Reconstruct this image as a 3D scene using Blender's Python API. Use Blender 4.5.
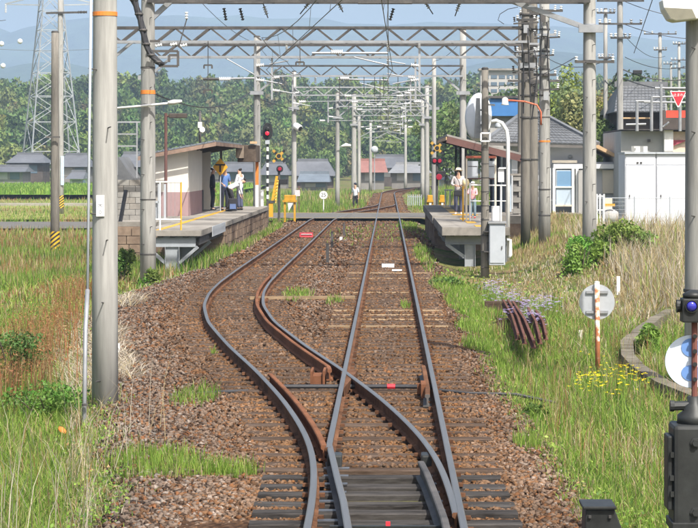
import bpy, bmesh, math, random
import numpy as np
from mathutils import Vector, Matrix

for _o in list(bpy.data.objects):
    bpy.data.objects.remove(_o)
scene = bpy.context.scene
C = scene.collection
R = math.radians
rnd = random.Random(11)
rng = np.random.default_rng(11)

# ------------------------------------------------------------------ camera, sky, sun, exposure
F = 2200.0          # focal length in pixels of the 698 px wide photograph
VX, VY = 388.0, 163.0   # where the straight track vanishes
H = 2.7             # eye height above the rail heads
cam = bpy.data.cameras.new('camera')
cam.sensor_width = 36.0
cam.lens = F / 698.0 * 36.0
cam.shift_x = (349.0 - VX) / 698.0
cam.shift_y = -(264.0 - VY) / 698.0
cam.clip_start = 0.3
cam.clip_end = 20000
camo = bpy.data.objects.new('camera', cam)
C.objects.link(camo)
camo.location = (0, 0, H)
camo.rotation_euler = (R(90), 0, 0)
scene.camera = camo

SUN = Vector((0.57, -1.0, 1.5)).normalized()      # towards the sun
sun_el = math.asin(SUN.z)
world = bpy.data.worlds.new('World')
scene.world = world
world.use_nodes = True
wn = world.node_tree
sky = wn.nodes.new('ShaderNodeTexSky')
sky.sky_type = 'NISHITA'
sky.sun_disc = False
sky.sun_elevation = sun_el
sky.sun_rotation = math.atan2(SUN.x, SUN.y)
sky.air_density = 1.0
sky.dust_density = 5.0
sky.ozone_density = 1.2
wn.links.new(sky.outputs[0], wn.nodes['Background'].inputs[0])
wn.nodes['Background'].inputs[1].default_value = 0.13
sl = bpy.data.lights.new('sun', 'SUN')
sl.energy = 5.0
sl.angle = R(0.53)
sl.color = (1.0, 0.955, 0.89)
slo = bpy.data.objects.new('sun', sl)
C.objects.link(slo)
slo.rotation_euler = (-SUN).to_track_quat('-Z', 'Y').to_euler()
vs = scene.view_settings
vs.view_transform = 'Standard'
vs.look = 'None'
vs.gamma = 1
vs.exposure = 0.66
vs.use_curve_mapping = False
scene.cycles.max_bounces = 6
scene.cycles.transparent_max_bounces = 6

# ------------------------------------------------------------------ helpers: places
def XP(px, d): return (px - VX) * d / F
def ZP(py, d): return H - (py - VY) * d / F
def at(px, py, d): return Vector((XP(px, d), d, ZP(py, d)))

# ------------------------------------------------------------------ helpers: materials
MATS = {}
def mat(name, c, rough=0.8, metal=0.0, var=0.18, scale=6.0, bump=0.0, c2=None, stretch=None, spec=0.4, trans=0.0, emit=0.0):
    if name in MATS:
        return MATS[name]
    m = bpy.data.materials.new(name); m.use_nodes = True
    nt = m.node_tree; b = nt.nodes['Principled BSDF']
    b.inputs['Roughness'].default_value = rough
    b.inputs['Metallic'].default_value = metal
    b.inputs['Specular IOR Level'].default_value = spec if rough < 0.82 else min(spec, 0.06)
    geo = nt.nodes.new('ShaderNodeNewGeometry')
    vec = geo.outputs['Position']
    if stretch:
        mp = nt.nodes.new('ShaderNodeMapping'); mp.inputs['Scale'].default_value = stretch
        nt.links.new(vec, mp.inputs['Vector']); vec = mp.outputs['Vector']
    n1 = nt.nodes.new('ShaderNodeTexNoise'); n1.inputs['Scale'].default_value = scale
    n1.inputs['Detail'].default_value = 6; n1.inputs['Roughness'].default_value = 0.65
    nt.links.new(vec, n1.inputs['Vector'])
    n2 = nt.nodes.new('ShaderNodeTexNoise'); n2.inputs['Scale'].default_value = scale * 0.17
    n2.inputs['Detail'].default_value = 3
    nt.links.new(vec, n2.inputs['Vector'])
    ad = nt.nodes.new('ShaderNodeMath'); ad.operation = 'ADD'
    nt.links.new(n1.outputs['Fac'], ad.inputs[0]); nt.links.new(n2.outputs['Fac'], ad.inputs[1])
    mr = nt.nodes.new('ShaderNodeMapRange')
    mr.inputs['From Min'].default_value = 0.72; mr.inputs['From Max'].default_value = 1.28
    nt.links.new(ad.outputs[0], mr.inputs['Value'])
    mx = nt.nodes.new('ShaderNodeMix'); mx.data_type = 'RGBA'
    ca = [max(0, v * (1 - var)) for v in c]
    cb = [min(1, v * (1 + var)) for v in (c2 or c)]
    mx.inputs['A'].default_value = (*ca, 1); mx.inputs['B'].default_value = (*cb, 1)
    nt.links.new(mr.outputs[0], mx.inputs['Factor'])
    nt.links.new(mx.outputs['Result'], b.inputs['Base Color'])
    if bump:
        bp = nt.nodes.new('ShaderNodeBump'); bp.inputs['Strength'].default_value = 0.7
        bp.inputs['Distance'].default_value = bump
        nt.links.new(n1.outputs['Fac'], bp.inputs['Height'])
        nt.links.new(bp.outputs[0], b.inputs['Normal'])
    if emit:
        b.inputs['Emission Color'].default_value = (*c, 1); b.inputs['Emission Strength'].default_value = emit
    MATS[name] = m
    return m

def attr_mat(name, rough=0.75, translucent=0.0, spec=0.25):
    """colour of each blade, leaf or stone comes from its own vertex colour"""
    m = bpy.data.materials.new(name); m.use_nodes = True
    nt = m.node_tree; b = nt.nodes['Principled BSDF']
    b.inputs['Roughness'].default_value = rough
    b.inputs['Specular IOR Level'].default_value = spec
    a = nt.nodes.new('ShaderNodeAttribute'); a.attribute_name = 'Col'
    nt.links.new(a.outputs['Color'], b.inputs['Base Color'])
    if translucent:
        t = nt.nodes.new('ShaderNodeBsdfTranslucent')
        nt.links.new(a.outputs['Color'], t.inputs['Color'])
        ms = nt.nodes.new('ShaderNodeMixShader'); ms.inputs[0].default_value = translucent
        nt.links.new(b.outputs[0], ms.inputs[1]); nt.links.new(t.outputs[0], ms.inputs[2])
        nt.links.new(ms.outputs[0], nt.nodes['Material Output'].inputs['Surface'])
    MATS[name] = m
    return m

CONC = mat('concrete_pole', (0.315, 0.31, 0.29), 0.85, var=0.34, scale=2.2, stretch=(6, 6, 0.45), bump=0.004)
CONC_DK = mat('concrete_pole_weathered', (0.175, 0.162, 0.14), 0.9, var=0.3, scale=3.0, stretch=(6, 6, 0.7), bump=0.004)
SLAB = mat('concrete_slab', (0.24, 0.222, 0.195), 0.9, var=0.38, scale=2.2, bump=0.006)
BLOCKM = mat('concrete_block', (0.24, 0.23, 0.21), 0.92, var=0.3, scale=3.5, bump=0.006)
STONE = mat('brown_masonry', (0.15, 0.10, 0.075), 0.92, var=0.4, scale=3.0, bump=0.01, c2=(0.2, 0.15, 0.11))
STEEL = mat('galvanised_steel', (0.33, 0.34, 0.35), 0.55, 0.3, var=0.2, scale=8)
STEEL_DK = mat('weathered_steel', (0.060, 0.060, 0.060), 0.7, 0.2, var=0.35, scale=5, c2=(0.085, 0.078, 0.072))
STEEL_PALE = mat('pale_steel', (0.30, 0.31, 0.32), 0.5, 0.3, var=0.2, scale=6)
PYLON = mat('pylon_steel', (0.36, 0.38, 0.39), 0.5, 0.3, var=0.15, scale=1)
GREYPAINT = mat('grey_painted_steel', (0.28, 0.30, 0.315), 0.5, 0, var=0.15, scale=4)
BOXGREY = mat('light_grey_cabinet', (0.40, 0.43, 0.46), 0.45, 0, var=0.1, scale=4)
WHITE = mat('white_paint', (0.75, 0.75, 0.73), 0.5, 0, var=0.06, scale=5)
OFFWHITE = mat('off_white_render', (0.66, 0.63, 0.56), 0.85, 0, var=0.08, scale=2)
MAUVE = mat('mauve_render', (0.32, 0.22, 0.22), 0.85, 0, var=0.1, scale=2)
YELLOW = mat('yellow_paint', (0.60, 0.33, 0.025), 0.5, 0, var=0.15, scale=6)
ORANGE = mat('orange_paint', (0.70, 0.22, 0.04), 0.6, 0, var=0.15, scale=6)
REDP = mat('red_paint', (0.62, 0.03, 0.045), 0.5, 0, var=0.12, scale=6)
REDBROWN = mat('red_brown_paint', (0.125, 0.062, 0.052), 0.7, 0, var=0.2, scale=6)
BLACK = mat('black_paint', (0.02, 0.02, 0.022), 0.5, 0, var=0.2, scale=6)
CABLE = mat('black_cable', (0.03, 0.03, 0.033), 0.6, 0, var=0.3, scale=10)
WIREM = mat('copper_wire', (0.10, 0.10, 0.10), 0.5, 0.5, var=0.2, scale=3)
RUST = mat('rail_rust', (0.085, 0.042, 0.025), 0.88, 0, var=0.4, scale=9, bump=0.002, c2=(0.13, 0.065, 0.036))
RUST_OR = mat('guard_rail_rust', (0.17, 0.075, 0.04), 0.85, 0, var=0.3, scale=7, bump=0.002)
RAILTOP = mat('polished_rail_head', (0.17, 0.16, 0.15), 0.34, 0.55, var=0.15, scale=3, stretch=(8, 0.4, 1))
RAILDULL = mat('dull_rail_head', (0.24, 0.19, 0.16), 0.5, 0.6, var=0.25, scale=5)
SLEEPER = mat('sleeper_timber', (0.066, 0.041, 0.026), 0.9, 0, var=0.45, scale=9, stretch=(0.6, 4, 4), bump=0.008, c2=(0.085, 0.062, 0.048))
SLEEPER_OIL = mat('oily_sleeper_timber', (0.026, 0.023, 0.021), 0.9, 0, var=0.4, scale=9, stretch=(0.6, 4, 4), bump=0.006, c2=(0.055, 0.051, 0.048))
TIMBER_PALE = mat('pale_timber', (0.25, 0.18, 0.11), 0.9, 0, var=0.3, scale=6, stretch=(0.5, 3, 3), bump=0.004)
CASTIRON = mat('black_cast_iron', (0.028, 0.030, 0.029), 0.5, 0.2, var=0.4, scale=9, bump=0.003)
ROOFGREY = mat('grey_roof_tile', (0.13, 0.135, 0.14), 0.6, 0, var=0.3, scale=2.5)
TILEDK = mat('dark_roof_tile', (0.11, 0.115, 0.125), 0.6, 0, var=0.25, scale=1)
ROOFRED = mat('red_roof_tile', (0.24, 0.115, 0.095), 0.7, 0, var=0.2, scale=1)
WALLGREY = mat('grey_render', (0.38, 0.37, 0.35), 0.85, 0, var=0.1, scale=1)
WALLDK = mat('dark_timber_wall', (0.09, 0.075, 0.065), 0.85, 0, var=0.3, scale=2)
GLASS = mat('window_glass', (0.10, 0.14, 0.18), 0.12, 0, var=0.1, scale=1, spec=0.8)
GLASS_PALE = mat('frosted_glass', (0.42, 0.50, 0.58), 0.3, 0, var=0.06, scale=1)
ASPHALT = mat('asphalt', (0.13, 0.125, 0.115), 0.9, 0, var=0.15, scale=9, bump=0.004)
INSUL = mat('white_insulator', (0.72, 0.72, 0.70), 0.25, 0, var=0.05, scale=9)
BLUE = mat('blue_sheet', (0.05, 0.17, 0.40), 0.5, 0, var=0.1, scale=2)
TAN = mat('tan_fascia', (0.50, 0.34, 0.19), 0.8, 0, var=0.15, scale=4)
CREAM = mat('cream_panel', (0.62, 0.56, 0.45), 0.7, 0, var=0.08, scale=2)
PALEY = mat('pale_yellow', (.75, .55, .12), 0.6)
BARK = mat('bark', (0.10, 0.085, 0.065), 0.95, 0, var=0.35, scale=5, stretch=(3, 3, 0.6), bump=0.01)

# ------------------------------------------------------------------ helpers: meshes
class MB:
    """collects shapes given in world coordinates; build() links them as one mesh object"""
    def __init__(s): s.v = []; s.f = []; s.m = []
    def add(s, vs_, fs_, mi=0):
        o = len(s.v); s.v += [tuple(v) for v in vs_]
        s.f += [tuple(i + o for i in f) for f in fs_]; s.m += [mi] * len(fs_)
    def box(s, x0, x1, y0, y1, z0, z1, mi=0):
        v = [(x, y, z) for z in (z0, z1) for y in (y0, y1) for x in (x0, x1)]
        s.add(v, [(0, 2, 3, 1), (4, 5, 7, 6), (0, 1, 5, 4), (2, 6, 7, 3), (0, 4, 6, 2), (1, 3, 7, 5)], mi); return s
    def prism(s, poly, axis, a, b, mi=0):
        """poly: 2-D outline; extruded along axis ('x','y','z') from a to b"""
        n = len(poly)
        def p(u, v, t): return {'x': (t, u, v), 'y': (u, t, v), 'z': (u, v, t)}[axis]
        vs_ = [p(u, v, a) for u, v in poly] + [p(u, v, b) for u, v in poly]
        fs_ = [tuple(range(n)), tuple(range(2 * n - 1, n - 1, -1))]
        fs_ += [(i, i + n, (i + 1) % n + n, (i + 1) % n) for i in range(n)]
        s.add(vs_, fs_, mi); return s
    def tube(s, pts, r, n=8, mi=0, cap=True):
        pts = [Vector(p) for p in pts]; k = len(pts)
        rs = r if isinstance(r, (list, tuple)) else [r] * k
        vs_ = []; prev = None
        for i, p in enumerate(pts):
            t = (pts[min(i + 1, k - 1)] - pts[max(i - 1, 0)])
            t = t.normalized() if t.length > 1e-9 else Vector((0, 0, 1))
            if prev is None:
                a = t.orthogonal().normalized()
            else:
                a = (prev - t * prev.dot(t))
                a = a.normalized() if a.length > 1e-6 else t.orthogonal().normalized()
            prev = a; b = t.cross(a)
            for j in range(n):
                w = 2 * math.pi * j / n
                vs_.append(p + (a * math.cos(w) + b * math.sin(w)) * rs[i])
        fs_ = []
        for i in range(k - 1):
            for j in range(n):
                fs_.append((i * n + j, i * n + (j + 1) % n, (i + 1) * n + (j + 1) % n, (i + 1) * n + j))
        if cap:
            fs_.append(tuple(range(n - 1, -1, -1))); fs_.append(tuple((k - 1) * n + j for j in range(n)))
        s.add(vs_, fs_, mi); return s
    def lathe(s, c, prof, axis=(0, 0, 1), n=20, mi=0, sx=1.0):
        """prof: (radius, height) along axis from c; sx squashes the first cross direction"""
        t = Vector(axis).normalized(); up = Vector((0, 0, 1)) if abs(t.z) < 0.9 else Vector((0, 1, 0))
        a = up.cross(t).normalized(); b = t.cross(a); c = Vector(c)
        vs_ = []
        for r, h in prof:
            for j in range(n):
                w = 2 * math.pi * j / n
                vs_.append(c + t * h + a * (r * sx * math.cos(w)) + b * (r * math.sin(w)))
        fs_ = [(i * n + j, i * n + (j + 1) % n, (i + 1) * n + (j + 1) % n, (i + 1) * n + j)
               for i in range(len(prof) - 1) for j in range(n)]
        fs_.append(tuple(range(n - 1, -1, -1))); fs_.append(tuple((len(prof) - 1) * n + j for j in range(n)))
        s.add(vs_, fs_, mi); return s
    def beam(s, p0, p1, w, h=None, mi=0):
        p0 = Vector(p0); p1 = Vector(p1); t = (p1 - p0).normalized(); h = h or w
        up = Vector((0, 0, 1)) if abs(t.z) < 0.95 else Vector((0, 1, 0))
        a = t.cross(up).normalized() * (w / 2); b = a.cross(t).normalized() * (h / 2)
        v = [p + q for p in (p0, p1) for q in (-a - b, a - b, a + b, -a + b)]
        s.add(v, [(0, 1, 2, 3), (7, 6, 5, 4), (0, 4, 5, 1), (1, 5, 6, 2), (2, 6, 7, 3), (3, 7, 4, 0)], mi); return s
    def build(s, name, m, parent=None, smooth=False, bevel=0.0):
        me = bpy.data.meshes.new(name)
        base = wloc(parent) if parent else Vector((0, 0, 0))
        me.from_pydata([(v[0] - base.x, v[1] - base.y, v[2] - base.z) for v in s.v], [], s.f)
        for mm in (m if isinstance(m, (list, tuple)) else [m]): me.materials.append(mm)
        me.polygons.foreach_set('material_index', s.m)
        bm = bmesh.new(); bm.from_mesh(me); bmesh.ops.recalc_face_normals(bm, faces=bm.faces)
        if bevel:
            bmesh.ops.bevel(bm, geom=list(bm.edges), offset=bevel, segments=2, affect='EDGES', profile=0.6, clamp_overlap=True)
        bm.to_mesh(me); bm.free()
        if smooth:
            me.polygons.foreach_set('use_smooth', [len(p.vertices) <= 4 for p in me.polygons])
        me.update()
        o = bpy.data.objects.new(name, me); C.objects.link(o)
        if parent: o.parent = parent
        return o

def wloc(o):
    p = Vector((0, 0, 0))
    while o:
        p += o.location; o = o.parent
    return p

def tag(o, label, cat, group=None):
    o['label'] = label; o['category'] = cat
    if group: o['group'] = group
    return o
def thing(name, loc, label, cat, group=None):
    o = bpy.data.objects.new(name, None); C.objects.link(o); o.location = loc
    o.empty_display_size = 0.2
    return tag(o, label, cat, group)
def structure(o): o['kind'] = 'structure'; return o
def stuff(o, label=None, cat=None):
    o['kind'] = 'stuff'
    if label: o['label'] = label
    if cat: o['category'] = cat
    return o
def copy_tree(o, parent=None):
    c = o.copy(); C.objects.link(c)
    if parent: c.parent = parent
    for ch in o.children: copy_tree(ch, c)
    return c

UNIT = {}
def unit(kind, m):
    k = (kind, m.name)
    if k not in UNIT:
        b = MB()
        if kind == 'box': b.box(-.5, .5, -.5, .5, 0, 1)
        else: b.lathe((0, 0, 0), [(0.5, 0), (0.5, 1)], n=8)
        me = bpy.data.meshes.new('bar_' + m.name); me.from_pydata(b.v, [], b.f); me.materials.append(m)
        bm = bmesh.new(); bm.from_mesh(me); bmesh.ops.recalc_face_normals(bm, faces=bm.faces); bm.to_mesh(me); bm.free()
        UNIT[k] = me
    return UNIT[k]
def bar(name, p0, p1, w, m, parent=None, kind='box', h=None):
    """straight bar that shares one unit mesh with its kind"""
    p0 = Vector(p0); p1 = Vector(p1); t = p1 - p0; L = t.length
    o = bpy.data.objects.new(name, unit(kind, m)); C.objects.link(o)
    base = wloc(parent) if parent else Vector((0, 0, 0))
    q = t.to_track_quat('Z', 'Y').to_matrix().to_4x4()
    o.matrix_basis = Matrix.Translation(p0 - base) @ q @ Matrix.Diagonal((w, h or w, L, 1))
    if parent: o.parent = parent
    return o
def block(name, c, size, m, parent=None, rz=0.0):
    """box piece sharing the unit mesh: c = centre of its underside"""
    o = bpy.data.objects.new(name, unit('box', m)); C.objects.link(o)
    base = wloc(parent) if parent else Vector((0, 0, 0))
    o.location = Vector(c) - base; o.scale = size; o.rotation_euler = (0, 0, rz)
    if parent: o.parent = parent
    return o

def mesh_np(name, verts, tris, cols, m, smooth=False):
    """big triangle soup straight from numpy; cols: per vertex rgb"""
    me = bpy.data.meshes.new(name)
    verts = np.asarray(verts, np.float32).reshape(-1, 3); tris = np.asarray(tris, np.int32).reshape(-1, 3)
    me.vertices.add(len(verts)); me.vertices.foreach_set('co', verts.ravel())
    me.loops.add(tris.size); me.loops.foreach_set('vertex_index', tris.ravel())
    me.polygons.add(len(tris)); me.polygons.foreach_set('loop_start', np.arange(0, tris.size, 3, dtype=np.int32))
    me.polygons.foreach_set('loop_total', np.full(len(tris), 3, np.int32))
    if smooth: me.polygons.foreach_set('use_smooth', np.ones(len(tris), bool))
    me.update(calc_edges=True)
    if cols is not None:
        ca = me.color_attributes.new('Col', 'FLOAT_COLOR', 'POINT')
        c4 = np.ones((len(verts), 4), np.float32); c4[:, :3] = cols
        ca.data.foreach_set('color', c4.ravel())
    me.materials.append(m)
    o = bpy.data.objects.new(name, me); C.objects.link(o)
    return o

def text_obj(name, body, size, m, M, parent=None, extrude=0.002):
    cu = bpy.data.curves.new(name, 'FONT'); cu.body = body; cu.size = size
    cu.align_x = 'CENTER'; cu.align_y = 'CENTER'; cu.extrude = extrude
    o = bpy.data.objects.new(name, cu); C.objects.link(o)
    me = bpy.data.meshes.new_from_object(o.evaluated_get(bpy.context.evaluated_depsgraph_get()))
    bpy.data.objects.remove(o)
    me.name = name; me.materials.clear(); me.materials.append(m)
    o = bpy.data.objects.new(name, me); C.objects.link(o)
    base = wloc(parent) if parent else Vector((0, 0, 0))
    o.matrix_basis = Matrix.Translation(-base) @ M
    if parent: o.parent = parent
    return o
FACE = Matrix.Rotation(R(90), 4, 'X')     # text standing up and facing the camera side (-y)

# smooth value noise for numpy
_P = rng.random((256, 256))
def vnoise(x, y):
    x = np.asarray(x, float); y = np.asarray(y, float)
    xi = np.floor(x).astype(int); yi = np.floor(y).astype(int); fx = x - xi; fy = y - yi
    fx = fx * fx * (3 - 2 * fx); fy = fy * fy * (3 - 2 * fy)
    g = lambda a, b: _P[a & 255, b & 255]
    return (g(xi, yi) * (1 - fx) + g(xi + 1, yi) * fx) * (1 - fy) + (g(xi, yi + 1) * (1 - fx) + g(xi + 1, yi + 1) * fx) * fy
def fbm(x, y): return (vnoise(x, y) + 0.5 * vnoise(2.1 * x + 7, 2.1 * y + 3) + 0.25 * vnoise(4.3 * x + 1, 4.3 * y + 9)) / 1.75
def sstep(a, b, x):
    t = np.clip((np.asarray(x, float) - a) / (b - a), 0, 1); return t * t * (3 - 2 * t)

# ------------------------------------------------------------------ track alignment
LR = [(-8, -.585), (3, -.585), (12, -.59), (16.3, -.60), (17.8, -.605), (19.8, -.66), (21, -.735), (22.5, -.874), (25.2, -1.2), (28.6, -1.70),
      (32.6, -2.36), (37.5, -3.07), (42, -3.52), (46, -3.74), (50, -3.83), (56.6, -3.84), (77, -3.78), (105, -3.74), (113, -3.5), (122, -2.85),
      (131, -1.75), (141, -.75), (148, -.6), (156, -.57)]
_yy = np.arange(-8, 156.01, 0.25)
_xx = np.interp(_yy, [p[0] for p in LR], [p[1] for p in LR])
_k = np.exp(-0.5 * (np.arange(-8, 9) / 3.5) ** 2); _k /= _k.sum()
_xs = np.convolve(np.pad(_xx, 8, mode='edge'), _k, mode='valid')
def left_rail(y): return np.interp(y, _yy, _xs)
def main_x(y):
    """centre of the straight track, bending right far away"""
    y = np.asarray(y, float); t = np.clip(y - 196, 0, None); return t * t / 700.0

def xl_edge(y):
    y = np.asarray(y, float)
    e = np.where(y < 150, left_rail(y), main_x(y) - .565) - 1.0
    e = e - 0.35 - 0.35 * sstep(18, 23, y) - 0.1 * sstep(30, 36, y) + 0.75 * sstep(46, 60, y)
    e = e + 0.42 * sstep(122, 140, y)
    return e + 0.35 * (fbm(y * 0.5, 3.3) - 0.5)
def xr_edge(y):
    y = np.asarray(y, float)
    return main_x(y) + .565 + 0.85 + 0.3 * (fbm(y * 0.45, 8.1) - 0.5) - 0.2 * sstep(18, 30, y) - 0.3 * sstep(122, 140, y)
ZB = -0.205
def ground_z(x, y, rough=True):
    x, y = np.broadcast_arrays(np.asarray(x, float), np.asarray(y, float))
    xl = xl_edge(np.clip(y, -8, 320)); xr = xr_edge(np.clip(y, -8, 320))
    dl = xl - x; dr = x - xr
    z = np.full(x.shape, ZB)
    z = z - 0.25 * sstep(0, 1.3, dl) - 0.22 * sstep(1.3, 7, dl)
    z = z - 0.17 * sstep(0, 0.9, dr)
    z = z + 0.78 * sstep(1.6, 4.6, dr) * sstep(38, 62, y) * (1 - sstep(150, 260, y))
    if rough:
        off = np.clip(np.maximum(dl, dr), 0, 1)
        z = z + off * 0.10 * (fbm(x * 0.8, y * 0.5) - 0.5)
    # level-crossing road keeps the ground just below its deck
    zr = road_z(x)
    band = sstep(105.5, 108, y) * (1 - sstep(121, 124, y))
    z = z * (1 - band) + np.minimum(z, zr - 0.12) * band
    # wooded hill far behind
    z = z + sstep(400, 640, y) * (15 + 5 * fbm(x * 0.012 + 4, y * 0.01)) * (1 - sstep(900, 1300, y))
    return z
def road_z(x):
    x = np.asarray(x, float)
    return -0.012 - 0.5 * (1 - sstep(-16, -6, x))
def gz(x, y): return float(ground_z(np.array([x]), np.array([y]))[0])
# ------------------------------------------------------------------ the ground
def grid_mesh(name, xs, ys, zf, m, smooth=True):
    X, Y = np.meshgrid(xs, ys); Z = zf(X, Y)
    v = np.stack([X, Y, Z], -1).reshape(-1, 3); nx = len(xs); ny = len(ys)
    i = (np.arange(ny - 1)[:, None] * nx + np.arange(nx - 1)[None, :]).ravel()
    t = np.concatenate([np.stack([i, i + 1, i + nx + 1], 1), np.stack([i, i + nx + 1, i + nx], 1)])
    return mesh_np(name, v, t, None, m, smooth)
def geo_axis(a, b, n): return np.geomspace(a, b, n)
gx = np.concatenate([-geo_axis(14, 6500, 60)[::-1], np.arange(-13.6, 13.6, 0.34), geo_axis(14, 6500, 60)])
gy = np.concatenate([np.linspace(-300, 4, 12), np.arange(5, 60, 0.55), np.arange(60, 170, 1.6), np.arange(170, 420, 5), np.arange(420, 1000, 14), geo_axis(1010, 7500, 25)])

GM = bpy.data.materials.new('rough_ground'); GM.use_nodes = True
nt = GM.node_tree; b = nt.nodes['Principled BSDF']; b.inputs['Roughness'].default_value = 0.95
b.inputs['Specular IOR Level'].default_value = 0.1
ge = nt.nodes.new('ShaderNodeNewGeometry')
def nz(scale, det=5, st=None):
    n = nt.nodes.new('ShaderNodeTexNoise'); n.inputs['Scale'].default_value = scale; n.inputs['Detail'].default_value = det
    if st:
        mp = nt.nodes.new('ShaderNodeMapping'); mp.inputs['Scale'].default_value = st
        nt.links.new(ge.outputs['Position'], mp.inputs['Vector']); nt.links.new(mp.outputs[0], n.inputs['Vector'])
    else: nt.links.new(ge.outputs['Position'], n.inputs['Vector'])
    return n.outputs['Fac']
def rampc(fac, stops):
    r = nt.nodes.new('ShaderNodeValToRGB'); e = r.color_ramp.elements
    e[0].position, e[0].color = stops[0][0], (*stops[0][1], 1); e[1].position, e[1].color = stops[-1][0], (*stops[-1][1], 1)
    for p, c in stops[1:-1]:
        k = e.new(p); k.color = (*c, 1)
    nt.links.new(fac, r.inputs['Fac']); return r.outputs['Color']
c1 = rampc(nz(0.35), [(0.36, (0.095, 0.15, 0.03)), (0.5, (0.15, 0.155, 0.05)), (0.62, (0.20, 0.155, 0.08))])
c2 = rampc(nz(7, 6), [(0.3, (0.35, 0.35, 0.35)), (0.7, (1.25, 1.2, 1.15))])
mu = nt.nodes.new('ShaderNodeMix'); mu.data_type = 'RGBA'; mu.blend_type = 'MULTIPLY'; mu.inputs['Factor'].default_value = 1
nt.links.new(c1, mu.inputs['A']); nt.links.new(c2, mu.inputs['B'])
nt.links.new(mu.outputs['Result'], b.inputs['Base Color'])
bp = nt.nodes.new('ShaderNodeBump'); bp.inputs['Distance'].default_value = 0.04
nt.links.new(nz(9, 6), bp.inputs['Height']); nt.links.new(bp.outputs[0], b.inputs['Normal'])
ground = structure(grid_mesh('ground', gx, gy, ground_z, GM))

# ballast bed: its own sheet over the formation
BM_ = bpy.data.materials.new('ballast_fines'); BM_.use_nodes = True
nt = BM_.node_tree; b = nt.nodes['Principled BSDF']; b.inputs['Roughness'].default_value = 0.95
b.inputs['Specular IOR Level'].default_value = 0.1
ge = nt.nodes.new('ShaderNodeNewGeometry')
vo = nt.nodes.new('ShaderNodeTexVoronoi'); vo.inputs['Scale'].default_value = 19
nt.links.new(ge.outputs['Position'], vo.inputs['Vector'])
sp = nt.nodes.new('ShaderNodeSeparateColor'); nt.links.new(vo.outputs['Color'], sp.inputs[0])
c1 = rampc(sp.outputs[0], [(0, (0.040, 0.022, 0.013)), (0.5, (0.078, 0.044, 0.025)), (1, (0.12, 0.074, 0.046))])
c2 = rampc(nz(0.9), [(0.35, (0.75, 0.7, 0.66)), (0.65, (1.15, 1.12, 1.1))])
mu = nt.nodes.new('ShaderNodeMix'); mu.data_type = 'RGBA'; mu.blend_type = 'MULTIPLY'; mu.inputs['Factor'].default_value = 1
nt.links.new(c1, mu.inputs['A']); nt.links.new(c2, mu.inputs['B'])
nt.links.new(mu.outputs['Result'], b.inputs['Base Color'])
bp = nt.nodes.new('ShaderNodeBump'); bp.inputs['Distance'].default_value = 0.03; bp.inputs['Strength'].default_value = 1
nt.links.new(vo.outputs['Distance'], bp.inputs['Height']); nt.links.new(bp.outputs[0], b.inputs['Normal'])
ys = np.concatenate([np.arange(5, 60, 0.3), np.arange(60, 325, 1.0)])
V = []
for y in ys:
    a = float(xl_edge(y)); c = float(xr_edge(y)); w = c - a
    x = a - 0.5 + (w + 0.9) * np.linspace(0, 1, 34)
    z = ground_z(x, np.full(34, y), False) + 0.012 + 0.03 * (fbm(x * 3, np.full(34, y * 3)) - .5) * (np.abs(np.linspace(-1, 1, 34)) < .93)
    edge = np.abs(np.linspace(-1, 1, 34)); z = z - 0.1 * sstep(.93, 1, edge)
    dig = (1 - sstep(20.2, 21.0, y)) * ((x > -.50) & (x < .50))
    z = z - 0.16 * dig
    V.append(np.stack([x, np.full(34, y), z], 1))
V = np.concatenate(V); n = len(ys)
i = (np.arange(n - 1)[:, None] * 34 + np.arange(33)[None, :]).ravel()
T = np.concatenate([np.stack([i, i + 1, i + 35], 1), np.stack([i, i + 35, i + 34], 1)])
structure(mesh_np('ballast_bed', V, T, None, BM_, True))

# road over the level crossing, falling away to the fields on the left
rx = np.concatenate([np.arange(-160, -20, 10.0), np.arange(-20, 12, 0.5), np.arange(12, 160, 10.0)])
def road_zz(X, Y): return road_z(X) + 0.0
road = structure(grid_mesh('road', rx, np.linspace(108.0, 120.5, 12), road_zz, ASPHALT))
for y0 in (108.6, 120.0):
    m_ = MB()
    m_.box(-6.2, 2.2, y0 - 0.10, y0 + 0.10, -0.03, -0.008)
    structure(m_.build('crossing_edge_line', mat('worn_yellow_line', (.42, .27, .05), .8, var=.35, scale=3)))
# flangeway boards beside the rails
# fields beyond
FIELD = mat('young_rice_field', (0.12, 0.22, 0.025), 0.95, 0, var=0.3, scale=0.5, bump=0.08)
FIELD2 = mat('mown_field', (0.21, 0.21, 0.07), 0.95, 0, var=0.3, scale=0.35, bump=0.08)
def field(name, y0, y1, x0, x1, m, dz):
    xs_ = np.linspace(x0, x1, 40); ys_ = np.linspace(y0, y1, 20)
    structure(grid_mesh(name, xs_, ys_, lambda X, Y: ground_z(X, Y) * 0 - 0.62 + dz + .06 * fbm(X, Y), m))
field('rice_field', 205, 300, -170, -16, FIELD, 0.35)
field('mown_field', 126, 190, -150, -13, FIELD2, 0.05)
structure(MB().box(-150, -13, 166, 167.4, -0.7, -0.34).build('field_path', mat('pale_earth', (0.3, 0.28, 0.24), 0.95, 0)))

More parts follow.
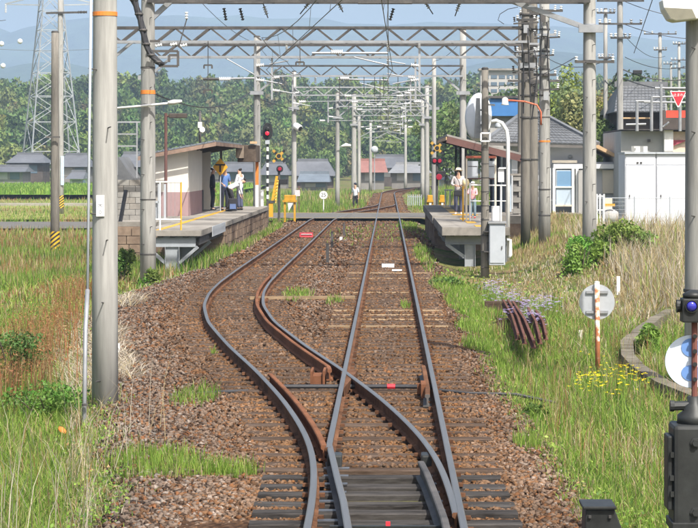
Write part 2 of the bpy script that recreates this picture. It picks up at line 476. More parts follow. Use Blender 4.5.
# ------------------------------------------------------------------ mountains
def ridge(name, d, prof, depth, m, seed, rough):
    """prof: (px, py) skyline in the photograph's pixels, turned into real heights at distance d"""
    px = np.array([p[0] for p in prof], float); py = np.array([p[1] for p in prof], float)
    xs_ = np.linspace((-500 - VX) * d / F, (1200 - VX) * d / F, 260)
    pxs = xs_ * F / d + VX
    top = H - (np.interp(pxs, px, py) - VY) * d / F
    top = top + rough * (fbm(xs_ / 140 + seed, xs_ * 0 + 2.2) - 0.5) + rough * 0.4 * (fbm(xs_ / 35 + seed, xs_ * 0 + 5.2) - .5)
    ts = np.linspace(0, 1, 26); v = []
    for t in ts:
        y = d + depth * (t - 1) ; hh = np.sin(t * math.pi / 2) ** 1.3
        gul = 1 - (1 - t) * 0.45 * fbm(xs_ / 230 + seed, xs_ * 0 + t * 3)
        gul = gul + (1 - t) * t * 0.5 * (fbm(xs_ / 90 + seed, xs_ * 0 + t * 5 + 3) - .5)
        v.append(np.stack([xs_, np.full_like(xs_, y) + 60 * (fbm(xs_ / 200, xs_ * 0 + t * 9) - .5), top * hh * gul - 2], 1))
    v.append(np.stack([xs_, np.full_like(xs_, d + depth * .8), xs_ * 0 - 2], 1))
    v = np.concatenate(v); n = 260; k = 27
    i = (np.arange(k - 1)[:, None] * n + np.arange(n - 1)[None, :]).ravel()
    t = np.concatenate([np.stack([i, i + 1, i + n + 1], 1), np.stack([i, i + n + 1, i + n], 1)])
    return structure(mesh_np(name, v, t, None, m, True))
MTN = mat('wooded_mountain', (0.035, 0.055, 0.03), 0.95, 0, var=0.7, scale=0.03, bump=25)
ridge('mountain', 4200, [(-500, 46), (-200, 30), (-60, 22), (0, 28), (12, 33), (30, 27), (60, 20), (100, 16), (150, 17), (180, 15), (210, 18), (240, 14), (270, 17), (320, 15), (345, 21), (390, 24), (430, 21), (470, 20),
                         (500, 21), (540, 25), (580, 28), (620, 33), (660, 38), (700, 41), (900, 30), (1200, 50)], 900, MTN, 1.7, 9)
ridge('mountain', 2900, [(-500, 70), (0, 66), (60, 60), (120, 72), (200, 78), (300, 84), (420, 78), (480, 60), (540, 48), (580, 50), (640, 57), (698, 62), (1200, 80)], 700, MTN, 5.2, 8)

# ------------------------------------------------------------------ rails and sleepers
PROF = [(.021, 0), (.0295, -.008), (.0295, -.034), (.009, -.05), (.009, -.125), (.050, -.139), (.050, -.15)]
PROF = PROF + [(-a, b_) for a, b_ in PROF[::-1]]
def sweep(name, path, mats, parent, dz=0.0, sc=1.0):
    """rail section swept along a path of (x, y); head face uses the second material"""
    path = [Vector((p[0], p[1], dz + (p[2] if len(p) > 2 else 0))) for p in path]; k = len(path); n = len(PROF)
    b = MB(); vs_ = []
    for i, p in enumerate(path):
        t = path[min(i + 1, k - 1)] - path[max(i - 1, 0)]; t.z = 0; t.normalize(); nrm = Vector((t.y, -t.x, 0))
        for u, w in PROF: vs_.append(p + nrm * u * sc + Vector((0, 0, w * sc)))
    fs_ = []; mi = []
    for i in range(k - 1):
        for j in range(n):
            fs_.append((i * n + j, i * n + (j + 1) % n, (i + 1) * n + (j + 1) % n, (i + 1) * n + j))
            mi.append(1 if j in (n - 1, 0, n - 2) else 0)
    fs_.append(tuple(range(n))); mi.append(0); fs_.append(tuple((k - 1) * n + j for j in range(n))); mi.append(0)
    b.v = [tuple(v) for v in vs_]; b.f = fs_; b.m = mi
    return b.build(name, mats, parent)
def offset_path(fx, y0, y1, off, step=0.5):
    out = []
    for y in np.arange(y0, y1 + 1e-6, step):
        x = float(fx(y)); s = float((fx(y + .1) - fx(y - .1)) / .2); L = math.hypot(1, s)
        out.append((x + off / L, y - off * s / L))
    return out
RM = [RUST, RAILTOP]; GR = [RUST_OR, RUST_OR]; DR = [STEEL_DK, RAILDULL]
main = thing('railway_track', (0, 20, -.15), 'straight railway track running to the vanishing point past the right platform', 'railway track')
side = thing('railway_track', (-2, 30, -.15), 'railway track curving left in an S towards the left platform', 'railway track')
def mainfx(y): return float(main_x(y))
sweep('rail', [(mainfx(y) + .565, y) for y in list(np.arange(-6, 190, 2.0)) + list(np.arange(190, 321, 3.0))], RM, main)
sweep('rail', [(mainfx(y) - .565, y) for y in [20.9, 21.5, 22.5] + list(np.arange(24, 190, 2.0)) + list(np.arange(190, 321, 3.0))], RM, main, -.0008)
sweep('switch_rail', [(-.265, 14.6), (-.295, 16.3), (-.355, 17.6), (-.44, 19.0), (-.525, 20.5), (-.5665, 21.2)], [STEEL_DK, RAILTOP], main, -.002)
lp = offset_path(left_rail, -6, 147, 0.0)
sweep('rail', lp, RM, side, -.0015)
rp = [p for p in offset_path(left_rail, 17.0, 146, 1.13, 0.4)]
rp = [(min(p[0], .565 - .012), p[1]) if p[1] < 20 or p[1] > 138 else p for p in rp]
sweep('rail', rp, RM, side, -.004)
# guard rails
gp = [p for p in offset_path(left_rail, 28.6, 54, 1.13 - 0.125, 0.5)]
gp[0] = (gp[0][0] - .05, gp[0][1]); gp[-1] = (gp[-1][0] - .06, gp[-1][1])
g1 = sweep('guard_rail', gp, GR, side, .002)
gq = offset_path(left_rail, 21.0, 28.2, 0.135, 0.4)
gq[-1] = (gq[-1][0] + .0, gq[-1][1])
g2 = sweep('guard_rail', gq, GR, side, .003)
sweep('guard_rail', [(.30, 20.0), (.34, 19.3), (.39, 18.0), (.43, 16.8), (.45, 15)], [STEEL_DK, STEEL_DK], side, -.01)
sweep('guard_rail', [(.47, 29.4), (.475, 28.6), (.475, 26.5), (.46, 25.7)], [STEEL_DK, RUST], main, -.003)
# sleepers
slm = {}
def sleeper_mesh(L, m, k):
    key = (round(L, 1), m.name, k)
    if key not in slm:
        r_ = random.Random(k); j = lambda: r_.uniform(-.008, .008)
        b = MB(); hw = .105 + j(); v = []
        for z, w in ((0, hw), (.13, hw), (.14, hw - .012)):
            v += [(-L / 2 + j(), -w, z), (L / 2 + j(), -w, z), (L / 2 + j(), w, z), (-L / 2 + j(), w, z)]
        b.add(v, [(0, 3, 2, 1)] + [(a + i, a + (i + 1) % 4, a + 4 + (i + 1) % 4, a + 4 + i) for a in (0, 4) for i in range(4)] + [(8, 9, 10, 11)])
        me = bpy.data.meshes.new('sleeper'); me.from_pydata(b.v, [], b.f); me.materials.append(m); slm[key] = me
    return slm[key]
def sleeper(x, y, L, parent, m=None, rz=0.0, dz=0.0):
    o = bpy.data.objects.new('sleeper', sleeper_mesh(L, m or SLEEPER, rnd.randrange(5))); C.objects.link(o)
    base = wloc(parent)
    o.location = Vector((x, y, -.292 + dz + rnd.uniform(-.012, .004))) - base; o.rotation_euler = (rnd.uniform(-.01, .01), 0, rz + rnd.uniform(-.012, .012)); o.parent = parent
y = 13.0
while y < 34:                     # long turnout timbers under both tracks
    a = float(left_rail(y)) - .5; c = .565 + .5
    if y > 30.4:
        sleeper((a + float(left_rail(y)) + 1.13 + .45) / 2, y, 2.1, side, None, math.atan(float(left_rail(y + .2) - left_rail(y - .2)) / .4) * -1)
        sleeper(0, y, 2.1, main)
    else:
        oil = y < 20.5
        sleeper((a + c) / 2, y, c - a, main, SLEEPER_OIL if oil else (TIMBER_PALE if abs(y - 28.55) < .25 else SLEEPER))
    y += 0.5 if y < 20.6 else 0.6
while y < 134:
    s = float(left_rail(y + .2) - left_rail(y - .2)) / .4
    if not 109 < y < 120:
        sleeper(float(left_rail(y)) + .565, y, 2.1, side, None, -math.atan(s))
        sleeper(0, y + .13, 2.1, main, TIMBER_PALE if rnd.random() < .05 else None)
    y += 0.6
while y < 215:
    sleeper(mainfx(y), y, 2.1, main, None, -math.atan(max(0, y - 196) / 350)); y += 0.62
# spikes and tie plates: too small and many to pick apart
def fastenings(parent, paths):
    b = MB()
    for path in paths:
        for (x, y) in path:
            for s_ in (-1, 1):
                b.box(x + s_ * .075 - .022, x + s_ * .075 + .022, y - .03, y + .03, -.152, -.125 + .01 * rnd.random())
    o = b.build('spikes', RUST, parent); o['kind'] = 'stuff'
fastenings(main, [[(.565, y) for y in np.arange(14, 80, .6)], [(-.565, y) for y in np.arange(22, 80, .6)]])
fastenings(side, [[(float(left_rail(y)), y) for y in np.arange(14, 80, .6)], [(float(left_rail(y)) + 1.13, y) for y in np.arange(21.4, 80, .6)]])
# slide plates under the switch blades, frog casting, rods, brace
for y in np.arange(13.0, 20.6, .5):
    bar('slide_plate', (-.60, y, -.146), (-.36, y, -.146), .10, mat('greased_plate', (.12, .12, .125), .4, .5, var=.4), main, h=.012)
    bar('slide_plate', (.40, y, -.146), (.60, y, -.146), .10, MATS['greased_plate'], main, h=.012)
for x_ in (-.5, .38):
    MB().box(x_ - .07, x_ + .07, 20.55, 20.8, -.15, -.03).build('heel_block', CASTIRON, main, bevel=.02)
bar('stretcher_bar', (-.5, 16.55, -.11), (.5, 16.55, -.11), .06, CASTIRON, main, h=.04)
bar('stretcher_bar', (-.45, 16.95, -.11), (.48, 16.95, -.11), .05, CASTIRON, main, h=.03)
block('red_marker', (.0, 16.95, -.1), (.035, .03, .035), REDP, main)
MB().prism([(-.62, 28.9), (-.40, 28.9), (-.47, 27.6), (-.535, 26.6), (-.57, 27.6)], 'z', -.15, -.02).build('frog', RUST, main, bevel=.006)
bb = MB(); bb.box(-.99, -.80, 28.0, 28.5, -.15, -.015); bb.box(-.99, -.96, 27.96, 28.54, -.15, .05); bb.box(-.83, -.80, 27.96, 28.54, -.15, .05)
bb.build('brace_plate', RUST_OR, side)
bb = MB(); bb.box(.40, .46, 26.6, 27.1, -.15, .02); bb.box(.36, .5, 27.1, 27.2, -.15, -.02); bb.build('brace_plate', RUST_OR, main)
rod = tag(MB().tube([(-1.35, 27.55, -.10), (-.6, 27.6, -.105), (.2, 27.55, -.10), (.56, 27.5, -.10)], .028, 8).build('signal_conduit', CABLE), 'black conduit pipe with red tape lying across between the rails', 'conduit')
bar('tape_band', (-.01, 27.555, -.10), (.09, 27.55, -.10), .064, REDP, rod, 'cyl')
tag(MB().tube([(.64, 27.5, -.14), (1.0, 27.4, -.17), (1.6, 27.55, -.2), (2.1, 27.5, -.3)], .022, 6).build('trackside_cable', CABLE), 'thick black cable running off right over the ballast', 'cable')
tag(MB().tube([(-3.2, 27.2, -.42), (-2.6, 27.4, -.2), (-2.1, 27.5, -.17), (-1.75, 27.55, -.16)], .03, 6).build('trackside_cable', CABLE), 'dark cable lying left of the curved rail on the ballast', 'cable')
# timber strip across both tracks further on
tp = tag(MB().beam((-2.9, 46.1, -.13), (-.7, 46.4, -.13), .14, .06).build('timber_strip', TIMBER_PALE), 'pale timber strip lying between the two tracks', 'timber')
# ------------------------------------------------------------------ electrification masts, portals and wires
def tapered(b, x, y, z0, z1, r0, r1, n=24):
    zs = np.linspace(z0, z1, 6)
    b.lathe((x, y, 0), [(r0 + (r1 - r0) * (z - z0) / (z1 - z0), z) for z in zs], n=n)
def pole(px, d, base_z, top_z, dia, label, group=None, name='concrete_pole', m=None, steps=None, x=None, seg=24, bands=(), cat='pole'):
    x = XP(px, d) if x is None else x
    t = thing(name, (x, d, base_z), label, cat, group)
    b = MB(); tapered(b, x, d, base_z - .3, top_z, dia / 2 * 1.06, dia / 2 * .82, seg); b.build('shaft', m or CONC, t, smooth=True)
    MB().lathe((x, d, top_z), [(dia * .42, -.02), (dia * .43, .02), (dia * .3, .05)], n=seg).build('cap', STEEL_DK, t)
    if steps:
        z0, z1, dz = steps; k = 0; z = z0
        while z < z1:
            r = dia / 2 * (1.06 - .24 * (z - base_z) / (top_z - base_z)); a = R(-90 + (24 if k % 2 else -24))
            dx, dy = math.cos(a), math.sin(a)
            bar('step_bolt', (x + dx * (r - .01), d + dy * (r - .01), z), (x + dx * (r + .14), d + dy * (r + .14), z + .01), .018, STEEL_DK, t, 'cyl')
            z += dz; k += 1
    for zb, mm, hh in bands:
        r = dia / 2 * (1.06 - .24 * (zb - base_z) / (top_z - base_z)) + .006
        MB().lathe((x, d, zb), [(r, 0), (r, hh)], n=seg).build('band', mm, t)
    return t
def insulator(b, c, ax, n=4, r=.06, pitch=.07):
    prof = []
    for i in range(n):
        prof += [(r * .45, i * pitch), (r, i * pitch + pitch * .35), (r * .9, i * pitch + pitch * .5), (r * .45, i * pitch + pitch * .6)]
    b.lathe(c, prof, ax, n=10)

ZT, ZBM = 7.0, 6.55
def portal(d, xa, xb, label, tracks, top=ZT, bot=ZBM, mat_=STEEL_DK, mat2=STEEL_PALE, knee=True, pitch=1.1, back=True, bottom_only=False):
    t = thing('catenary_portal', ((xa + xb) / 2, d, bot), label, 'portal', 'lattice beams over the tracks')
    yf, yb = d - .22, d + .22
    for yy_ in ((yf, yb) if back else (yf,)):
        bar('chord', (xa, yy_, top), (xb, yy_, top), .075, mat_, t)
        bar('chord', (xa, yy_, bot), (xb, yy_, bot), .075, mat2, t)
        n = max(2, int(round((xb - xa) / pitch))); w = (xb - xa) / n
        for i in range(n):
            a = xa + i * w
            bar('diagonal', (a, yy_ + .004, top), (a + w / 2, yy_ + .004, bot), .05, mat_, t)
            bar('diagonal', (a + w / 2, yy_ - .004, bot), (a + w, yy_ - .004, top), .05, mat_, t)
    if back:
        for i in range(n + 1):
            bar('cross_tie', (xa + i * w, yf, top - .003), (xa + i * w, yb, top - .003), .05, mat_, t)
    if knee:
        bar('knee_brace', (xa, d, bot - .75), (xa + .9, d, bot), .09, mat2, t)
        bar('knee_brace', (xb, d, bot - .75), (xb - .9, d, bot), .09, mat2, t)
        bar('clamp', (xa - .3, d - .24, bot - .75), (xa + .3, d - .24, bot - .75), .1, mat2, t, h=.16)
        bar('clamp', (xb - .3, d - .24, bot - .75), (xb + .3, d - .24, bot - .75), .1, mat2, t, h=.16)
    for x_, side_ in tracks:
        bar('drop_post', (x_ + side_ * 1.0, d, bot), (x_ + side_ * 1.0, d, 5.0), .07, STEEL, t)
        bar('pull_off_arm', (x_ + side_ * .85, d, 5.35), (x_ + side_ * .15, d, 5.22), .04, STEEL_PALE, t, 'cyl')
        bar('steady_arm', (x_ + side_ * .55, d, 5.85), (x_ - side_ * .05, d, 5.96), .04, STEEL_PALE, t, 'cyl')
        b = MB(); insulator(b, (x_ + side_ * .98, d, 5.35), (-side_, 0, -.1)); b.build('insulator', INSUL, t, smooth=True)
        b = MB(); insulator(b, (x_ + side_ * .98, d, 5.8), (-side_, 0, .1)); b.build('insulator', INSUL, t, smooth=True)
        b = MB(); insulator(b, (x_, d, bot - .3), (0, 0, 1)); b.build('insulator', INSUL, t, smooth=True)
    return t
LX = -3.22
def clutter(d, xa, xb, seed):
    """small line hardware slung below a far beam: steady wires, section bars and insulators"""
    g = random.Random(seed)
    for k in range(3):
        x0 = g.uniform(xa + .3, (xa + xb) / 2); x1 = g.uniform((xa + xb) / 2, xb - .3); z = g.uniform(4.9, 6.3)
        t = thing('steady_span', (x0, d, z), ('uppermost', 'middle', 'lowest')[k] + ' pale cross-span under the %s lattice beam' % {97.5: 'fourth', 125: 'fifth', 150: 'sixth', 178: 'farthest'}[d], 'span wire', 'cross-spans under the beams')
        bar('span_rod', (x0, d + .1 * k, z), (x1, d + .1 * k, z + g.uniform(-.12, .12)), .035, STEEL_PALE, t, 'cyl')
        for f in (0, 1):
            b = MB(); insulator(b, (x0 if f == 0 else x1, d + .1 * k, z), (1 if f == 0 else -1, 0, 0), 4, .07, .08); b.build('insulator', INSUL, t, smooth=True)
        bar('hanger', ((x0 * 2 + x1) / 3, d + .1 * k, z), ((x0 * 2 + x1) / 3, d + .1 * k, 6.55), .03, STEEL_DK, t, 'cyl')
        bar('hanger', ((x0 + x1 * 2) / 3, d + .1 * k, z), ((x0 + x1 * 2) / 3, d + .1 * k, 6.55), .03, STEEL_DK, t, 'cyl')
# nearest beam between the two stout masts
mB = pole(148, 57, -.5, 9.2, .40, 'stout concrete mast with orange band left of the left platform, holding nearest beam', 'masts of the overhead line', 'catenary_mast', steps=(.6, 8, .45), bands=((ZP(94, 57), ORANGE, .10), (ZP(68.5, 57), STEEL_DK, .05), (ZP(255, 57), STEEL_DK, .04), (ZP(200, 57), STEEL_DK, .03)))
mC = pole(589.5, 57, .1, 9.2, .36, 'stout concrete mast rising out of the green bush at right', 'masts of the overhead line', 'catenary_mast', steps=(.8, 8, .45), bands=((ZP(62, 57), STEEL_DK, .05), (ZP(30, 57), STEEL_PALE, .16)))
xB, xC = XP(148, 57), XP(589.5, 57)
p0 = portal(57, xB, xC, 'nearest lattice beam at the top edge between the two stoutest masts', [], top=7.35, bot=6.88, knee=False, mat2=STEEL_DK)
bar('knee_brace', (xC, 57, ZP(29, 57)), (xC - 2.15, 57, 6.95), .13, STEEL_PALE, p0)
bar('knee_brace', (xB, 57, ZP(22, 57)), (xB + .65, 57, 6.95), .13, STEEL_PALE, p0)
bar('clamp', (xC - .3, 56.78, ZP(29, 57)), (xC + .33, 56.78, ZP(29, 57)), .12, STEEL_PALE, p0, h=.2)
for a, c in ((208, 264), (358, 412)):
    bar('walkway_plate', (XP(a, 57), 56.75, 6.84), (XP(c, 57), 56.75, 6.84), .3, STEEL_DK, p0, h=.06)
bar('cross_bar', (xC - .4, 56.78, ZP(62, 57)), (xC + .62, 56.78, ZP(62, 57)), .05, STEEL_DK, mC, h=.07)
for s_ in (-.36, .58):
    b = MB(); insulator(b, (xC + s_, 56.78, ZP(61, 57)), (0, 0, 1), 2, .05); b.build('insulator', INSUL, mC, smooth=True)
# hangers below the nearest beam
for px in (226, 243, 390):
    b = MB(); insulator(b, (XP(px, 57), 57, 6.4), (rnd.uniform(-.4, .4), 0, 1), 5, .05); b.build('insulator', STEEL_DK, p0, smooth=True)
# second and third beams
xa1 = XP(104, 70); mA1 = pole(104, 70, -.6, 8.4, .36, 'concrete mast half hidden behind the big left foreground pole', 'masts of the overhead line', 'catenary_mast')
mD1 = pole(525.5, 70, .3, 8.6, .30, 'leftmost of the four dark poles clustered right of the right platform', 'masts of the overhead line', 'catenary_mast', m=CONC_DK)
portal(70, xa1, XP(529, 70), 'second lattice beam from the camera, its left end behind the foreground pole', [(0, 1), (LX, -1)])
xa2 = XP(147, 80); mA2 = pole(147, 80, -.6, 8.0, .34, 'concrete mast mostly hidden right behind the stout left mast', 'masts of the overhead line', 'catenary_mast')
mD2 = pole(533.5, 76, .3, 9.0, .32, 'second from left of the pole cluster right of the right platform', 'masts of the overhead line', 'catenary_mast', m=CONC_DK)
mD3 = pole(544.5, 68, .35, 8.8, .36, 'stoutest rightmost pole of the cluster beside the house, with orange band', 'masts of the overhead line', 'catenary_mast', m=CONC, steps=(1.2, 8, .45), bands=((ZP(142, 68), ORANGE, .05), (ZP(190, 68), STEEL_DK, .04), (ZP(216, 68), STEEL_DK, .04), (ZP(75, 68), STEEL_DK, .05), (ZP(58, 68), STEEL_PALE, .16)))
mD4 = pole(521, 82, .3, 8.0, .26, 'slim dark pole standing behind the cluster at the block wall', 'masts of the overhead line', 'catenary_mast', m=CONC_DK)
portal(80, xa2, XP(534, 80), 'third lattice beam from the camera, starting behind the stout left mast', [(0, 1), (LX, -1)])
# fourth and further ones
pole(257, 97.5, -.4, 8.3, .34, 'concrete mast behind the red signal at the far end of the left platform', 'masts of the overhead line', 'catenary_mast', steps=(3, 7, .45))
pole(463, 97.5, .0, 8.6, .33, 'concrete mast rising behind the right platform shelter roof', 'masts of the overhead line', 'catenary_mast')
portal(97.5, XP(257, 97.5), XP(463, 97.5), 'fourth lattice beam, spanning from behind the red signal to behind the shelter', [(0, 1), (LX, -1)], back=False)
pole(294, 125, -.3, 7.9, .30, 'slim concrete mast carrying a white camera beside the crossing signal', 'masts of the overhead line', 'catenary_mast')
pole(434, 110, -.2, 8.0, .24, 'slim mast right beside the right-hand crossing signal', 'masts of the overhead line', 'catenary_mast')
portal(125, XP(294, 125), XP(434, 125), 'fifth lattice beam, low over the level crossing', [(0, 1), (-2.4, -1)], back=False, mat_=STEEL, pitch=1.2)
pole(337.5, 150, -.3, 7.5, .31, 'slim mast left of the walking man beyond the crossing', 'masts of the overhead line', 'catenary_mast')
pole(427, 150, -.2, 8.0, .34, 'thickest of the three masts left of the right platform beyond the crossing', 'masts of the overhead line', 'catenary_mast')
portal(150, XP(337.5, 150), XP(427, 150), 'sixth lattice beam, beyond the level crossing', [(0, 1)], back=False, mat_=STEEL)
pole(354, 178, -.3, 8.3, .42, 'thick mast right behind the walking man beyond the crossing', 'masts of the overhead line', 'catenary_mast')
pole(422.5, 178, -.2, 8.0, .34, 'mast furthest left of the three beside the right platform beyond the crossing', 'masts of the overhead line', 'catenary_mast')
portal(178, XP(354, 178), XP(422.5, 178), 'farthest of the seven lattice beams over the single track', [(0, 1)], back=False, mat_=STEEL)
for px, d, lab in ((359, 215, 'thin far mast just right of the thick one behind the walking man'), (370.5, 250, 'thin far mast before the red-roofed house'), (405.5, 262, 'lone thin far mast right of the track before the grey-roofed house')):
    x = XP(px, d); t = pole(px, d, -.3, 7.3, .36, lab, 'masts of the overhead line', 'catenary_mast', seg=12)
    s_ = 1 if px < 400 else -1
    bar('cantilever', (x, d, 6.2), (x + s_ * 2.2, d, 6.4), .07, STEEL_PALE, t); bar('cantilever', (x, d, 5.2), (x + s_ * 2.2, d, 6.35), .07, STEEL_PALE, t)
    bar('steady_arm', (x + s_ * .4, d, 5.2), (x + s_ * 2.3, d, 5.25), .06, STEEL_PALE, t)
    b = MB(); insulator(b, (x + s_ * .2, d, 6.22), (s_, 0, .05), 4, .09); b.build('insulator', INSUL, t, smooth=True)

for d_, a_, c_ in ((97.5, -4.9, 2.4), (125, -4.2, 2.2), (150, -2.9, 2.2), (178, -2.2, 2.3)): clutter(d_, a_, c_, int(d_))
# white camera on the slim mast and its plate
t = thing('security_camera', (XP(298, 124.7), 124.7, ZP(127, 124.7)), 'white cylindrical camera on the slim mast by the crossing', 'camera')
c = wloc(t)
MB().lathe(c + Vector((-.18, .05, .1)), [(.17, 0), (.2, .1), (.2, .42), (.16, .44)], (.7, -.55, -.45), 14).build('housing', WHITE, t, smooth=True)
MB().lathe(c + Vector((.135, -.2, -.09)), [(.15, 0), (.13, .03)], (.7, -.55, -.45), 14).build('lens', BLACK, t)
bar('bracket', c + Vector((-.3, .2, .1)), c + Vector((-.1, .1, .1)), .06, STEEL, t)

# overhead wires
def sag_pts(p0_, p1_, sag, n=10):
    p0_ = Vector(p0_); p1_ = Vector(p1_)
    return [p0_.lerp(p1_, i / n) - Vector((0, 0, sag * 4 * (i / n) * (1 - i / n))) for i in range(n + 1)]
ys_p = [-3, 30, 57, 70, 80, 97.5, 125, 150, 178, 215]
def catenary(fx, ys_, label_c, label_m, grp):
    pts = [(fx(y) + .12 * (-1) ** k, y, 5.12) for k, y in enumerate(ys_)]
    w = tag(MB().tube(pts, .008, 5).build('contact_wire', WIREM), label_c, 'wire', grp)
    mp = []; dr = []
    for k in range(len(ys_) - 1):
        a = Vector((fx(ys_[k]), ys_[k], 5.95)); b = Vector((fx(ys_[k + 1]), ys_[k + 1], 5.95))
        s_ = min(.5, .0006 * (ys_[k + 1] - ys_[k]) ** 2); pp = sag_pts(a, b, s_, 8); mp += pp if k == 0 else pp[1:]
        L = ys_[k + 1] - ys_[k]
        for i in range(1, int(L / 5)):
            f = i * 5 / L; x_ = a.x + (b.x - a.x) * f; y_ = a.y + L * f; c0 = pts[k][0] + (pts[k + 1][0] - pts[k][0]) * f
            dr.append(((c0, y_, 5.12), (x_, y_, 5.95 - s_ * 4 * f * (1 - f))))
    mw = tag(MB().tube(mp, .009, 5).build('messenger_wire', WIREM), label_m, 'wire', grp)
    for a, b in dr: bar('dropper', a, b, .009, WIREM, mw, 'cyl')
catenary(lambda y: float(main_x(y)), ys_p, 'contact wire hung over the straight track', 'messenger wire with droppers above the straight track', 'overhead wires')
catenary(lambda y: float(left_rail(y)) + .565 if y > 30 else -.3, [-3, 30, 57, 70, 80, 97.5, 118, 138], 'contact wire hung over the curving left track', 'messenger wire with droppers above the left track', 'overhead wires')
def wire(p0_, p1_, sag, label, r=.011, grp='wires between poles', m=None, n=12):
    return tag(MB().tube(sag_pts(p0_, p1_, sag, n), r, 5).build('wire', m or WIREM), label, 'wire', grp)
zC = ZP(61, 57)
wire((xC - .36, 56.78, zC + .1), (XP(463, 97.5), 97.5, 6.4), .5, 'thin wire from the bush mast crossbar to the mast behind the shelter')
wire((xC + .58, 56.78, zC + .1), (XP(545, 68), 68, 6.0), .3, 'thin wire from the bush mast crossbar to the orange-banded pole')
wire((xB, 57, 8.6), (XP(257, 97.5), 97.5, 8.0), .5, 'feeder wire running back from the stout left mast')
wire((XP(257, 97.5), 97.5, 8.0), (XP(294, 125), 125, 7.7), .3, 'feeder wire from the signal mast to the camera mast')
wire((XP(463, 97.5), 97.5, 8.2), (XP(434, 110), 110, 7.8), .2, 'feeder wire above the right platform towards the crossing')
wire((xC, 57, 8.9), (XP(544, 68), 68, 8.5), .2, 'feeder wire at top right into the pole cluster')
wire((xB + .2, 57, ZP(94, 57)), (XP(250, 97), 97, ZP(92, 97)), .5, 'low sagging black cable from the stout left mast to the signal mast', .02, m=CABLE)
wire((XP(257, 97.5), 97.4, ZP(98, 97.5)), (XP(330, 125), 125, ZP(112, 125)), .2, 'black cable slung past the camera mast', .018, m=CABLE)

# cable bundle hanging down the stout left mast, bracket and frame beside it
t = thing('cable_bundle', (XP(146, 56), 56, 5.2), 'thick dark bundle of cables drooping in front of the stout left mast', 'cable')
pts = [at(px, py, 56) for px, py in ((132, -14), (134, 0), (139, 14), (143, 30), (146, 44), (151, 55), (158, 62), (162, 65))]
for k in range(4):
    q = [p + Vector((.05 * math.sin(i * 1.7 + k * 1.6), .05 * math.cos(i * 1.3 + k * 1.6), .03 * math.sin(i + k))) for i, p in enumerate(pts)]
    MB().tube(q, .05, 7).build('cable', CABLE, t, smooth=True)
for p in pts[1:-1]:
    MB().lathe(p - Vector((0, 0, .03)), [(.1, 0), (.115, .03), (.1, .06)], (0, 0, 1), 8).build('tie_band', STEEL_DK, t)
t = thing('bracket_frame', (XP(165, 56.6), 56.6, ZP(66, 56.6)), 'small dark square bracket frame fixed beside the cable bundle on the mast', 'bracket')
for (a, b_) in (((150, 51), (178, 51)), ((178, 51), (178, 66)), ((178, 66), (160, 66)), ((169, 55), (169, 62)), ((150, 41), (160, 41)), ((169, 55), (178, 55))):
    bar('frame_bar', at(*a, 56.6), at(*b_, 56.6), .06, STEEL_DK, t)
for px, py in ((155, 46), (170, 45), (180, 46)):
    b = MB(); insulator(b, at(px, py, 56.6), (1, 0, .2), 3, .05, .07); b.build('insulator', INSUL, t, smooth=True)
bar('strut', at(179, 46, 56.6), at(187, 18, 56.6), .03, STEEL_DK, t, 'cyl')
b = MB(); insulator(b, at(186.5, 19, 56.6), (0, 0, 1), 3, .05); b.build('insulator', INSUL, t)
# long feeder arms with white insulators on the mast behind the red signal
t = thing('feeder_arm', (XP(230, 97), 97, ZP(79, 97)), 'long grey horizontal arm with white insulator left of the signal mast', 'bracket arm')
bar('arm', at(203, 79, 97), at(257, 78, 97), .09, STEEL, t, 'cyl'); bar('arm_tip', at(203, 79, 97), at(219, 79, 97), .13, STEEL_DK, t, 'cyl')
b = MB(); insulator(b, at(219, 79, 97), (1, 0, 0), 6, .11, .09); b.build('insulator', INSUL, t, smooth=True)
bar('stay', at(222, 56, 97), at(257, 76, 97), .05, STEEL_PALE, t, 'cyl')
t = thing('feeder_arm', (XP(350, 80), 79.5, ZP(52, 79.5)), 'long grey arm with white insulator ending at the straight track wire', 'bracket arm')
bar('arm', at(312, 53, 79.5), at(388, 53, 79.5), .09, STEEL, t, 'cyl'); b = MB(); insulator(b, at(331, 52, 79.5), (1, 0, 0), 6, .1, .075); b.build('insulator', INSUL, t, smooth=True)
bar('stay', at(354, 57, 79.5), at(388, 65, 79.5), .05, STEEL_PALE, t, 'cyl')
t = thing('feeder_arm', (XP(350, 100), 100, ZP(79, 100)), 'shorter pale arm with insulator below the fourth beam', 'bracket arm')
bar('arm', at(338, 79, 100), at(388, 80, 100), .08, STEEL_PALE, t, 'cyl'); b = MB(); insulator(b, at(340, 78, 100), (1, 0, 0), 5, .1, .09); b.build('insulator', INSUL, t, smooth=True)
bar('stay', at(360, 83, 100), at(388, 90, 100), .05, STEEL_PALE, t, 'cyl')
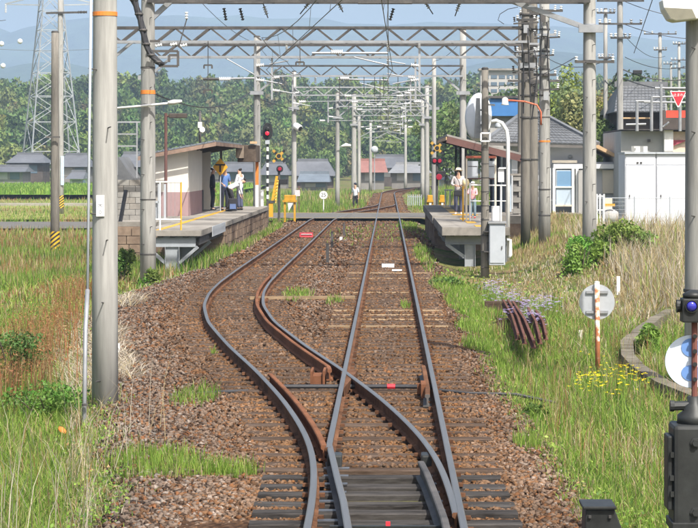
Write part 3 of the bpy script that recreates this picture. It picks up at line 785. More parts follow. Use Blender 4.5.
# hardware on the pole cluster
def hardware(tt, px, d, rows):
    for py, hw, m_ in rows:
        z = ZP(py, d); x = XP(px, d)
        bar('cross_arm', (x - hw, d - .2, z), (x + hw, d - .2, z), .07, m_, tt)
        for s_ in (-.9, .9):
            b = MB(); insulator(b, (x + s_ * hw, d - .2, z + .03), (0, 0, 1), 2, .05); b.build('insulator', INSUL, tt)
hardware(mD3, 544.5, 68, ((11, .55, STEEL_DK), (35, .35, STEEL), (75, .35, STEEL_DK)))
hardware(mD2, 533.5, 76, ((14, .5, STEEL_DK), (44, .4, STEEL), (81, .9, STEEL_DK)))
hardware(mD1, 525.5, 70, ((20, .3, STEEL_DK), (52, .3, STEEL)))
for k, lab in enumerate(('leftmost', 'second from left', 'middle', 'fourth from left', 'rightmost')):
    x0 = 522 + k * 6.2; y0 = rnd.uniform(10, 50)
    tag(MB().tube([at(x0, y0, 67.6), at(x0 + rnd.uniform(-2, 2), y0 + 8, 67.3), at(x0 + rnd.uniform(-4, 4), y0 + 25, 67.5), at(x0 + rnd.uniform(-3, 3), y0 + 70, 67.6)], .022, 6).build('down_lead', CABLE), lab + ' of the black cables running down the pole cluster', 'cable', 'cables on the pole cluster')
for px, d_, py, tt in ((526, 69.7, 33, mD1), (527, 69.7, 62, mD1), (531, 75.6, 28, mD2), (536, 75.6, 55, mD2), (543, 67.6, 22, mD3), (547, 67.6, 48, mD3), (541, 67.6, 66, mD3), (546, 67.6, 100, mD3), (535, 75.6, 92, mD2), (525, 69.7, 82, mD1)):
    c_ = at(px, py, d_); block('switch_box', c_, (.16, .14, .26), STEEL_DK if px % 2 else STEEL, tt)
    bar('bracket', c_ + Vector((-.4, 0, .3)), c_ + Vector((.4, 0, .34)), .05, STEEL_DK, tt)
    for s_ in (-.36, .36):
        b = MB(); insulator(b, c_ + Vector((s_, 0, .36)), (.3 * s_, 0, 1), 3, .045, .06); b.build('insulator', INSUL if s_ > 0 else STEEL_DK, tt)
for tt, px, d_ in ((mD1, 525.5, 70), (mD2, 533.5, 76), (mD3, 544.5, 68)):
    for py in (15, 30, 52, 70, 96, 118, 160):
        r0 = .2; MB().lathe(at(px, py, d_), [(.175, 0), (.175, .045)], n=20).build('clamp_band', STEEL_DK, tt)
for k, (px, py) in enumerate(((208, 65), (208, 90), (300, 62))):
    t = thing('drop_bracket', at(px, py, 69.5), ('upper', 'lower', 'right')[k] + ' small dark channel bracket hung below the second beam', 'bracket', 'channel brackets under the second beam')
    bar('crosspiece', at(px - 4, py, 69.5), at(px + 4, py, 69.5), .05, STEEL_DK, t); bar('side_plate', at(px - 4, py, 69.5), at(px - 4, py + 3.5, 69.5), .05, STEEL_DK, t); bar('side_plate', at(px + 4, py, 69.5), at(px + 4, py + 3.5, 69.5), .05, STEEL_DK, t)
    bar('hanger', at(px, py, 69.5), at(px, 41, 69.5), .025, STEEL_DK, t, 'cyl')
for k, (a, c) in enumerate((((262, 0), (268, 18)), ((316, -6), (300, 14)), ((335, -4), (343, 12)), ((420, -6), (433, 14)), ((462, -4), (455, 16)))):
    t = thing('strain_insulator', at(*c, 57.3), ('leftmost', 'second from left', 'middle', 'fourth from left', 'rightmost')[k] + ' slanting strain insulator hung from the nearest beam', 'insulator', 'strain insulators on the nearest beam')
    bar('rod', at(*a, 57.3), at(*c, 57.3), .03, STEEL_DK, t, 'cyl'); v_ = (at(*c, 57.3) - at(*a, 57.3)).normalized()
    b = MB(); insulator(b, at(*a, 57.3).lerp(at(*c, 57.3), .35), v_, 4, .055, .06); b.build('discs', STEEL, t, smooth=True)
t = thing('loop_cable', at(505, 10, 69), 'thin cable looping from the beam end into the pole cluster', 'cable')
MB().tube([at(518, 7, 69.4), at(508, 9, 69.4), at(500, 14, 69.4), at(498, 20, 69.4), at(504, 24, 69.4)], .012, 5).build('loop', CABLE, t)
# ------------------------------------------------------------------ foreground poles
dA = 26.8
mA = pole(105, dA, -.45, 9.5, .31, 'thick concrete pole with white number plate in the left foreground', None, 'concrete_pole',
          bands=((ZP(16, dA), ORANGE, .05),))
xA = XP(105, dA)
for px, py in ((107, 128), (106, 240), (104, 302), (102, 380), (100, 214), (99, 70)):
    z = ZP(py, dA); a = R(-90 + (px - 104) * 7); r = .15
    bar('step_bolt', (xA + math.cos(a) * r, dA + math.sin(a) * r, z), (xA + math.cos(a) * (r + .14), dA + math.sin(a) * (r + .14), z + .01), .016, STEEL_DK, mA, 'cyl')
pl = MB().box(xA - .085, xA + .015, dA - .172, dA - .160, ZP(216, dA), ZP(195, dA)).build('number_plate', WHITE, mA)
GREYTXT = mat('grey_print', (0.25, 0.25, 0.27), 0.7)
for i, ch in enumerate('1木0'):
    text_obj('lettering', ch, .062, GREYTXT, Matrix.Translation((xA - .035, dA - .1735, ZP(199 + i * 6.6, dA))) @ FACE, pl, .0004)
p_ = thing('conduit_pipe', (XP(84, 25.2), 25.2, -.5), 'thin pale conduit pipe standing just left of the foreground pole', 'pipe')
MB().tube([at(84, 450, 25.2), at(85.5, 330, 25.6), at(87.5, 290, 25.9)], .026, 10).build('lower_sleeve', STEEL_PALE, p_, smooth=True)
MB().tube([at(87.5, 291, 25.9), at(89.5, 120, 26.4), at(91.5, -40, 26.6)], .017, 8).build('pipe', BOXGREY, p_, smooth=True)
for px, py in ((84.5, 429.5), (84.8, 406)):
    MB().lathe(at(px, py, 25.25), [(.036, 0), (.036, .025)], n=10).build('collar', STEEL_DK, p_)
dE = 29.0
mE = pole(698.5, dE, -.3, 9.0, .36, 'thick concrete pole at the right edge carrying a white floodlight', None, 'concrete_pole', steps=(.9, 6, .55))
xE = XP(698.5, dE)
MB().lathe((xE, dE, ZP(292, dE)), [(.2, 0), (.2, .04)], n=24).build('band', STEEL_DK, mE)
t = thing('floodlight', at(680, 22, dE - .3), 'white floodlight head at the top right corner, tilted down', 'lamp')
dl_ = dE - .28
body = [at(660.5, 1, dl_), at(662, 10, dl_), at(668, 20, dl_), at(674, 22, dl_), at(700, 19, dl_), at(712, 8, dl_), at(712, -4, dl_), at(666, -3, dl_)]
b = MB(); n = len(body)
b.prism([(p.x, p.z) for p in body], 'y', dl_ - .2, dl_ + .2); b.build('housing', WHITE, t, bevel=.015)
gl = [at(662, 8.5, dl_), at(668.5, 19, dl_), at(674, 21.2, dl_), at(694, 18.8, dl_), at(690, 10, dl_)]
MB().prism([(p.x, p.z) for p in gl], 'y', dl_ - .207, dl_ - .19).build('lens', mat('floodlight_lens', (0.22, 0.21, 0.16), 0.25), t)
bar('bracket', at(690, 15, dE - .1), at(697, 30, dE - .1), .06, STEEL, t)

# utility poles at the left by the field
HAZ = bpy.data.materials.new('hazard_stripes'); HAZ.use_nodes = True
nt = HAZ.node_tree; b_ = nt.nodes['Principled BSDF']; b_.inputs['Roughness'].default_value = .6
ge = nt.nodes.new('ShaderNodeNewGeometry'); sx = nt.nodes.new('ShaderNodeSeparateXYZ'); nt.links.new(ge.outputs['Position'], sx.inputs[0])
ad = nt.nodes.new('ShaderNodeMath'); ad.operation = 'MULTIPLY_ADD'; ad.inputs[1].default_value = .8
nt.links.new(sx.outputs['X'], ad.inputs[0]); nt.links.new(sx.outputs['Z'], ad.inputs[2])
ad.inputs[1].default_value = -0.8
mo = nt.nodes.new('ShaderNodeMath'); mo.operation = 'PINGPONG'; mo.inputs[1].default_value = .085; nt.links.new(ad.outputs[0], mo.inputs[0])
gt = nt.nodes.new('ShaderNodeMath'); gt.operation = 'GREATER_THAN'; gt.inputs[1].default_value = .042; nt.links.new(mo.outputs[0], gt.inputs[0])
mx = nt.nodes.new('ShaderNodeMix'); mx.data_type = 'RGBA'; mx.inputs['A'].default_value = (.62, .38, .02, 1); mx.inputs['B'].default_value = (.03, .03, .03, 1)
nt.links.new(gt.outputs[0], mx.inputs['Factor']); nt.links.new(mx.outputs['Result'], b_.inputs['Base Color'])
u1 = pole(55, 83, -.68, ZP(32, 83), .33, 'shorter weathered utility pole with a yellow and black band at its foot', 'utility poles by the field', 'utility_pole', m=CONC_DK, bands=((ZP(252, 83), HAZ, .78),))
u2 = pole(60.5, 140, -.6, 14.5, .40, 'tall utility pole at the field, rising out of the picture, with striped plate', 'utility poles by the field', 'utility_pole', m=CONC, steps=(3, 12, .8), bands=((ZP(208, 140), HAZ, .8),))
bar('cross_arm', at(46, 13, 139.8), at(86, 12, 139.8), .12, STEEL_DK, u2)
for px in (78, 81, 84):
    b = MB(); insulator(b, at(px, 12, 139.8), (1, 0, 0), 2, .1, .12); b.build('insulator', STEEL_DK, u2)
MB().box(XP(61, 139.7) - .02, XP(63.5, 139.7) + .02, 139.74, 139.78, ZP(185, 140), ZP(156, 140)).build('banner', mat('pale_blue_sign', (.45, .55, .68), .6), u2)
bar('cross_arm', at(46, 137, 82.7), at(60, 137, 82.7), .06, STEEL_DK, u1)

# lattice transmission pylon
dp = 360; s = dp / F; cx_ = XP(51, dp)
py_ = thing('transmission_pylon', (cx_, dp, -.6), 'tall grey lattice transmission pylon standing in the field at left', 'pylon')
def corner(k, z):
    w = 5.2 + (2.15 - 5.2) * min(1, z / 27) + (1.1 - 2.15) * max(0, (z - 27) / 16)
    a = R(45 + 90 * k + 20); return Vector((cx_ + math.cos(a) * w * 1.414 * .82, dp + math.sin(a) * w * 1.414 * .82, z))
lv = [-.6, 4.6, 9.4, 13.6, 17.4, 21, 24.4, 27.6, 31, 35, 39, 43]
for k in range(4):
    for i in range(len(lv) - 1):
        bar('leg', corner(k, lv[i]), corner(k, lv[i + 1]), .17, PYLON, py_)
        k2 = (k + 1) % 4
        bar('brace', corner(k, lv[i]), corner(k2, lv[i + 1]), .09, PYLON, py_)
        bar('brace', corner(k2, lv[i]), corner(k, lv[i + 1]), .10, PYLON, py_)
        if i: bar('horizontal_tie', corner(k, lv[i]), corner(k2, lv[i]), .10, PYLON, py_)
for z in (28.5, 33.5, 38.5):
    for sg in (-1, 1):
        bar('cross_arm', (cx_ + sg * 1.6, dp - .8, z), (cx_ + sg * 7.5, dp, z + .2), .2, PYLON, py_)
        bar('cross_arm', (cx_ + sg * 1.4, dp - .8, z + 1.6), (cx_ + sg * 7.5, dp, z + .25), .2, PYLON, py_)
        b = MB(); insulator(b, (cx_ + sg * 7.4, dp, z + .2), (0, 0, -1), 8, .2, .18); b.build('insulator', INSUL, py_)
for j in range(2):
    wire((cx_ - 7.4, dp, 28.5 - 1.4 + 5 * j - 1), (cx_ - 160, dp - 60, 24 + 5 * j), 6, ('lower' if j == 0 else 'upper') + ' thin power line leaving the pylon to the left', .05)
# marker balls on the lines
for px, py, lab in ((1.5, 44, 'white marker ball at the very left edge, upper one'), (3, 66, 'white marker ball at the left edge, lower one'), (20, 41.5, 'white marker ball nearest to the pylon')):
    t = tag(MB().lathe(at(px, py, 330) - Vector((0, 0, .35)), [(.1, 0), (.32, .12), (.4, .4), (.32, .65), (.1, .78)], n=12).build('marker_ball', WHITE, smooth=True), lab, 'marker ball', 'marker balls on the power line')
wire(at(-60, 43, 330), at(120, 47, 330), .8, 'thin power line carrying the white marker balls', .03)

# utility poles at the right behind the houses
def util(px, d, top_py, label, dia=.32, arms=(), m=None):
    t = pole(px, d, .2, ZP(top_py, d), dia, label, 'utility poles behind the houses', 'utility_pole', m=m or CONC, seg=14)
    x = XP(px, d)
    for py, hw in arms:
        z = ZP(py, d); bar('cross_arm', (x - hw, d - .2, z), (x + hw, d - .2, z), .09, STEEL_DK, t)
        for s_ in (-.95, -.5, .5, .95):
            b = MB(); insulator(b, (x + s_ * hw, d - .2, z + .04), (0, 0, 1), 2, .09, .12); b.build('insulator', STEEL if s_ > 0 else INSUL, t)
    return t
util(620, 112, -25, 'tallest utility pole behind the white storage lockers', .34, ((1, 1.2), (24, 1.1), (38, .5)))
util(605.5, 122, 9, 'slim utility pole close left of the tallest one, before the trees', .26, ((13, .5), (58, .4)))
util(660, 175, 33, 'distant utility pole with a crossarm at its top, behind the railings', .34, ((34, 1.3), (50, .5)))
util(679, 215, 42, 'farthest thin utility pole near the triangular stop sign', .32, ((44, .6), (60, .8), (68, .8)))
util(671, 230, 62, 'short far utility pole between two others near the stop sign', .3, ((64, .8),))
for (a, b_, lab) in (((624, 1, 112), (760, 12, 112), 'upper wire running right from the tallest utility pole'), ((624, 24, 112), (760, 30, 112), 'lower wire running right from the tallest utility pole'),
                    ((655, -8, 80), (634, 53, 112), 'slanting stay wire before the far utility poles'), ((620, 30, 112), (665, 56, 175), 'wire descending from the tallest utility pole to the crossarmed one'),
                    ((625, 57, 112), (700, 60, 150), 'wire passing below the crossarms at right'), ((620, 68, 112), (720, 69, 112), 'thick cable with a black box right of the tallest utility pole'),
                    ((620, 77, 112), (720, 80, 130), 'lowest cable between the right utility poles'), ((605, 80, 122), (620, 62, 112), 'drooping cable between the two nearest utility poles')):
    wire(at(*a), at(*b_), .6 if 'slant' not in lab else 0, lab, .03 if 'thick' in lab or 'cable' in lab else .018, m=CABLE)
tag(MB().box(XP(633, 112), XP(642, 112), 111.9, 112.1, ZP(72, 112) - .1, ZP(68, 112) - .1).build('cable_joint_box', BLACK, bevel=.03), 'black joint box hung on the cable right of the tallest utility pole', 'box')
# pole with speaker behind the left shelter
t = pole(200, 100, -.4, ZP(112, 100), .14, 'thin pole with white speaker behind the left shelter roof', None, 'speaker_pole', m=STEEL_DK)
MB().lathe(at(200.5, 131, 99.8), [(.05, 0), (.06, .12), (.12, .28), (.13, .3)], (.3, -.8, .2), 12).build('horn', WHITE, t, smooth=True)
MB().box(XP(198, 99.9), XP(202, 99.9), 99.8, 100, ZP(128, 100), ZP(122, 100)).build('speaker_box', WHITE, t, bevel=.02)
# street lamp arm across the stout left mast
t = thing('street_lamp', at(148, 105, 56.6), 'slim white lamp arm reaching right from the stout left mast', 'lamp')
MB().tube([at(113, 108.5, 56.7), at(140, 106, 56.7), at(160, 104, 56.7), at(170, 103, 56.7)], .03, 8).build('arm', WHITE, t, smooth=True)
MB().tube([at(168, 103, 56.7), at(174, 102, 56.7), at(182, 101, 56.7)], [.05, .065, .03], 8).build('lamp_head', WHITE, t, smooth=True)
# far lamp beside the track mast
t = thing('street_lamp', at(340, 146, 149.6), 'small white lamp sticking out of a mast beyond the crossing', 'lamp')
bar('arm', at(338, 148, 149.7), at(342, 146, 149.7), .05, STEEL, t); MB().tube([at(341, 146.5, 149.7), at(346, 145, 149.7), at(351, 145.5, 149.7)], [.06, .14, .07], 8).build('lamp_head', WHITE, t, smooth=True)
# white round mirror far by the red roof
t = thing('traffic_mirror', at(374.5, 205, 205), 'round pale mirror on a thin post before the red-roofed house', 'mirror')
MB().lathe(at(374.5, 149.5, 205), [(.28, -.05), (.34, -.02), (.34, .02), (.1, .06)], (0, -1, 0), 18).build('disc', BOXGREY, t, smooth=True)
bar('post', at(374.5, 190, 205.1), at(374.5, 146, 205.1), .09, STEEL, t, 'cyl')
# ------------------------------------------------------------------ left platform
ZP0 = .80
PX = -5.28
lp_ = thing('station_platform', (-7, 62, -.4), 'left station platform on brown masonry with a steel-framed near end', 'platform')
MB().box(-6.95, PX + .02, 62.0, 71.0, ZP0 - .16, ZP0).build('deck_slab', SLAB, lp_)
MB().box(-9.0, PX - .06, 71.003, 96.5, -.5, ZP0 - .15).build('fill', STONE, lp_)
for i in range(10):
    MB().box(-9.0, PX + .06, 71.01 + i * 2.55, 71.0 + i * 2.55 + 2.54, ZP0 - .147, ZP0 + .002 + .004 * rnd.random()).build('coping_slab', SLAB, lp_)
MB().box(-6.6, -6.42, 62.3, 71, ZP0 + .0005, ZP0 + .007).build('yellow_line', YELLOW, lp_)
MB().box(-6.6, -6.42, 71.0, 96.3, ZP0 + .001, ZP0 + .012).build('yellow_line', YELLOW, lp_)
r_ = random.Random(4); z = -.45; row = 0
while z < ZP0 - .2:
    y = 71.02 - (row % 2) * .0 ; hh = .27
    while y < 96.4:
        L = r_.uniform(.55, .85) if y > 71.1 or row % 2 == 0 else .4
        L = min(L, 96.45 - y)
        if L > .1: block('stone_block', (PX - .03 + r_.uniform(-.02, .015), y + L / 2, z), (.10, L - .025, hh - .02), STONE, lp_)
        y += L
    z += hh; row += 1
# end face of the masonry, seen under the steel extension
z = -.45; row = 0
while z < ZP0 - .2:
    x = PX - .12
    while x > -8.9:
        L = r_.uniform(.45, .7); block('stone_block', (x - L / 2, 70.98, z), (L - .025, .08, .25), STONE, lp_); x -= L
    z += .27; row += 1
# steel frame: cross beams, column, struts
for yb_ in (62.15, 66.5):
    b = MB(); b.box(-6.9, PX - .15, yb_ - .06, yb_ + .06, ZP0 - .22, ZP0 - .20); b.box(-6.9, PX - .15, yb_ - .006, yb_ + .006, ZP0 - .45, ZP0 - .22); b.box(-6.9, PX - .15, yb_ - .06, yb_ + .06, ZP0 - .47, ZP0 - .45); b.build('cross_beam', GREYPAINT, lp_)
    cxm = XP(172.5, 62.2)
    b = MB(); b.box(cxm - .2, cxm - .188, yb_ - .1, yb_ + .1, -.55, ZP0 - .47); b.box(cxm + .188, cxm + .2, yb_ - .1, yb_ + .1, -.55, ZP0 - .47); b.box(cxm - .188, cxm + .188, yb_ - .008, yb_ + .008, -.55, ZP0 - .47); b.build('column', GREYPAINT, lp_)
    bar('strut', (cxm - .2, yb_, -.12), (cxm - .72, yb_, ZP0 - .47), .09, GREYPAINT, lp_); bar('strut', (cxm + .2, yb_, -.12), (cxm + .72, yb_, ZP0 - .47), .09, GREYPAINT, lp_)
    block('footing', (cxm, yb_, -.75), (.75, .5, .25), SLAB, lp_)
for k in range(5):
    block('joist', (-6.8 + k * .36, 66.5, ZP0 - .2), (.14, 8.9, .038), STEEL_DK, lp_)
block('edge_plate', (PX + .035, 68.3, ZP0 - .30), (.02, 5.2, .30), BOXGREY, lp_)
bar('side_stringer', (PX - .1, 62.3, ZP0 - .32), (PX - .1, 71, ZP0 - .32), .08, STEEL_DK, lp_, h=.2)
# railing at the near end
rl = thing('railing', (XP(165, 62.3), 62.3, ZP0), 'white and yellow pipe railing across the near end of the left platform', 'railing')
for px, m_ in ((151, WHITE), (160, WHITE), (181, YELLOW)):
    bar('post', (XP(px, 62.3), 62.3, ZP0 - .1), (XP(px, 62.3), 62.3, ZP(182, 62.3)), .05, m_, rl, 'cyl')
bar('rail', at(150, 182, 62.3), at(181, 182, 62.3), .05, WHITE, rl, 'cyl'); bar('rail', at(150, 219.5, 62.3), at(181, 219.5, 62.3), .05, WHITE, rl, 'cyl')
for px in (154, 157, 163, 167, 171, 175): bar('wire_bar', at(px, 219.5, 62.3), at(px, 182, 62.3), .008, STEEL_PALE, rl, 'cyl')
bar('corner_post', (XP(152, 61.9), 61.9, -.15), (XP(152, 61.9), 61.9, ZP(60, 61.9)), .055, WHITE, rl, 'cyl')
t = thing('fence_gate', (XP(155, 63.5), 63.5, ZP0), 'small pale framed panel standing behind the left railing', 'panel')
for a, b_ in (((151, 184), (151, 220)), ((159, 184), (159, 220)), ((151, 202), (159, 202)), ((165, 184), (165, 220))): bar('frame_bar', at(*a, 63.6), at(*b_, 63.6), .06, BOXGREY, t)
MB().box(XP(152, 63.7), XP(158, 63.7), 63.65, 63.7, ZP(219, 63.7), ZP(203, 63.7)).build('panel', BOXGREY, t)

# left shelter
sh = thing('platform_shelter', (-7.3, 78.7, ZP0), 'cream and mauve waiting shelter with a sloping lean-to roof on the left platform', 'shelter')
XW = -7.15
def wall(name, x0, x1, y0, y1, zt0, zt1=None, dado=True):
    zt1 = zt1 or zt0
    zs = 1.66
    lo = ZP0 + .003
    if dado: MB().box(x0, x1, y0, y1, lo, zs).build('dado', MAUVE, sh)
    b = MB(); b.add([(x0, y0, zs if dado else lo), (x1, y0, zs if dado else lo), (x1, y0, zt1), (x0, y0, zt0), (x0, y1, zs if dado else lo), (x1, y1, zs if dado else lo), (x1, y1, zt1), (x0, y1, zt0)],
          [(0, 1, 2, 3), (7, 6, 5, 4), (0, 4, 5, 1), (1, 5, 6, 2), (2, 6, 7, 3), (3, 7, 4, 0)]); b.build(name, OFFWHITE, sh)
def roofz(x): return 3.02 + (x + 8.8) * .185
wall('end_wall', -8.6, XW, 78.7, 78.82, roofz(-8.6) - .12, roofz(XW) - .12)
wall('side_wall', XW - .12, XW + .002, 78.822, 84.6, roofz(XW) - .13)
wall('partition', -7.62, -7.22, 89.6, 89.7, roofz(-7.4) - .12, dado=False)
wall('back_wall', -8.72, -8.602, 78.7, 92, roofz(-8.7) - .12)
b = MB(); b.add([(-8.9, 78.2, roofz(-8.9)), (-6.15, 78.2, roofz(-6.15)), (-6.15, 92.5, roofz(-6.15)), (-8.9, 92.5, roofz(-8.9)),
                 (-8.9, 78.2, roofz(-8.9) - .05), (-6.15, 78.2, roofz(-6.15) - .05), (-6.15, 92.5, roofz(-6.15) - .05), (-8.9, 92.5, roofz(-8.9) - .05)],
                [(0, 1, 2, 3), (7, 6, 5, 4), (0, 4, 5, 1), (1, 5, 6, 2), (2, 6, 7, 3), (3, 7, 4, 0)])
roof = b.build('roof', mat('slate_metal_roof', (.2, .23, .26), .4, .3), sh)
for k in range(14):
    x = -8.8 + k * .2; bar('roof_rib', (x, 78.18, roofz(x) + .008), (x, 92.52, roofz(x) + .008), .03, MATS['slate_metal_roof'], roof, h=.025)
bar('fascia', (-8.9, 78.16, roofz(-8.9) - .14), (-6.13, 78.16, roofz(-6.13) - .14), .04, mat('weathered_fascia', (.24, .17, .13), .85, var=.3), sh, h=.14)
bar('fascia', (-6.13, 78.16, roofz(-6.13) - .13), (-6.13, 92.5, roofz(-6.13) - .13), .04, MATS['weathered_fascia'], sh, h=.13)
for y in np.arange(79, 92, 1.6): bar('rafter', (-8.6, y, roofz(-8.6) - .11), (-6.2, y, roofz(-6.2) - .11), .08, WALLDK, sh, h=.1)
for y in (91.6,): bar('post', (-6.95, y, ZP0), (-6.95, y, roofz(-6.95) - .1), .09, STEEL_DK, sh)
b = MB(); b.box(XP(238, 93), XP(256.5, 93), 92.6, 95.5, ZP(162, 93), ZP(145, 93)); b.build('hood', mat('brown_hood', (.11, .085, .065), .85, var=.4), sh, bevel=.02)
MB().box(XP(236, 92.6), XP(244, 92.6), 92.45, 92.62, ZP(158, 92.5), ZP(146, 92.5)).build('hood_panel', mat('weathered_board', (.27, .22, .17), .85, var=.3), sh)
bar('ridge_board', at(250, 142.5, 92.5), at(257, 142.5, 92.5), .1, TAN, sh)
bt = MB().box(-8.5, -8.1, 80, 88, ZP0 + .38, ZP0 + .44).build('bench_seat', WALLDK, sh)
MB().box(-7.75, -7.3, 86.6, 87.1, ZP0 + .003, ZP0 + .85).build('bin', BLACK, sh, bevel=.05)
# orange and white post at the platform end
t = thing('marker_post', (XP(257, 95.5), 95.5, ZP0), 'orange-topped white post at the far end of the left platform', 'post')
bar('lower', (XP(257, 95.5), 95.5, ZP0), (XP(257, 95.5), 95.5, ZP(185, 95.5)), .13, WHITE, t); bar('upper', (XP(257, 95.5), 95.5, ZP(185, 95.5)), (XP(257, 95.5), 95.5, ZP(157, 95.5)), .13, ORANGE, t)
# red-brown lamp post
t = thing('lamp_post', (XP(165.8, 77), 77, ZP0), 'red-brown lamp post with flat dark head before the left shelter', 'lamp')
xl = XP(165.8, 77)
bar('post', (xl, 77, ZP0), (xl, 77, ZP(113, 77)), .11, REDBROWN, t, 'cyl'); bar('arm', (xl, 77, ZP(116, 77)), (XP(172, 77), 77, ZP(116, 77)), .06, REDBROWN, t, 'cyl')
MB().box(XP(169, 77), XP(187, 77), 76.85, 77.15, ZP(118, 77), ZP(113.3, 77)).build('lamp_head', mat('dark_brown_lamp', (.07, .055, .045), .6), t, bevel=.03)
# diamond sign with T
t = thing('diamond_sign', (XP(220.3, 86), 86, ZP0), 'yellow diamond sign with a black T in front of the people', 'sign')
cc = at(220.3, 167, 86); q = .30
MB().prism([(cc.x - q, cc.z), (cc.x, cc.z - q * 1.15), (cc.x + q, cc.z), (cc.x, cc.z + q * 1.15)], 'y', 85.97, 86.0).build('plate', YELLOW, t)
bk = MB(); bk.box(cc.x - .2, cc.x + .2, 85.962, 85.97, cc.z + .06, cc.z + .12); bk.box(cc.x - .035, cc.x + .035, 85.962, 85.97, cc.z - .2, cc.z + .06); bk.build('letter_t', BLACK, t)
bar('post', (cc.x, 86.03, ZP0), (cc.x, 86.03, cc.z), .05, BOXGREY, t, 'cyl')

# block wall left of the left platform
bw = thing('block_wall', (-8.8, 73, -.6), 'grey concrete block wall end between the foreground pole and left mast', 'wall')
z = -.6; row = 0
while z < 2.1:
    x = XP(112, 73) - (.2 if row % 2 else 0)
    while x < XP(152, 73):
        block('wall_block', (x + .195, 73 + r_.uniform(-.006, .006), z), (.38, .15, .185), BLOCKM if r_.random() < .8 else SLAB, bw); x += .395
    z += .197; row += 1
MB().box(XP(112, 73) - .2, XP(152, 73) + .3, 73.02, 73.06, -.6, 2.08).build('mortar', mat('mortar', (.17, .16, .15), .95), bw)
t = thing('stay_pole', (XP(112, 72), 72, -.6), 'slanting dark timber strut leaning by the block wall', 'strut')
bar('strut', (XP(113, 71), 71, -.5), (XP(126, 71.5), 71.5, ZP(190, 71.5)), .09, BLACK, t)
t = thing('small_shed', (XP(128, 74), 76, -.5), 'small grey-roofed hut roof peeking over the block wall', 'hut')
MB().prism([(XP(112, 77), ZP(190, 77)), (XP(112, 77), ZP(163, 77)), (XP(122, 77), ZP(157, 77)), (XP(136, 77), ZP(178, 77)), (XP(136, 77), ZP(190, 77))], 'y', 76, 79).build('roof', ROOFGREY, t)
MB().box(XP(113, 77), XP(135, 77), 76.2, 78.8, -.6, ZP(188, 77)).build('wall', WALLDK, t)
t = thing('frame_stand', (XP(125, 75), 74.5, 2.0), 'thin metal frame above the block wall behind the mast', 'frame')
for a, b_ in (((115, 122), (140, 122)), ((117, 122), (117, 146)), ((117, 146), (137, 146)), ((115, 134), (137, 134)), ((137, 122), (137, 178)), ((117, 146), (117, 175))): bar('frame_bar', at(*a, 74.5), at(*b_, 74.5), .05, STEEL, t)

# ------------------------------------------------------------------ right platform
rp_ = thing('station_platform', (2.5, 66, -.4), 'right station platform with timber-edged deck on steel supports', 'platform')
RX = 1.60
for i in range(4):
    y0 = 65.0 + i * 3.0
    MB().box(RX, 3.6, y0 + .006, y0 + 2.99, ZP0 - .24, ZP0 - .002 * i).build('deck_slab', SLAB, rp_)
MB().box(RX - .05, 5.0, 77.006, 97, ZP0 - .22, ZP0 + .05).build('deck_slab', SLAB, rp_)
MB().box(RX + .12, 4.9, 77.01, 96.8, -.5, ZP0 - .225).build('fill', STONE, rp_)
z = -.45; row = 0
while z < ZP0 - .24:
    y = 77.02
    while y < 97:
        L = min(r_.uniform(.55, .9), 97.0 - y)
        if L > .1: block('stone_block', (RX + .08 + r_.uniform(-.015, .015), y + L / 2, z), (.1, L - .025, .25), STONE, rp_)
        y += L
    z += .27; row += 1
for y0, y1, x0, x1 in ((65.6, 67.2, 2.62, 3.0), (69.5, 71.6, 2.5, 2.8), (74, 75.4, 2.45, 2.75), (78, 79.6, 2.3, 3.2), (82, 88, 2.3, 2.6), (90, 96, 2.3, 2.6)):
    MB().box(x0, x1, y0, y1, ZP0 + (.003 if y0 < 77 else .0535), ZP0 + (.010 if y0 < 77 else .06)).build('yellow_paving', YELLOW, rp_)
for yb_ in (65.5, 70.5, 75):
    b = MB(); b.box(RX + .1, 3.55, yb_ - .06, yb_ + .06, ZP0 - .28, ZP0 - .26); b.box(RX + .1, 3.55, yb_ - .006, yb_ + .006, ZP0 - .5, ZP0 - .28); b.box(RX + .1, 3.55, yb_ - .06, yb_ + .06, ZP0 - .52, ZP0 - .5); b.build('cross_beam', GREYPAINT, rp_)
    for px in (470, 501):
        cx2 = XP(px, 65.5)
        b = MB(); b.box(cx2 - .16, cx2 - .148, yb_ - .1, yb_ + .1, -.6, ZP0 - .52); b.box(cx2 + .148, cx2 + .16, yb_ - .1, yb_ + .1, -.6, ZP0 - .52); b.box(cx2 - .148, cx2 + .148, yb_ - .008, yb_ + .008, -.6, ZP0 - .52); b.build('column', GREYPAINT, rp_)
    cx2 = XP(470, 65.5)
    bar('strut', (cx2 - .16, yb_, -.1), (cx2 - .7, yb_, ZP0 - .52), .1, GREYPAINT, rp_)
for x in np.arange(1.9, 3.6, .42): block('joist', (x, 71, ZP0 - .262), (.12, 11.8, .02), STEEL_DK, rp_)
block('kerb', (RX + .06, 71, ZP0 - .3), (.1, 11.9, .06), STEEL_DK, rp_)
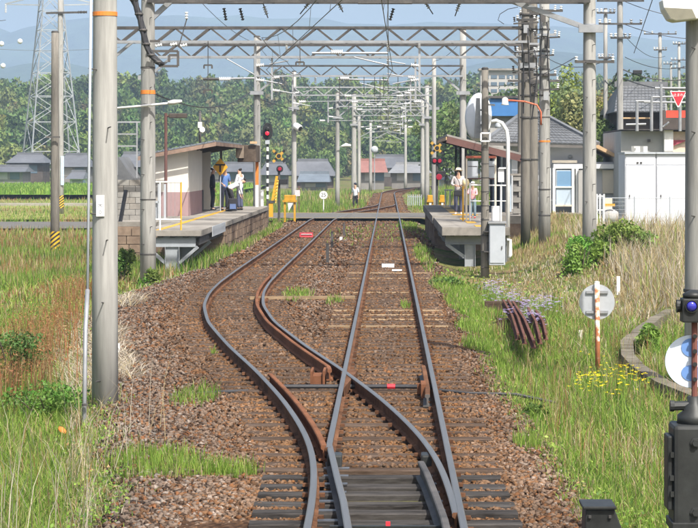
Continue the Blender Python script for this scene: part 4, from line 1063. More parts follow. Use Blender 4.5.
# pole with signal box on the near end
dF = 59
mF = pole(485, dF, -.5, ZP(69, dF), .22, 'slim weathered pole with spiral stains in front of the right platform', None, 'concrete_pole', m=CONC_DK, steps=(-.1, 2.0, .22), bands=tuple((ZP(py, dF), STEEL_DK, .025) for py in (150, 164, 178, 192, 206, 220, 236, 252, 268)))
cb = thing('relay_cabinet', (XP(497, 58.8), 58.8, ZP(265, 58.8)), 'light grey steel cabinet strapped to the slim pole by the right platform', 'cabinet')
MB().box(XP(489, 58.8), XP(505, 58.8), 58.65, 58.95, ZP(265, 58.8), ZP(223.5, 58.8)).build('body', BOXGREY, cb, bevel=.015)
MB().box(XP(490, 58.64), XP(504, 58.64), 58.63, 58.655, ZP(263, 58.64), ZP(226, 58.64)).build('door', BOXGREY, cb, bevel=.006)
MB().box(XP(488, 58.8), XP(506, 58.8), 58.6, 59.0, ZP(223.5, 58.8) + .002, ZP(221.5, 58.8)).build('cap', STEEL, cb)
block('handle', (XP(502, 58.6), 58.61, ZP(249, 58.6)), (.02, .03, .08), STEEL_DK, cb)
for py in (232, 252): block('strap', (XP(486.5, 58.9), 58.85, ZP(py, 58.9)), (.16, .3, .03), STEEL_DK, cb)
MB().tube([at(507, 240, 59.2), at(510, 240, 59.2), at(510.5, 255, 59.2), at(509, 258, 59.2)], .05, 8).build('elbow_pipe', WHITE, cb, smooth=True)
# mirror
mr = thing('platform_mirror', at(478, 140, 60), 'large oval white-backed mirror on the slim pole by the right platform', 'mirror')
ax = Vector((-.42, -.90, .10)).normalized()
MB().lathe(at(478, 117, 59.7), [(.60, -.03), (.63, 0), (.63, .05), (.52, .09), (.25, .13), (.02, .14)], ax, 28, sx=.58).build('mirror_back', mat('mirror_white', (.66, .69, .73), .35, var=.12, scale=2), mr, smooth=True)
MB().lathe(at(478, 117, 59.7) + Vector((.02, .02, 0)), [(.645, -.02), (.66, .0), (.66, .04), (.645, .05)], ax, 28, sx=.58).build('rim', WHITE, mr, smooth=True)
MB().prism([(XP(474, 59.4), ZP(138, 59.4)), (XP(481, 59.4), ZP(138, 59.4)), (XP(480, 59.4), ZP(98, 59.4)), (XP(476, 59.4), ZP(98, 59.4))], 'y', 59.36, 59.38).build('support_plate', STEEL, mr)
bar('arm', at(478, 110, 59.6), at(485, 110, 59.1), .05, STEEL, mr); bar('arm', at(478, 125, 59.6), at(485, 125, 59.1), .05, STEEL, mr)
b = MB(); fr = [at(481, 133, 58.8), at(490, 133, 58.8), at(490, 141, 58.8), at(481, 141, 58.8)]
for i in range(4): b.beam(fr[i], fr[(i + 1) % 4], .04)
b.build('square_bracket', WHITE, mr)
bar('light_arm', at(488, 104.5, 59), at(495, 105, 59), .05, STEEL, mr)
# red curved lamp arm
t = thing('curved_lamp', at(540, 118, 67.7), 'thin orange-red curved lamp arm with white head beside the pole cluster', 'lamp')
MB().tube([at(541, 125, 67.5), at(541, 112, 67.5), at(537, 105, 67.5), at(525, 101.5, 67.5), at(507, 100, 67.5)], .028, 8).build('arm', mat('orange_red_paint', (.55, .14, .07), .6), t, smooth=True)
MB().lathe(at(505, 105, 67.5), [(.13, 0), (.1, .05), (.09, .2), (.03, .24)], n=14).build('lamp_head', WHITE, t, smooth=True)
# white hooked lamp post
t = thing('lamp_post', (XP(508, 66), 65.6, -.3), 'white lamp post with hooked top at the right platform', 'lamp')
MB().tube([at(508, 262, 65.6), at(508, 140, 65.6), at(506.5, 130, 65.6), at(502, 123, 65.6), at(496, 120.5, 65.6), at(491, 122, 65.6)], .06, 10).build('post', WHITE, t, smooth=True)
MB().lathe(at(498, 128, 65.6), [(.1, 0), (.09, .08), (.03, .2)], n=12).build('lamp_head', BOXGREY, t, smooth=True)
# right shelter
s2 = thing('platform_shelter', (3.2, 76, ZP0), 'open shelter with red-brown fascia and sloping roof on the right platform', 'shelter')
def rz2(x): return ZP(134, 81) - (x - 2.17) * .255
b = MB(); x0, x1 = 2.17, 5.04; y0, y1 = 81, 95
b.add([(x0, y0, rz2(x0)), (x1, y0, rz2(x1)), (x1, y1, rz2(x1)), (x0, y1, rz2(x0)), (x0, y0, rz2(x0) - .07), (x1, y0, rz2(x1) - .07), (x1, y1, rz2(x1) - .07), (x0, y1, rz2(x0) - .07)],
      [(0, 1, 2, 3), (7, 6, 5, 4), (0, 4, 5, 1), (1, 5, 6, 2), (2, 6, 7, 3), (3, 7, 4, 0)])
b.build('roof', mat('weathered_roof_sheet', (.24, .23, .21), .75, var=.3), s2)
bar('fascia', (x0, y0 - .02, rz2(x0) - .2), (x1, y0 - .02, rz2(x1) - .2), .04, REDBROWN, s2, h=.24)
bar('fascia', (x0 - .02, y0, rz2(x0) - .16), (x0 - .02, y1, rz2(x0) - .16), .04, TAN, s2, h=.12)
for x in (2.9, 4.4):
    for y in (82, 88, 94): bar('post', (x, y, ZP0), (x, y, rz2(x) - .07), .09, STEEL_DK, s2)
for y in np.arange(81.5, 95, 1.5): bar('rafter', (x0 + .05, y, rz2(x0) - .13), (x1 - .05, y, rz2(x1) - .13), .07, WALLDK, s2, h=.1)
b = MB(); b.box(4.55, 4.65, 83, 95, ZP0 + .06, rz2(4.6) - .1); b.build('back_wall', GLASS_PALE, s2)
for y in (83, 86, 89, 92, 95): bar('wall_stud', (4.52, y, ZP0), (4.52, y, rz2(4.5) - .1), .08, STEEL, s2)
b = MB()
bar('window_frame', at(499, 168, 79.4), at(507, 168, 79.4), .05, WHITE, s2); MB().box(XP(498, 79.5), XP(504, 79.5), 79.45, 79.5, ZP(182, 79.5), ZP(168, 79.5)).build('notice', WHITE, s2)
# notice board
nb = thing('notice_board', (XP(481, 72), 72, ZP0), 'pale double notice board with a red-brown top rail on the right platform', 'notice board')
for a, b_ in (((466.5, 157), (466.5, 222)), ((495.5, 157), (495.5, 222))): bar('post', at(*a, 72), at(*b_, 72), .06, CREAM, nb)
bar('top_rail', at(466, 157, 71.98), at(496, 157, 71.98), .08, mat('red_rail', (.42, .12, .07), .7, var=.4), nb)
bar('bottom_rail', at(467, 178.5, 72), at(495, 178.5, 72), .05, REDBROWN, nb)
for a, b_ in ((467.5, 478), (487.5, 494.5)):
    pn = MB().box(XP(a, 71.97), XP(b_, 71.97), 71.95, 71.99, ZP(178, 71.97), ZP(161, 71.97)).build('panel', BOXGREY, nb)
    MB().box(XP(a + .6, 71.94), XP(b_ - .6, 71.94), 71.940, 71.949, ZP(166.6, 71.94), ZP(166, 71.94)).build('rule_line', STEEL_DK, pn)
# white and yellow railings on the right platform
rr = thing('railing', (XP(475, 68), 68, ZP0), 'white pipe railing with yellow end post beside the child on the right platform', 'railing')
for px, pt, d_, m_ in ((463, 186, 72, YELLOW), (470, 183, 72, WHITE), (501, 185, 72, WHITE), (509, 185, 72, WHITE)):
    bar('post', (XP(px, d_), d_, ZP0), (XP(px, d_), d_, ZP(pt, d_)), .06, m_, rr, 'cyl')
bar('rail', at(469, 185, 72), at(509, 185.5, 72), .05, WHITE, rr, 'cyl'); bar('rail', at(470, 201, 72), at(509, 201, 72), .03, WHITE, rr, 'cyl')
MB().box(XP(491.5, 72), XP(499.5, 72), 71.95, 72.1, ZP0 + .003, ZP(206, 72)).build('panel_box', WHITE, rr, bevel=.01)
r3 = thing('railing', (XP(448, 92), 92, ZP0 + .05), 'small white railing frame at the track edge behind the woman', 'railing')
for px in (445.5, 450): bar('post', (XP(px, 92), 92, ZP0 + .05), (XP(px, 92), 92, ZP(190, 92)), .06, WHITE, r3, 'cyl')
bar('rail', at(444, 190, 92), at(453, 190, 92), .05, WHITE, r3, 'cyl')
# block wall behind the right platform
b2 = thing('block_wall', (XP(522, 79), 79, .3), 'grey block wall behind the right platform at the pole cluster', 'wall')
z = .1; row = 0
while z < 2.25:
    y = 79.0 + (.2 if row % 2 else 0)
    x = XP(513, 79) + (.2 if row % 2 else 0)
    while x < XP(530, 79):
        block('wall_block', (x + .195, 79, z), (.38, .15, .185), BLOCKM, b2); x += .395
    z += .197; row += 1
MB().box(XP(513, 79), XP(531, 79) + .1, 79.02, 79.07, .1, 2.24).build('mortar', MATS['mortar'], b2)
block('cap', (XP(521.5, 79), 79, 2.25), (.8, .22, .07), SLAB, b2)

# ------------------------------------------------------------------ level crossing equipment and signals
def signal_left():
    x = XP(267.5, 104); t = thing('railway_signal', (x, 104, -.2), 'black oval signal showing a red light on a striped pole at left', 'signal')
    zc = ZP(132, 104)
    ov = [(math.cos(a) * .25 + x, math.sin(a) * .42 + zc + .02) for a in np.linspace(0, 2 * math.pi, 25)[:-1]]
    MB().prism(ov, 'y', 103.95, 104.0).build('backboard', BLACK, t)
    for dz, on in ((.17, 0), (-.06, 1)):
        b = MB(); b.lathe((x, 103.94, zc + dz), [(.11, 0), (.11, .18)], (0, -1, .05), 14); b.build('hood', BLACK, t)
        RED_L = mat('lit_red_lens', (1.0, .012, .03), .3, emit=1.3); 
        MB().lathe((x, 103.75, zc + dz - .002), [(.09, 0), (.06, .02)], (0, -1, 0), 14).build('lens', RED_L if on else CASTIRON, t)
    MB().box(x - .1, x + .1, 103.92, 104.1, ZP(144, 104), ZP(140, 104)).build('bracket', BOXGREY, t)
    n = 22; z0, z1 = -.5, ZP(143, 104)
    for k in range(n):
        bar('pole_band', (x, 104.02, z0 + (z1 - z0) * k / n), (x, 104.02, z0 + (z1 - z0) * (k + 1) / n), .11 if k % 2 else .12, (STEEL_DK if k < 8 else (BLACK if k % 2 else WHITE)), t, 'cyl')
signal_left()
def crossing_signal(px, d, top, label, arm=True):
    OCHRE = mat('ochre_stripe', (.42, .25, .04), .7, var=.2)
    x = XP(px, d); t = thing('crossing_signal', (x, d, -.2), label, 'crossing signal', 'warning signals of the level crossing')
    bar('post', (x, d, -.3), (x, d, ZP(top + 18, d)), .12, STEEL_DK, t, 'cyl')
    zc = ZP(top + 8, d)
    for k in (1, -1):
        a = R(45 * k)
        n = 6
        for i in range(n):
            u0, u1 = -.40 + .80 * i / n, -.40 + .80 * (i + 1) / n; q = [(u0, -.065), (u1, -.065), (u1, .065), (u0, .065)]
            MB().prism([(x + u * math.cos(a) - v * math.sin(a), zc + u * math.sin(a) + v * math.cos(a)) for u, v in q], 'y', d - .12 - .02 * (k > 0), d - .105 - .02 * (k > 0)).build('crossbuck_stripe', OCHRE if i % 2 == 0 else BLACK, t)
    MB().lathe((x, d - .15, zc), [(.15, 0), (.15, .02)], (0, -1, 0), 16).build('disc', OCHRE, t); MB().lathe((x, d - .172, zc), [(.10, 0), (.10, .01)], (0, -1, 0), 16).build('disc_centre', BLACK, t)
    zl = ZP(top + 21, d)
    for s_ in (-.12, .12) if not arm else (0.04,):
        MB().lathe((x + s_, d - .1, zl), [(.17, 0), (.17, .02)], (0, -1, 0), 16).build('lamp_board', BLACK, t)
        MB().lathe((x + s_, d - .12, zl), [(.1, 0), (.08, .06)], (0, -1, 0), 14).build('red_lamp', mat('unlit_red_lens', (.30, .02, .04), .25), t)
    MB().box(x + .02, x + .42, d - .2, d + .05, ZP(top + 36, d), ZP(top + 31, d)).build('bell_box', BLACK, t, bevel=.02)
    return t
crossing_signal(279, 106, 148, 'yellow and black crossbuck crossing signal left of the tracks')
t2 = crossing_signal(437, 106, 140, 'crossing signal with red lamps left of the right platform', arm=False)
MB().lathe(at(439, 177, 105.8), [(.15, 0), (.13, .06)], (0, -1, 0), 14).build('red_lamp', MATS['unlit_red_lens'], t2)
def crossing_gate(px, d, label, w=1.0):
    x = XP(px, d); t = thing('crossing_gate', (x, d, -.1), label, 'barrier', 'barrier machines of the level crossing')
    z1 = ZP(195, d)
    AMB = mat('amber_paint', (.50, .27, .02), .6, var=.25, scale=5)
    MB().box(x - .28 * w, x + .28 * w, d - .25, d + .25, ZP(202, d), z1).build('machine', AMB, t, bevel=.03)
    for a in (-.24 * w, .24 * w):
        bar('frame_leg', (x + a, d - .2, -.2), (x + a, d - .2, ZP(202, d)), .1, AMB, t)
    bar('frame_rail', (x - .35 * w, d - .28, ZP(201, d)), (x + .35 * w, d - .28, ZP(201, d)), .1, AMB, t)
    MB().prism([(x - .05 * w, ZP(211, d)), (x + .15 * w, ZP(204, d)), (x + .18 * w, ZP(200, d)), (x - .12 * w, ZP(200, d))], 'y', d - .3, d - .27).build('white_cover', WHITE, t)
    return t
crossing_gate(290, 108, 'yellow barrier machine and frame at the left of the crossing')
t = thing('crossing_gate', (XP(271, 104.5), 104.5, -.1), 'slim yellow raised barrier arm with lattice tip left of the crossing signal', 'barrier', 'barrier machines of the level crossing')
bar('post', at(271, 217, 104.5), at(271, 202, 104.5), .2, YELLOW, t); bar('arm', at(272, 203, 104.5), at(277, 176, 104.5), .12, YELLOW, t); bar('arm', at(275.5, 203, 104.5), at(278, 180, 104.5), .07, MATS['pale_yellow'], t)
for k in range(7): bar('lattice', at(272 + k * .7, 203 - k * 3.6, 104.45), at(276 + k * .4, 200 - k * 3.2, 104.45), .04, YELLOW, t)
block('head', at(272, 203, 104.5), (.3, .25, .12), STEEL_DK, t)
crossing_gate(430, 106, 'yellow barrier machine left of the right platform end', .45)
crossing_gate(442, 104, 'smaller yellow barrier machine behind the right platform edge', .4)
t = thing('cabinet', at(261, 207, 101), 'white slim cabinet at the end of the left platform', 'cabinet')
MB().box(XP(259, 101), XP(263.5, 101), 100.9, 101.2, -.4, ZP(190, 101)).build('body', WHITE, t, bevel=.02); block('base', (XP(261.2, 101), 101, -.5), (.3, .4, .2), SLAB, t)
t = thing('cabinet', at(264, 212, 99), 'grey low box hung at the platform end corner', 'cabinet')
MB().box(XP(259, 98), XP(267, 98), 97.8, 98.1, ZP(215, 98), ZP(206, 98)).build('body', BOXGREY, t, bevel=.02); bar('leg', at(262, 240, 98), at(262, 214, 98), .12, STEEL_PALE, t); bar('leg', at(265, 228, 98), at(265, 214, 98), .1, WHITE, t)
t = thing('notice_plate', at(299, 196, 122), 'small white and red plate on a post right of the barrier machine', 'sign')
MB().box(XP(295, 122), XP(300, 122), 121.97, 122, ZP(196, 122), ZP(190, 122)).build('plate', mat('pinkish_white', (.65, .5, .5), .6), t); bar('post', at(299, 212, 122.05), at(299, 186, 122.05), .06, REDBROWN, t)
# speed sign 25
t = thing('speed_sign', (XP(323.5, 126), 126, -.2), 'round white speed sign reading 25 on a white post beyond the crossing', 'sign')
cz = ZP(195, 126); x = XP(323.5, 126)
MB().lathe((x, 126, cz), [(.235, 0), (.235, .015)], (0, -1, 0), 24).build('disc', WHITE, t)
text_obj('number', '25', .30, BLACK, Matrix.Translation((x, 125.981, cz)) @ FACE, t)
bar('post', (x, 126.03, -.3), (x, 126.03, cz), .06, WHITE, t, 'cyl')
# people fence right of the far track
fc = thing('picket_fence', (XP(416, 150), 150, -.2), 'low pale picket fence right of the far track', 'fence')
for k in range(8): bar('picket', (XP(408, 150) + k * .13, 150, -.2), (XP(408, 150) + k * .13, 150, .55), .05, BOXGREY, fc)
bar('fence_rail', (XP(408, 150), 150.04, .4), (XP(408, 150) + .95, 150.04, .4), .04, BOXGREY, fc)
# ------------------------------------------------------------------ buildings on the right
def hip_roof(b, x0, x1, y0, y1, z0, z1, inset):
    rx0, rx1 = x0 + inset, x1 - inset; ym = (y0 + y1) / 2
    b.add([(x0, y0, z0), (x1, y0, z0), (x1, y1, z0), (x0, y1, z0), (rx0, ym, z1), (rx1, ym, z1)], [(0, 1, 5, 4), (1, 2, 5), (2, 3, 4, 5), (3, 0, 4), (0, 3, 2, 1)])
def tile_rows(parent, A, B, Cc, D, nu, nv, m):
    """rounded tile courses laid over the quad A-B (eave) D-C (ridge)"""
    A, B, Cc, D = map(Vector, (A, B, Cc, D)); nrm = (B - A).cross(D - A).normalized()
    if nrm.z < 0: nrm = -nrm
    b = MB()
    for j in range(nv):
        v0, v1 = j / nv, (j + 1.12) / nv
        for i in range(nu):
            u0, u1 = i / nu, (i + 1) / nu; um = (u0 + u1) / 2
            f = lambda u, v: A.lerp(B, u).lerp(D.lerp(Cc, u), min(v, 1))
            v = [f(u0, v0) + nrm * .03, f(u0 * .6 + um * .4, v0) + nrm * .07, f(u1 * .6 + um * .4, v0) + nrm * .07, f(u1, v0) + nrm * .03,
                 f(u0, v1) + nrm * .008, f(u0 * .6 + um * .4, v1) + nrm * .03, f(u1 * .6 + um * .4, v1) + nrm * .03, f(u1, v1) + nrm * .008,
                 f(u0, v0), f(u1, v0)]
            b.add(v, [(0, 1, 5, 4), (1, 2, 6, 5), (2, 3, 7, 6), (8, 9, 3, 2, 1, 0)])
    o = b.build('roof_tiles', m, parent); o['kind'] = 'stuff'; return o
dh = 100
ho = thing('house', (XP(560, dh), dh, .35), 'white-walled house with grey tiled roof behind the right pole cluster', 'house')
x0, x1 = XP(505, dh), XP(598, dh); zE = ZP(141, dh); zR = ZP(111, dh)
MB().box(x0 + .3, x1 - .4, dh, dh + 7, .1, zE).build('wall', mat('pale_blue_render', (.5, .51, .53), .85, var=.06, scale=1), ho)
rb = MB(); e0, e1 = XP(484, dh), XP(618, dh)
# hip roof: ridge left, long hip falling to the right eave
RA, RB_, RC, RD = (x0 - .9, dh - .8, zE - .05), (XP(598, dh - .8), dh - .8, ZP(145, dh - .8)), (XP(537, dh + 3.4), dh + 3.4, zR), (XP(526, dh + 3.4), dh + 3.4, zR)
rb.add([RA, RB_, RC, RD, (RB_[0], dh + 7.8, RB_[2]), (RA[0], dh + 7.8, RA[2])], [(0, 1, 2, 3), (1, 4, 2), (4, 5, 3, 2), (5, 0, 3), (0, 5, 4, 1)])
roof = rb.build('roof', ROOFGREY, ho)
tile_rows(roof, RA, RB_, RC, RD, 22, 12, ROOFGREY)
bar('hip_ridge', Vector(RB_) + Vector((0, 0, .06)), Vector(RC) + Vector((0, 0, .08)), .22, ROOFGREY, roof, h=.16); bar('hip_ridge', Vector(RA) + Vector((0, 0, .06)), Vector(RD) + Vector((0, 0, .08)), .22, ROOFGREY, roof, h=.16)
bar('ridge', Vector(RD) + Vector((0, 0, .1)), Vector(RC) + Vector((0, 0, .1)), .26, ROOFGREY, roof, h=.24)
bar('eave_board', (x0 - .9, dh - .82, zE - .14), (RB_[0], dh - .82, RB_[2] - .1), .05, mat('dark_eave', (.13, .12, .11), .8), ho, h=.12)
# tan-edged lean-to on the right
b = MB(); b.prism([(XP(590, dh), ZP(146, dh)), (XP(596, dh), ZP(145, dh)), (XP(622, dh), ZP(159, dh)), (XP(622, dh), ZP(162, dh))], 'y', dh - 1.2, dh + 4); b.build('lean_to_roof', TAN, ho)
MB().box(XP(592, dh), XP(616, dh), dh - .6, dh + 4, .1, ZP(162, dh)).build('lean_to_wall', mat('pale_blue_render', (0, 0, 0)), ho)
MB().box(XP(601, dh), XP(617, dh), dh - .75, dh - .61, ZP(193, dh), ZP(170, dh)).build('sliding_door', CREAM, ho)
MB().box(XP(552, dh), XP(618, dh), dh - .95, dh - .2, ZP(168.5, dh), ZP(164, dh)).build('canopy', WHITE, ho)
bar('pipe', at(552, 161.5, dh - .3), at(577, 161.5, dh - .3), .12, CREAM, ho)
dr = thing('porch', (XP(564, dh), dh - .3, .3), 'white framed glazed porch door of the house between the poles', 'porch')
for px in (549.5, 554, 573, 577): bar('post', at(px, 214, dh - 1), at(px, 168, dh - 1), .12, WHITE, dr)
pd = MB().box(XP(554.6, dh), XP(572.4, dh), dh - .98, dh - .92, ZP(205.5, dh), ZP(170, dh)).build('door_panel', GLASS_PALE, dr)
MB().box(XP(555.5, dh), XP(571.5, dh), dh - 1.0, dh - .982, ZP(186, dh), ZP(171, dh)).build('pane', mat('blue_glass', (.16, .28, .42), .15, var=.1, scale=1), pd)
bar('mid_rail', at(554.6, 187, dh - 1.02), at(572.4, 187, dh - 1.02), .06, WHITE, pd); bar('bottom_rail', at(554.6, 205.5, dh - 1.02), at(572.4, 205.5, dh - 1.02), .08, CREAM, pd)
MB().box(XP(553, dh), XP(578, dh), dh - 1.6, dh - .9, .15, ZP(212, dh)).build('step', SLAB, dr)
MB().box(XP(576, dh), XP(583, dh), dh - 1.3, dh - .3, .2, ZP(170, dh)).build('side_panel', WALLGREY, dr)
# side-standing meter
MB().lathe(at(568, 157, dh - .02), [(.05, 0), (.09, .1), (.05, .2)], (1, 0, .1), 10).build('lamp', STEEL, ho)

# white storage lockers
dk = 78
for i, (a, b_) in enumerate(((625, 655.7), (656.3, 690))):
    t = thing('storage_locker', (XP((a + b_) / 2, dk), dk, .38), ('left one' if i == 0 else 'right one') + ' of the two tall white storage lockers behind the fence', 'locker', 'white storage lockers')
    x0, x1 = XP(a, dk), XP(b_, dk); zt = ZP(154, dk); zb_ = ZP(228, dk)
    MB().box(x0, x1, dk, dk + 2.2, zb_, zt).build('body', mat('locker_white', (.60, .62, .66), .5, var=.08, scale=1.3), t)
    MB().box(x0 + .03, x1 - .03, dk - .03, dk - .002, ZP(227, dk), ZP(165.3, dk)).build('door', MATS['locker_white'], t, bevel=.006)
    MB().box(x0 + .03, x1 - .03, dk - .022, dk - .002, ZP(164.6, dk), ZP(155, dk)).build('header_panel', MATS['locker_white'], t, bevel=.006)
    block('handle', (x0 + .16, dk - .045, ZP(198, dk)), (.03, .03, .12), STEEL_DK, t)
    MB().box(x0 - .02, x1 + .02, dk - .1, dk + 2.3, zt + .002, zt + .07).build('roof', BOXGREY, t)
    MB().box(x0 - .05, x1 + .03, dk - .12, dk + 2.3, .1, zb_ - .003).build('base', SLAB, t)
    if i == 0:
        for px in (637.5, 641): block('vent', (XP(px, dk), dk - .028, ZP(163.6, dk)), (.07, .02, .06), STEEL_DK, t)
# wire fence
fn = thing('wire_fence', (XP(640, 75), 75, .38), 'pale wire mesh fence with thin posts in front of the white lockers', 'fence')
zt = ZP(198, 75)
for px in (596, 603, 634.5, 670, 694): bar('post', (XP(px, 75), 75, .2), (XP(px, 75), 75, zt + .05), .05, BOXGREY, fn, 'cyl')
for k in range(9):
    z = .45 + (zt - .45) * k / 8; bar('fence_wire', (XP(596, 75), 75, z), (XP(700, 75), 75, z), .025 if k in (0, 8) else .008, BOXGREY, fn, 'cyl')
for k in range(56): bar('mesh_wire', (XP(596, 75) + k * .065, 75.01, .45), (XP(596, 75) + k * .065, 75.01, zt), .006, STEEL_PALE, fn, 'cyl')
gt_ = thing('gate', (XP(601, 74.5), 74.5, .35), 'narrow white gate frame left of the lockers by the bush mast', 'gate')
for px in (597, 600, 604): bar('bar', at(px, 226, 74.5), at(px, 194, 74.5), .05, WHITE, gt_)
for py in (196, 210, 225): bar('bar', at(597, py, 74.5), at(604, py, 74.5), .04, WHITE, gt_)
kt = thing('stored_goods', (XP(610, 84), 84, .35), 'yellow rail and grey sacks stored behind the fence left of the lockers', 'stored goods')
bar('yellow_rail', at(604, 205, 84), at(615, 205, 84), .1, YELLOW, kt); MB().lathe(at(610, 222, 84.3), [(.3, 0), (.38, .15), (.3, .4), (.1, .5)], n=12).build('sack', WALLGREY, kt, smooth=True)
MB().box(XP(604, 84.5), XP(612, 84.5), 84.4, 85, .3, ZP(198, 84.5)).build('crate', CREAM, kt, bevel=.02)

# grey flat building with parapet, railing, shed behind
gb = thing('flat_building', (XP(655, 96), 96, .3), 'grey flat-roofed concrete building behind the white lockers', 'building')
MB().box(XP(621, 96), XP(663, 96), 96, 104, .2, ZP(131, 96)).build('wall', mat('grey_concrete_wall', (.42, .425, .42), .85, var=.12, scale=1), gb)
MB().box(XP(663.2, 96), XP(672, 96), 95.6, 104, .2, ZP(130, 96)).build('white_pier', WHITE, gb)
MB().box(XP(672.2, 96), XP(700, 96), 95.9, 104, .2, ZP(131.5, 96)).build('cream_wall', mat('pinkish_cream', (.62, .5, .4), .8), gb)
MB().box(XP(621, 96), XP(700, 96), 95.4, 104.1, ZP(130.3, 96), ZP(129.3, 96)).build('roof_edge', STEEL_DK, gb)
bk = MB().prism([(XP(672.5, 95.8), ZP(140, 95.8)), (XP(688, 95.8), ZP(140, 95.8)), (XP(672.5, 95.8), ZP(146, 95.8))], 'y', 95.75, 95.8); bk.build('red_panel', mat('dull_red', (.32, .06, .09), .7), gb)
MB().box(XP(631, 95.4), XP(647, 95.4), 95.2, 95.39, ZP(152, 95.4), ZP(146, 95.4)).build('window_box', WHITE, gb)
block('wall_lamp', (XP(649, 95.9), 95.9, ZP(142, 95.9)), (.12, .12, .12), STEEL_DK, gb)
sp_ = thing('stair_frame', (XP(660, 94), 94, ZP(130, 94)), 'galvanised pipe frame standing on the roof of the grey building', 'pipe frame')
for px, t_, b_ in ((637, 101, 131), (651.5, 96, 131), (661, 84, 131), (680, 97, 131)): bar('post', at(px, b_, 94), at(px, t_, 94), .14, STEEL_PALE, sp_, 'cyl')
for (a, b_) in (((644, 102), (700, 102.5)), ((651, 97), (700, 96)), ((626, 124.5), (646, 124)), ((655, 88), (690, 88)), ((636, 101), (652, 101)), ((663, 127), (669, 122))): bar('rail', at(*a, 94), at(*b_, 94), .09, STEEL_PALE, sp_, 'cyl')
bar('tan_bar', at(623, 118, 94.3), at(650, 118, 94.3), .06, TAN, sp_)
th = thing('house', (XP(645, 118), 118, .3), 'dark timber house with grey tiled roof rising behind the flat building', 'house')
MB().box(XP(620, 118), XP(664, 118), 118, 126, .2, ZP(112, 118)).build('wall', WALLDK, th)
A_, B2, C2, D2 = (XP(614, 117.3), 117.3, ZP(112, 117.3)), (XP(668, 117.3), 117.3, ZP(112, 117.3)), (XP(664, 121.5), 121.5, ZP(86, 121.5)), (XP(618, 121.5), 121.5, ZP(86, 121.5))
rb = MB(); rb.add([A_, B2, C2, D2, (B2[0], 126.5, B2[2]), (A_[0], 126.5, A_[2])], [(0, 1, 2, 3), (1, 4, 2), (4, 5, 3, 2), (5, 0, 3), (0, 5, 4, 1)]); rf = rb.build('roof', TILEDK, th)
tile_rows(rf, A_, B2, C2, D2, 14, 9, ROOFGREY)
bar('ridge', Vector(D2) + Vector((-.2, 0, .1)), Vector(C2) + Vector((.2, 0, .1)), .3, ROOFGREY, rf, h=.3)
MB().box(XP(663, 117), XP(700, 117), 117, 124, .2, ZP(110, 117)).build('side_shed', WALLDK, th)
# red banner
t = thing('banner', at(672, 118, 95), 'red hanging banner below the stop sign', 'banner')
MB().box(XP(666, 95), XP(679.5, 95), 94.97, 95.0, ZP(117.5, 95), ZP(110.5, 95)).build('sheet', mat('orange_red_cloth', (.75, .07, .04), .7), t)
MB().box(XP(680.5, 95), XP(688, 95), 94.97, 95.0, ZP(117.5, 95), ZP(110.5, 95)).build('sheet', MATS['orange_red_cloth'], t)
for px in (666, 679.8, 688): bar('cord', at(px, 118, 95.02), at(px, 102, 95.02), .02, WHITE, t)
# stop sign
t = thing('stop_sign', at(678.3, 106, 92), 'red inverted triangle stop sign near the right edge', 'sign')
w_ = 8.3 * 92 / F; ztp = ZP(91, 92); zbt = ZP(107, 92); xs0 = XP(678.3, 92)
MB().prism([(xs0 - w_, ztp), (xs0 + w_, ztp), (xs0 + .04, zbt), (xs0 - .04, zbt)], 'y', 91.98, 92).build('border', WHITE, t)
k = .86; zc = ztp - .03
MB().prism([(xs0 - w_ * k, zc), (xs0 + w_ * k, zc), (xs0 + .03, zc - (ztp - zbt) * k), (xs0 - .03, zc - (ztp - zbt) * k)], 'y', 91.972, 91.979).build('plate', REDP, t)
text_obj('lettering', '止まれ', .145, WHITE, Matrix.Translation((xs0, 91.969, ztp - .17)) @ FACE, t)
bar('arm', at(678.3, 97, 92.05), at(678.3, 97, 93.9), .05, STEEL, t); bar('bracket', at(672, 97, 92.05), at(685, 97, 92.05), .04, STEEL, t)
# blue-roofed hall and far apartment block
t = thing('blue_roof_hall', (XP(500, 140), 140, 0), 'building with a bright blue roof behind the mirror', 'building')
MB().box(XP(490, 140), XP(517, 140), 140, 150, -.2, ZP(116, 140)).build('wall', WALLGREY, t)
MB().prism([(XP(489, 140), ZP(116, 140)), (XP(518, 140), ZP(116, 140)), (XP(517, 140), ZP(98, 140)), (XP(490, 140), ZP(98, 140))], 'y', 139.5, 150.5).build('roof', BLUE, t)
bar('roof_edge', at(488, 97, 139.4), at(518, 97, 139.4), .15, STEEL_DK, t)
t = thing('apartment_block', (XP(505, 330), 330, 0), 'far grey apartment block above the trees behind the pole cluster', 'building')
MB().box(XP(480, 330), XP(530, 330), 328, 330.9, -.3, ZP(71, 330)).build('front_wing', WALLGREY, t)
MB().box(XP(478, 330), XP(532, 330), 327.5, 331.1, ZP(71, 330) + .01, ZP(69, 330)).build('roof_slab', SLAB, t)
for r0 in (75, 82, 89, 96):
    for k in range(6):
        MB().box(XP(483 + k * 8, 328), XP(489 + k * 8, 328), 327.93, 328.05, ZP(r0 + 3.4, 328), ZP(r0, 328)).build('window', GLASS, t)

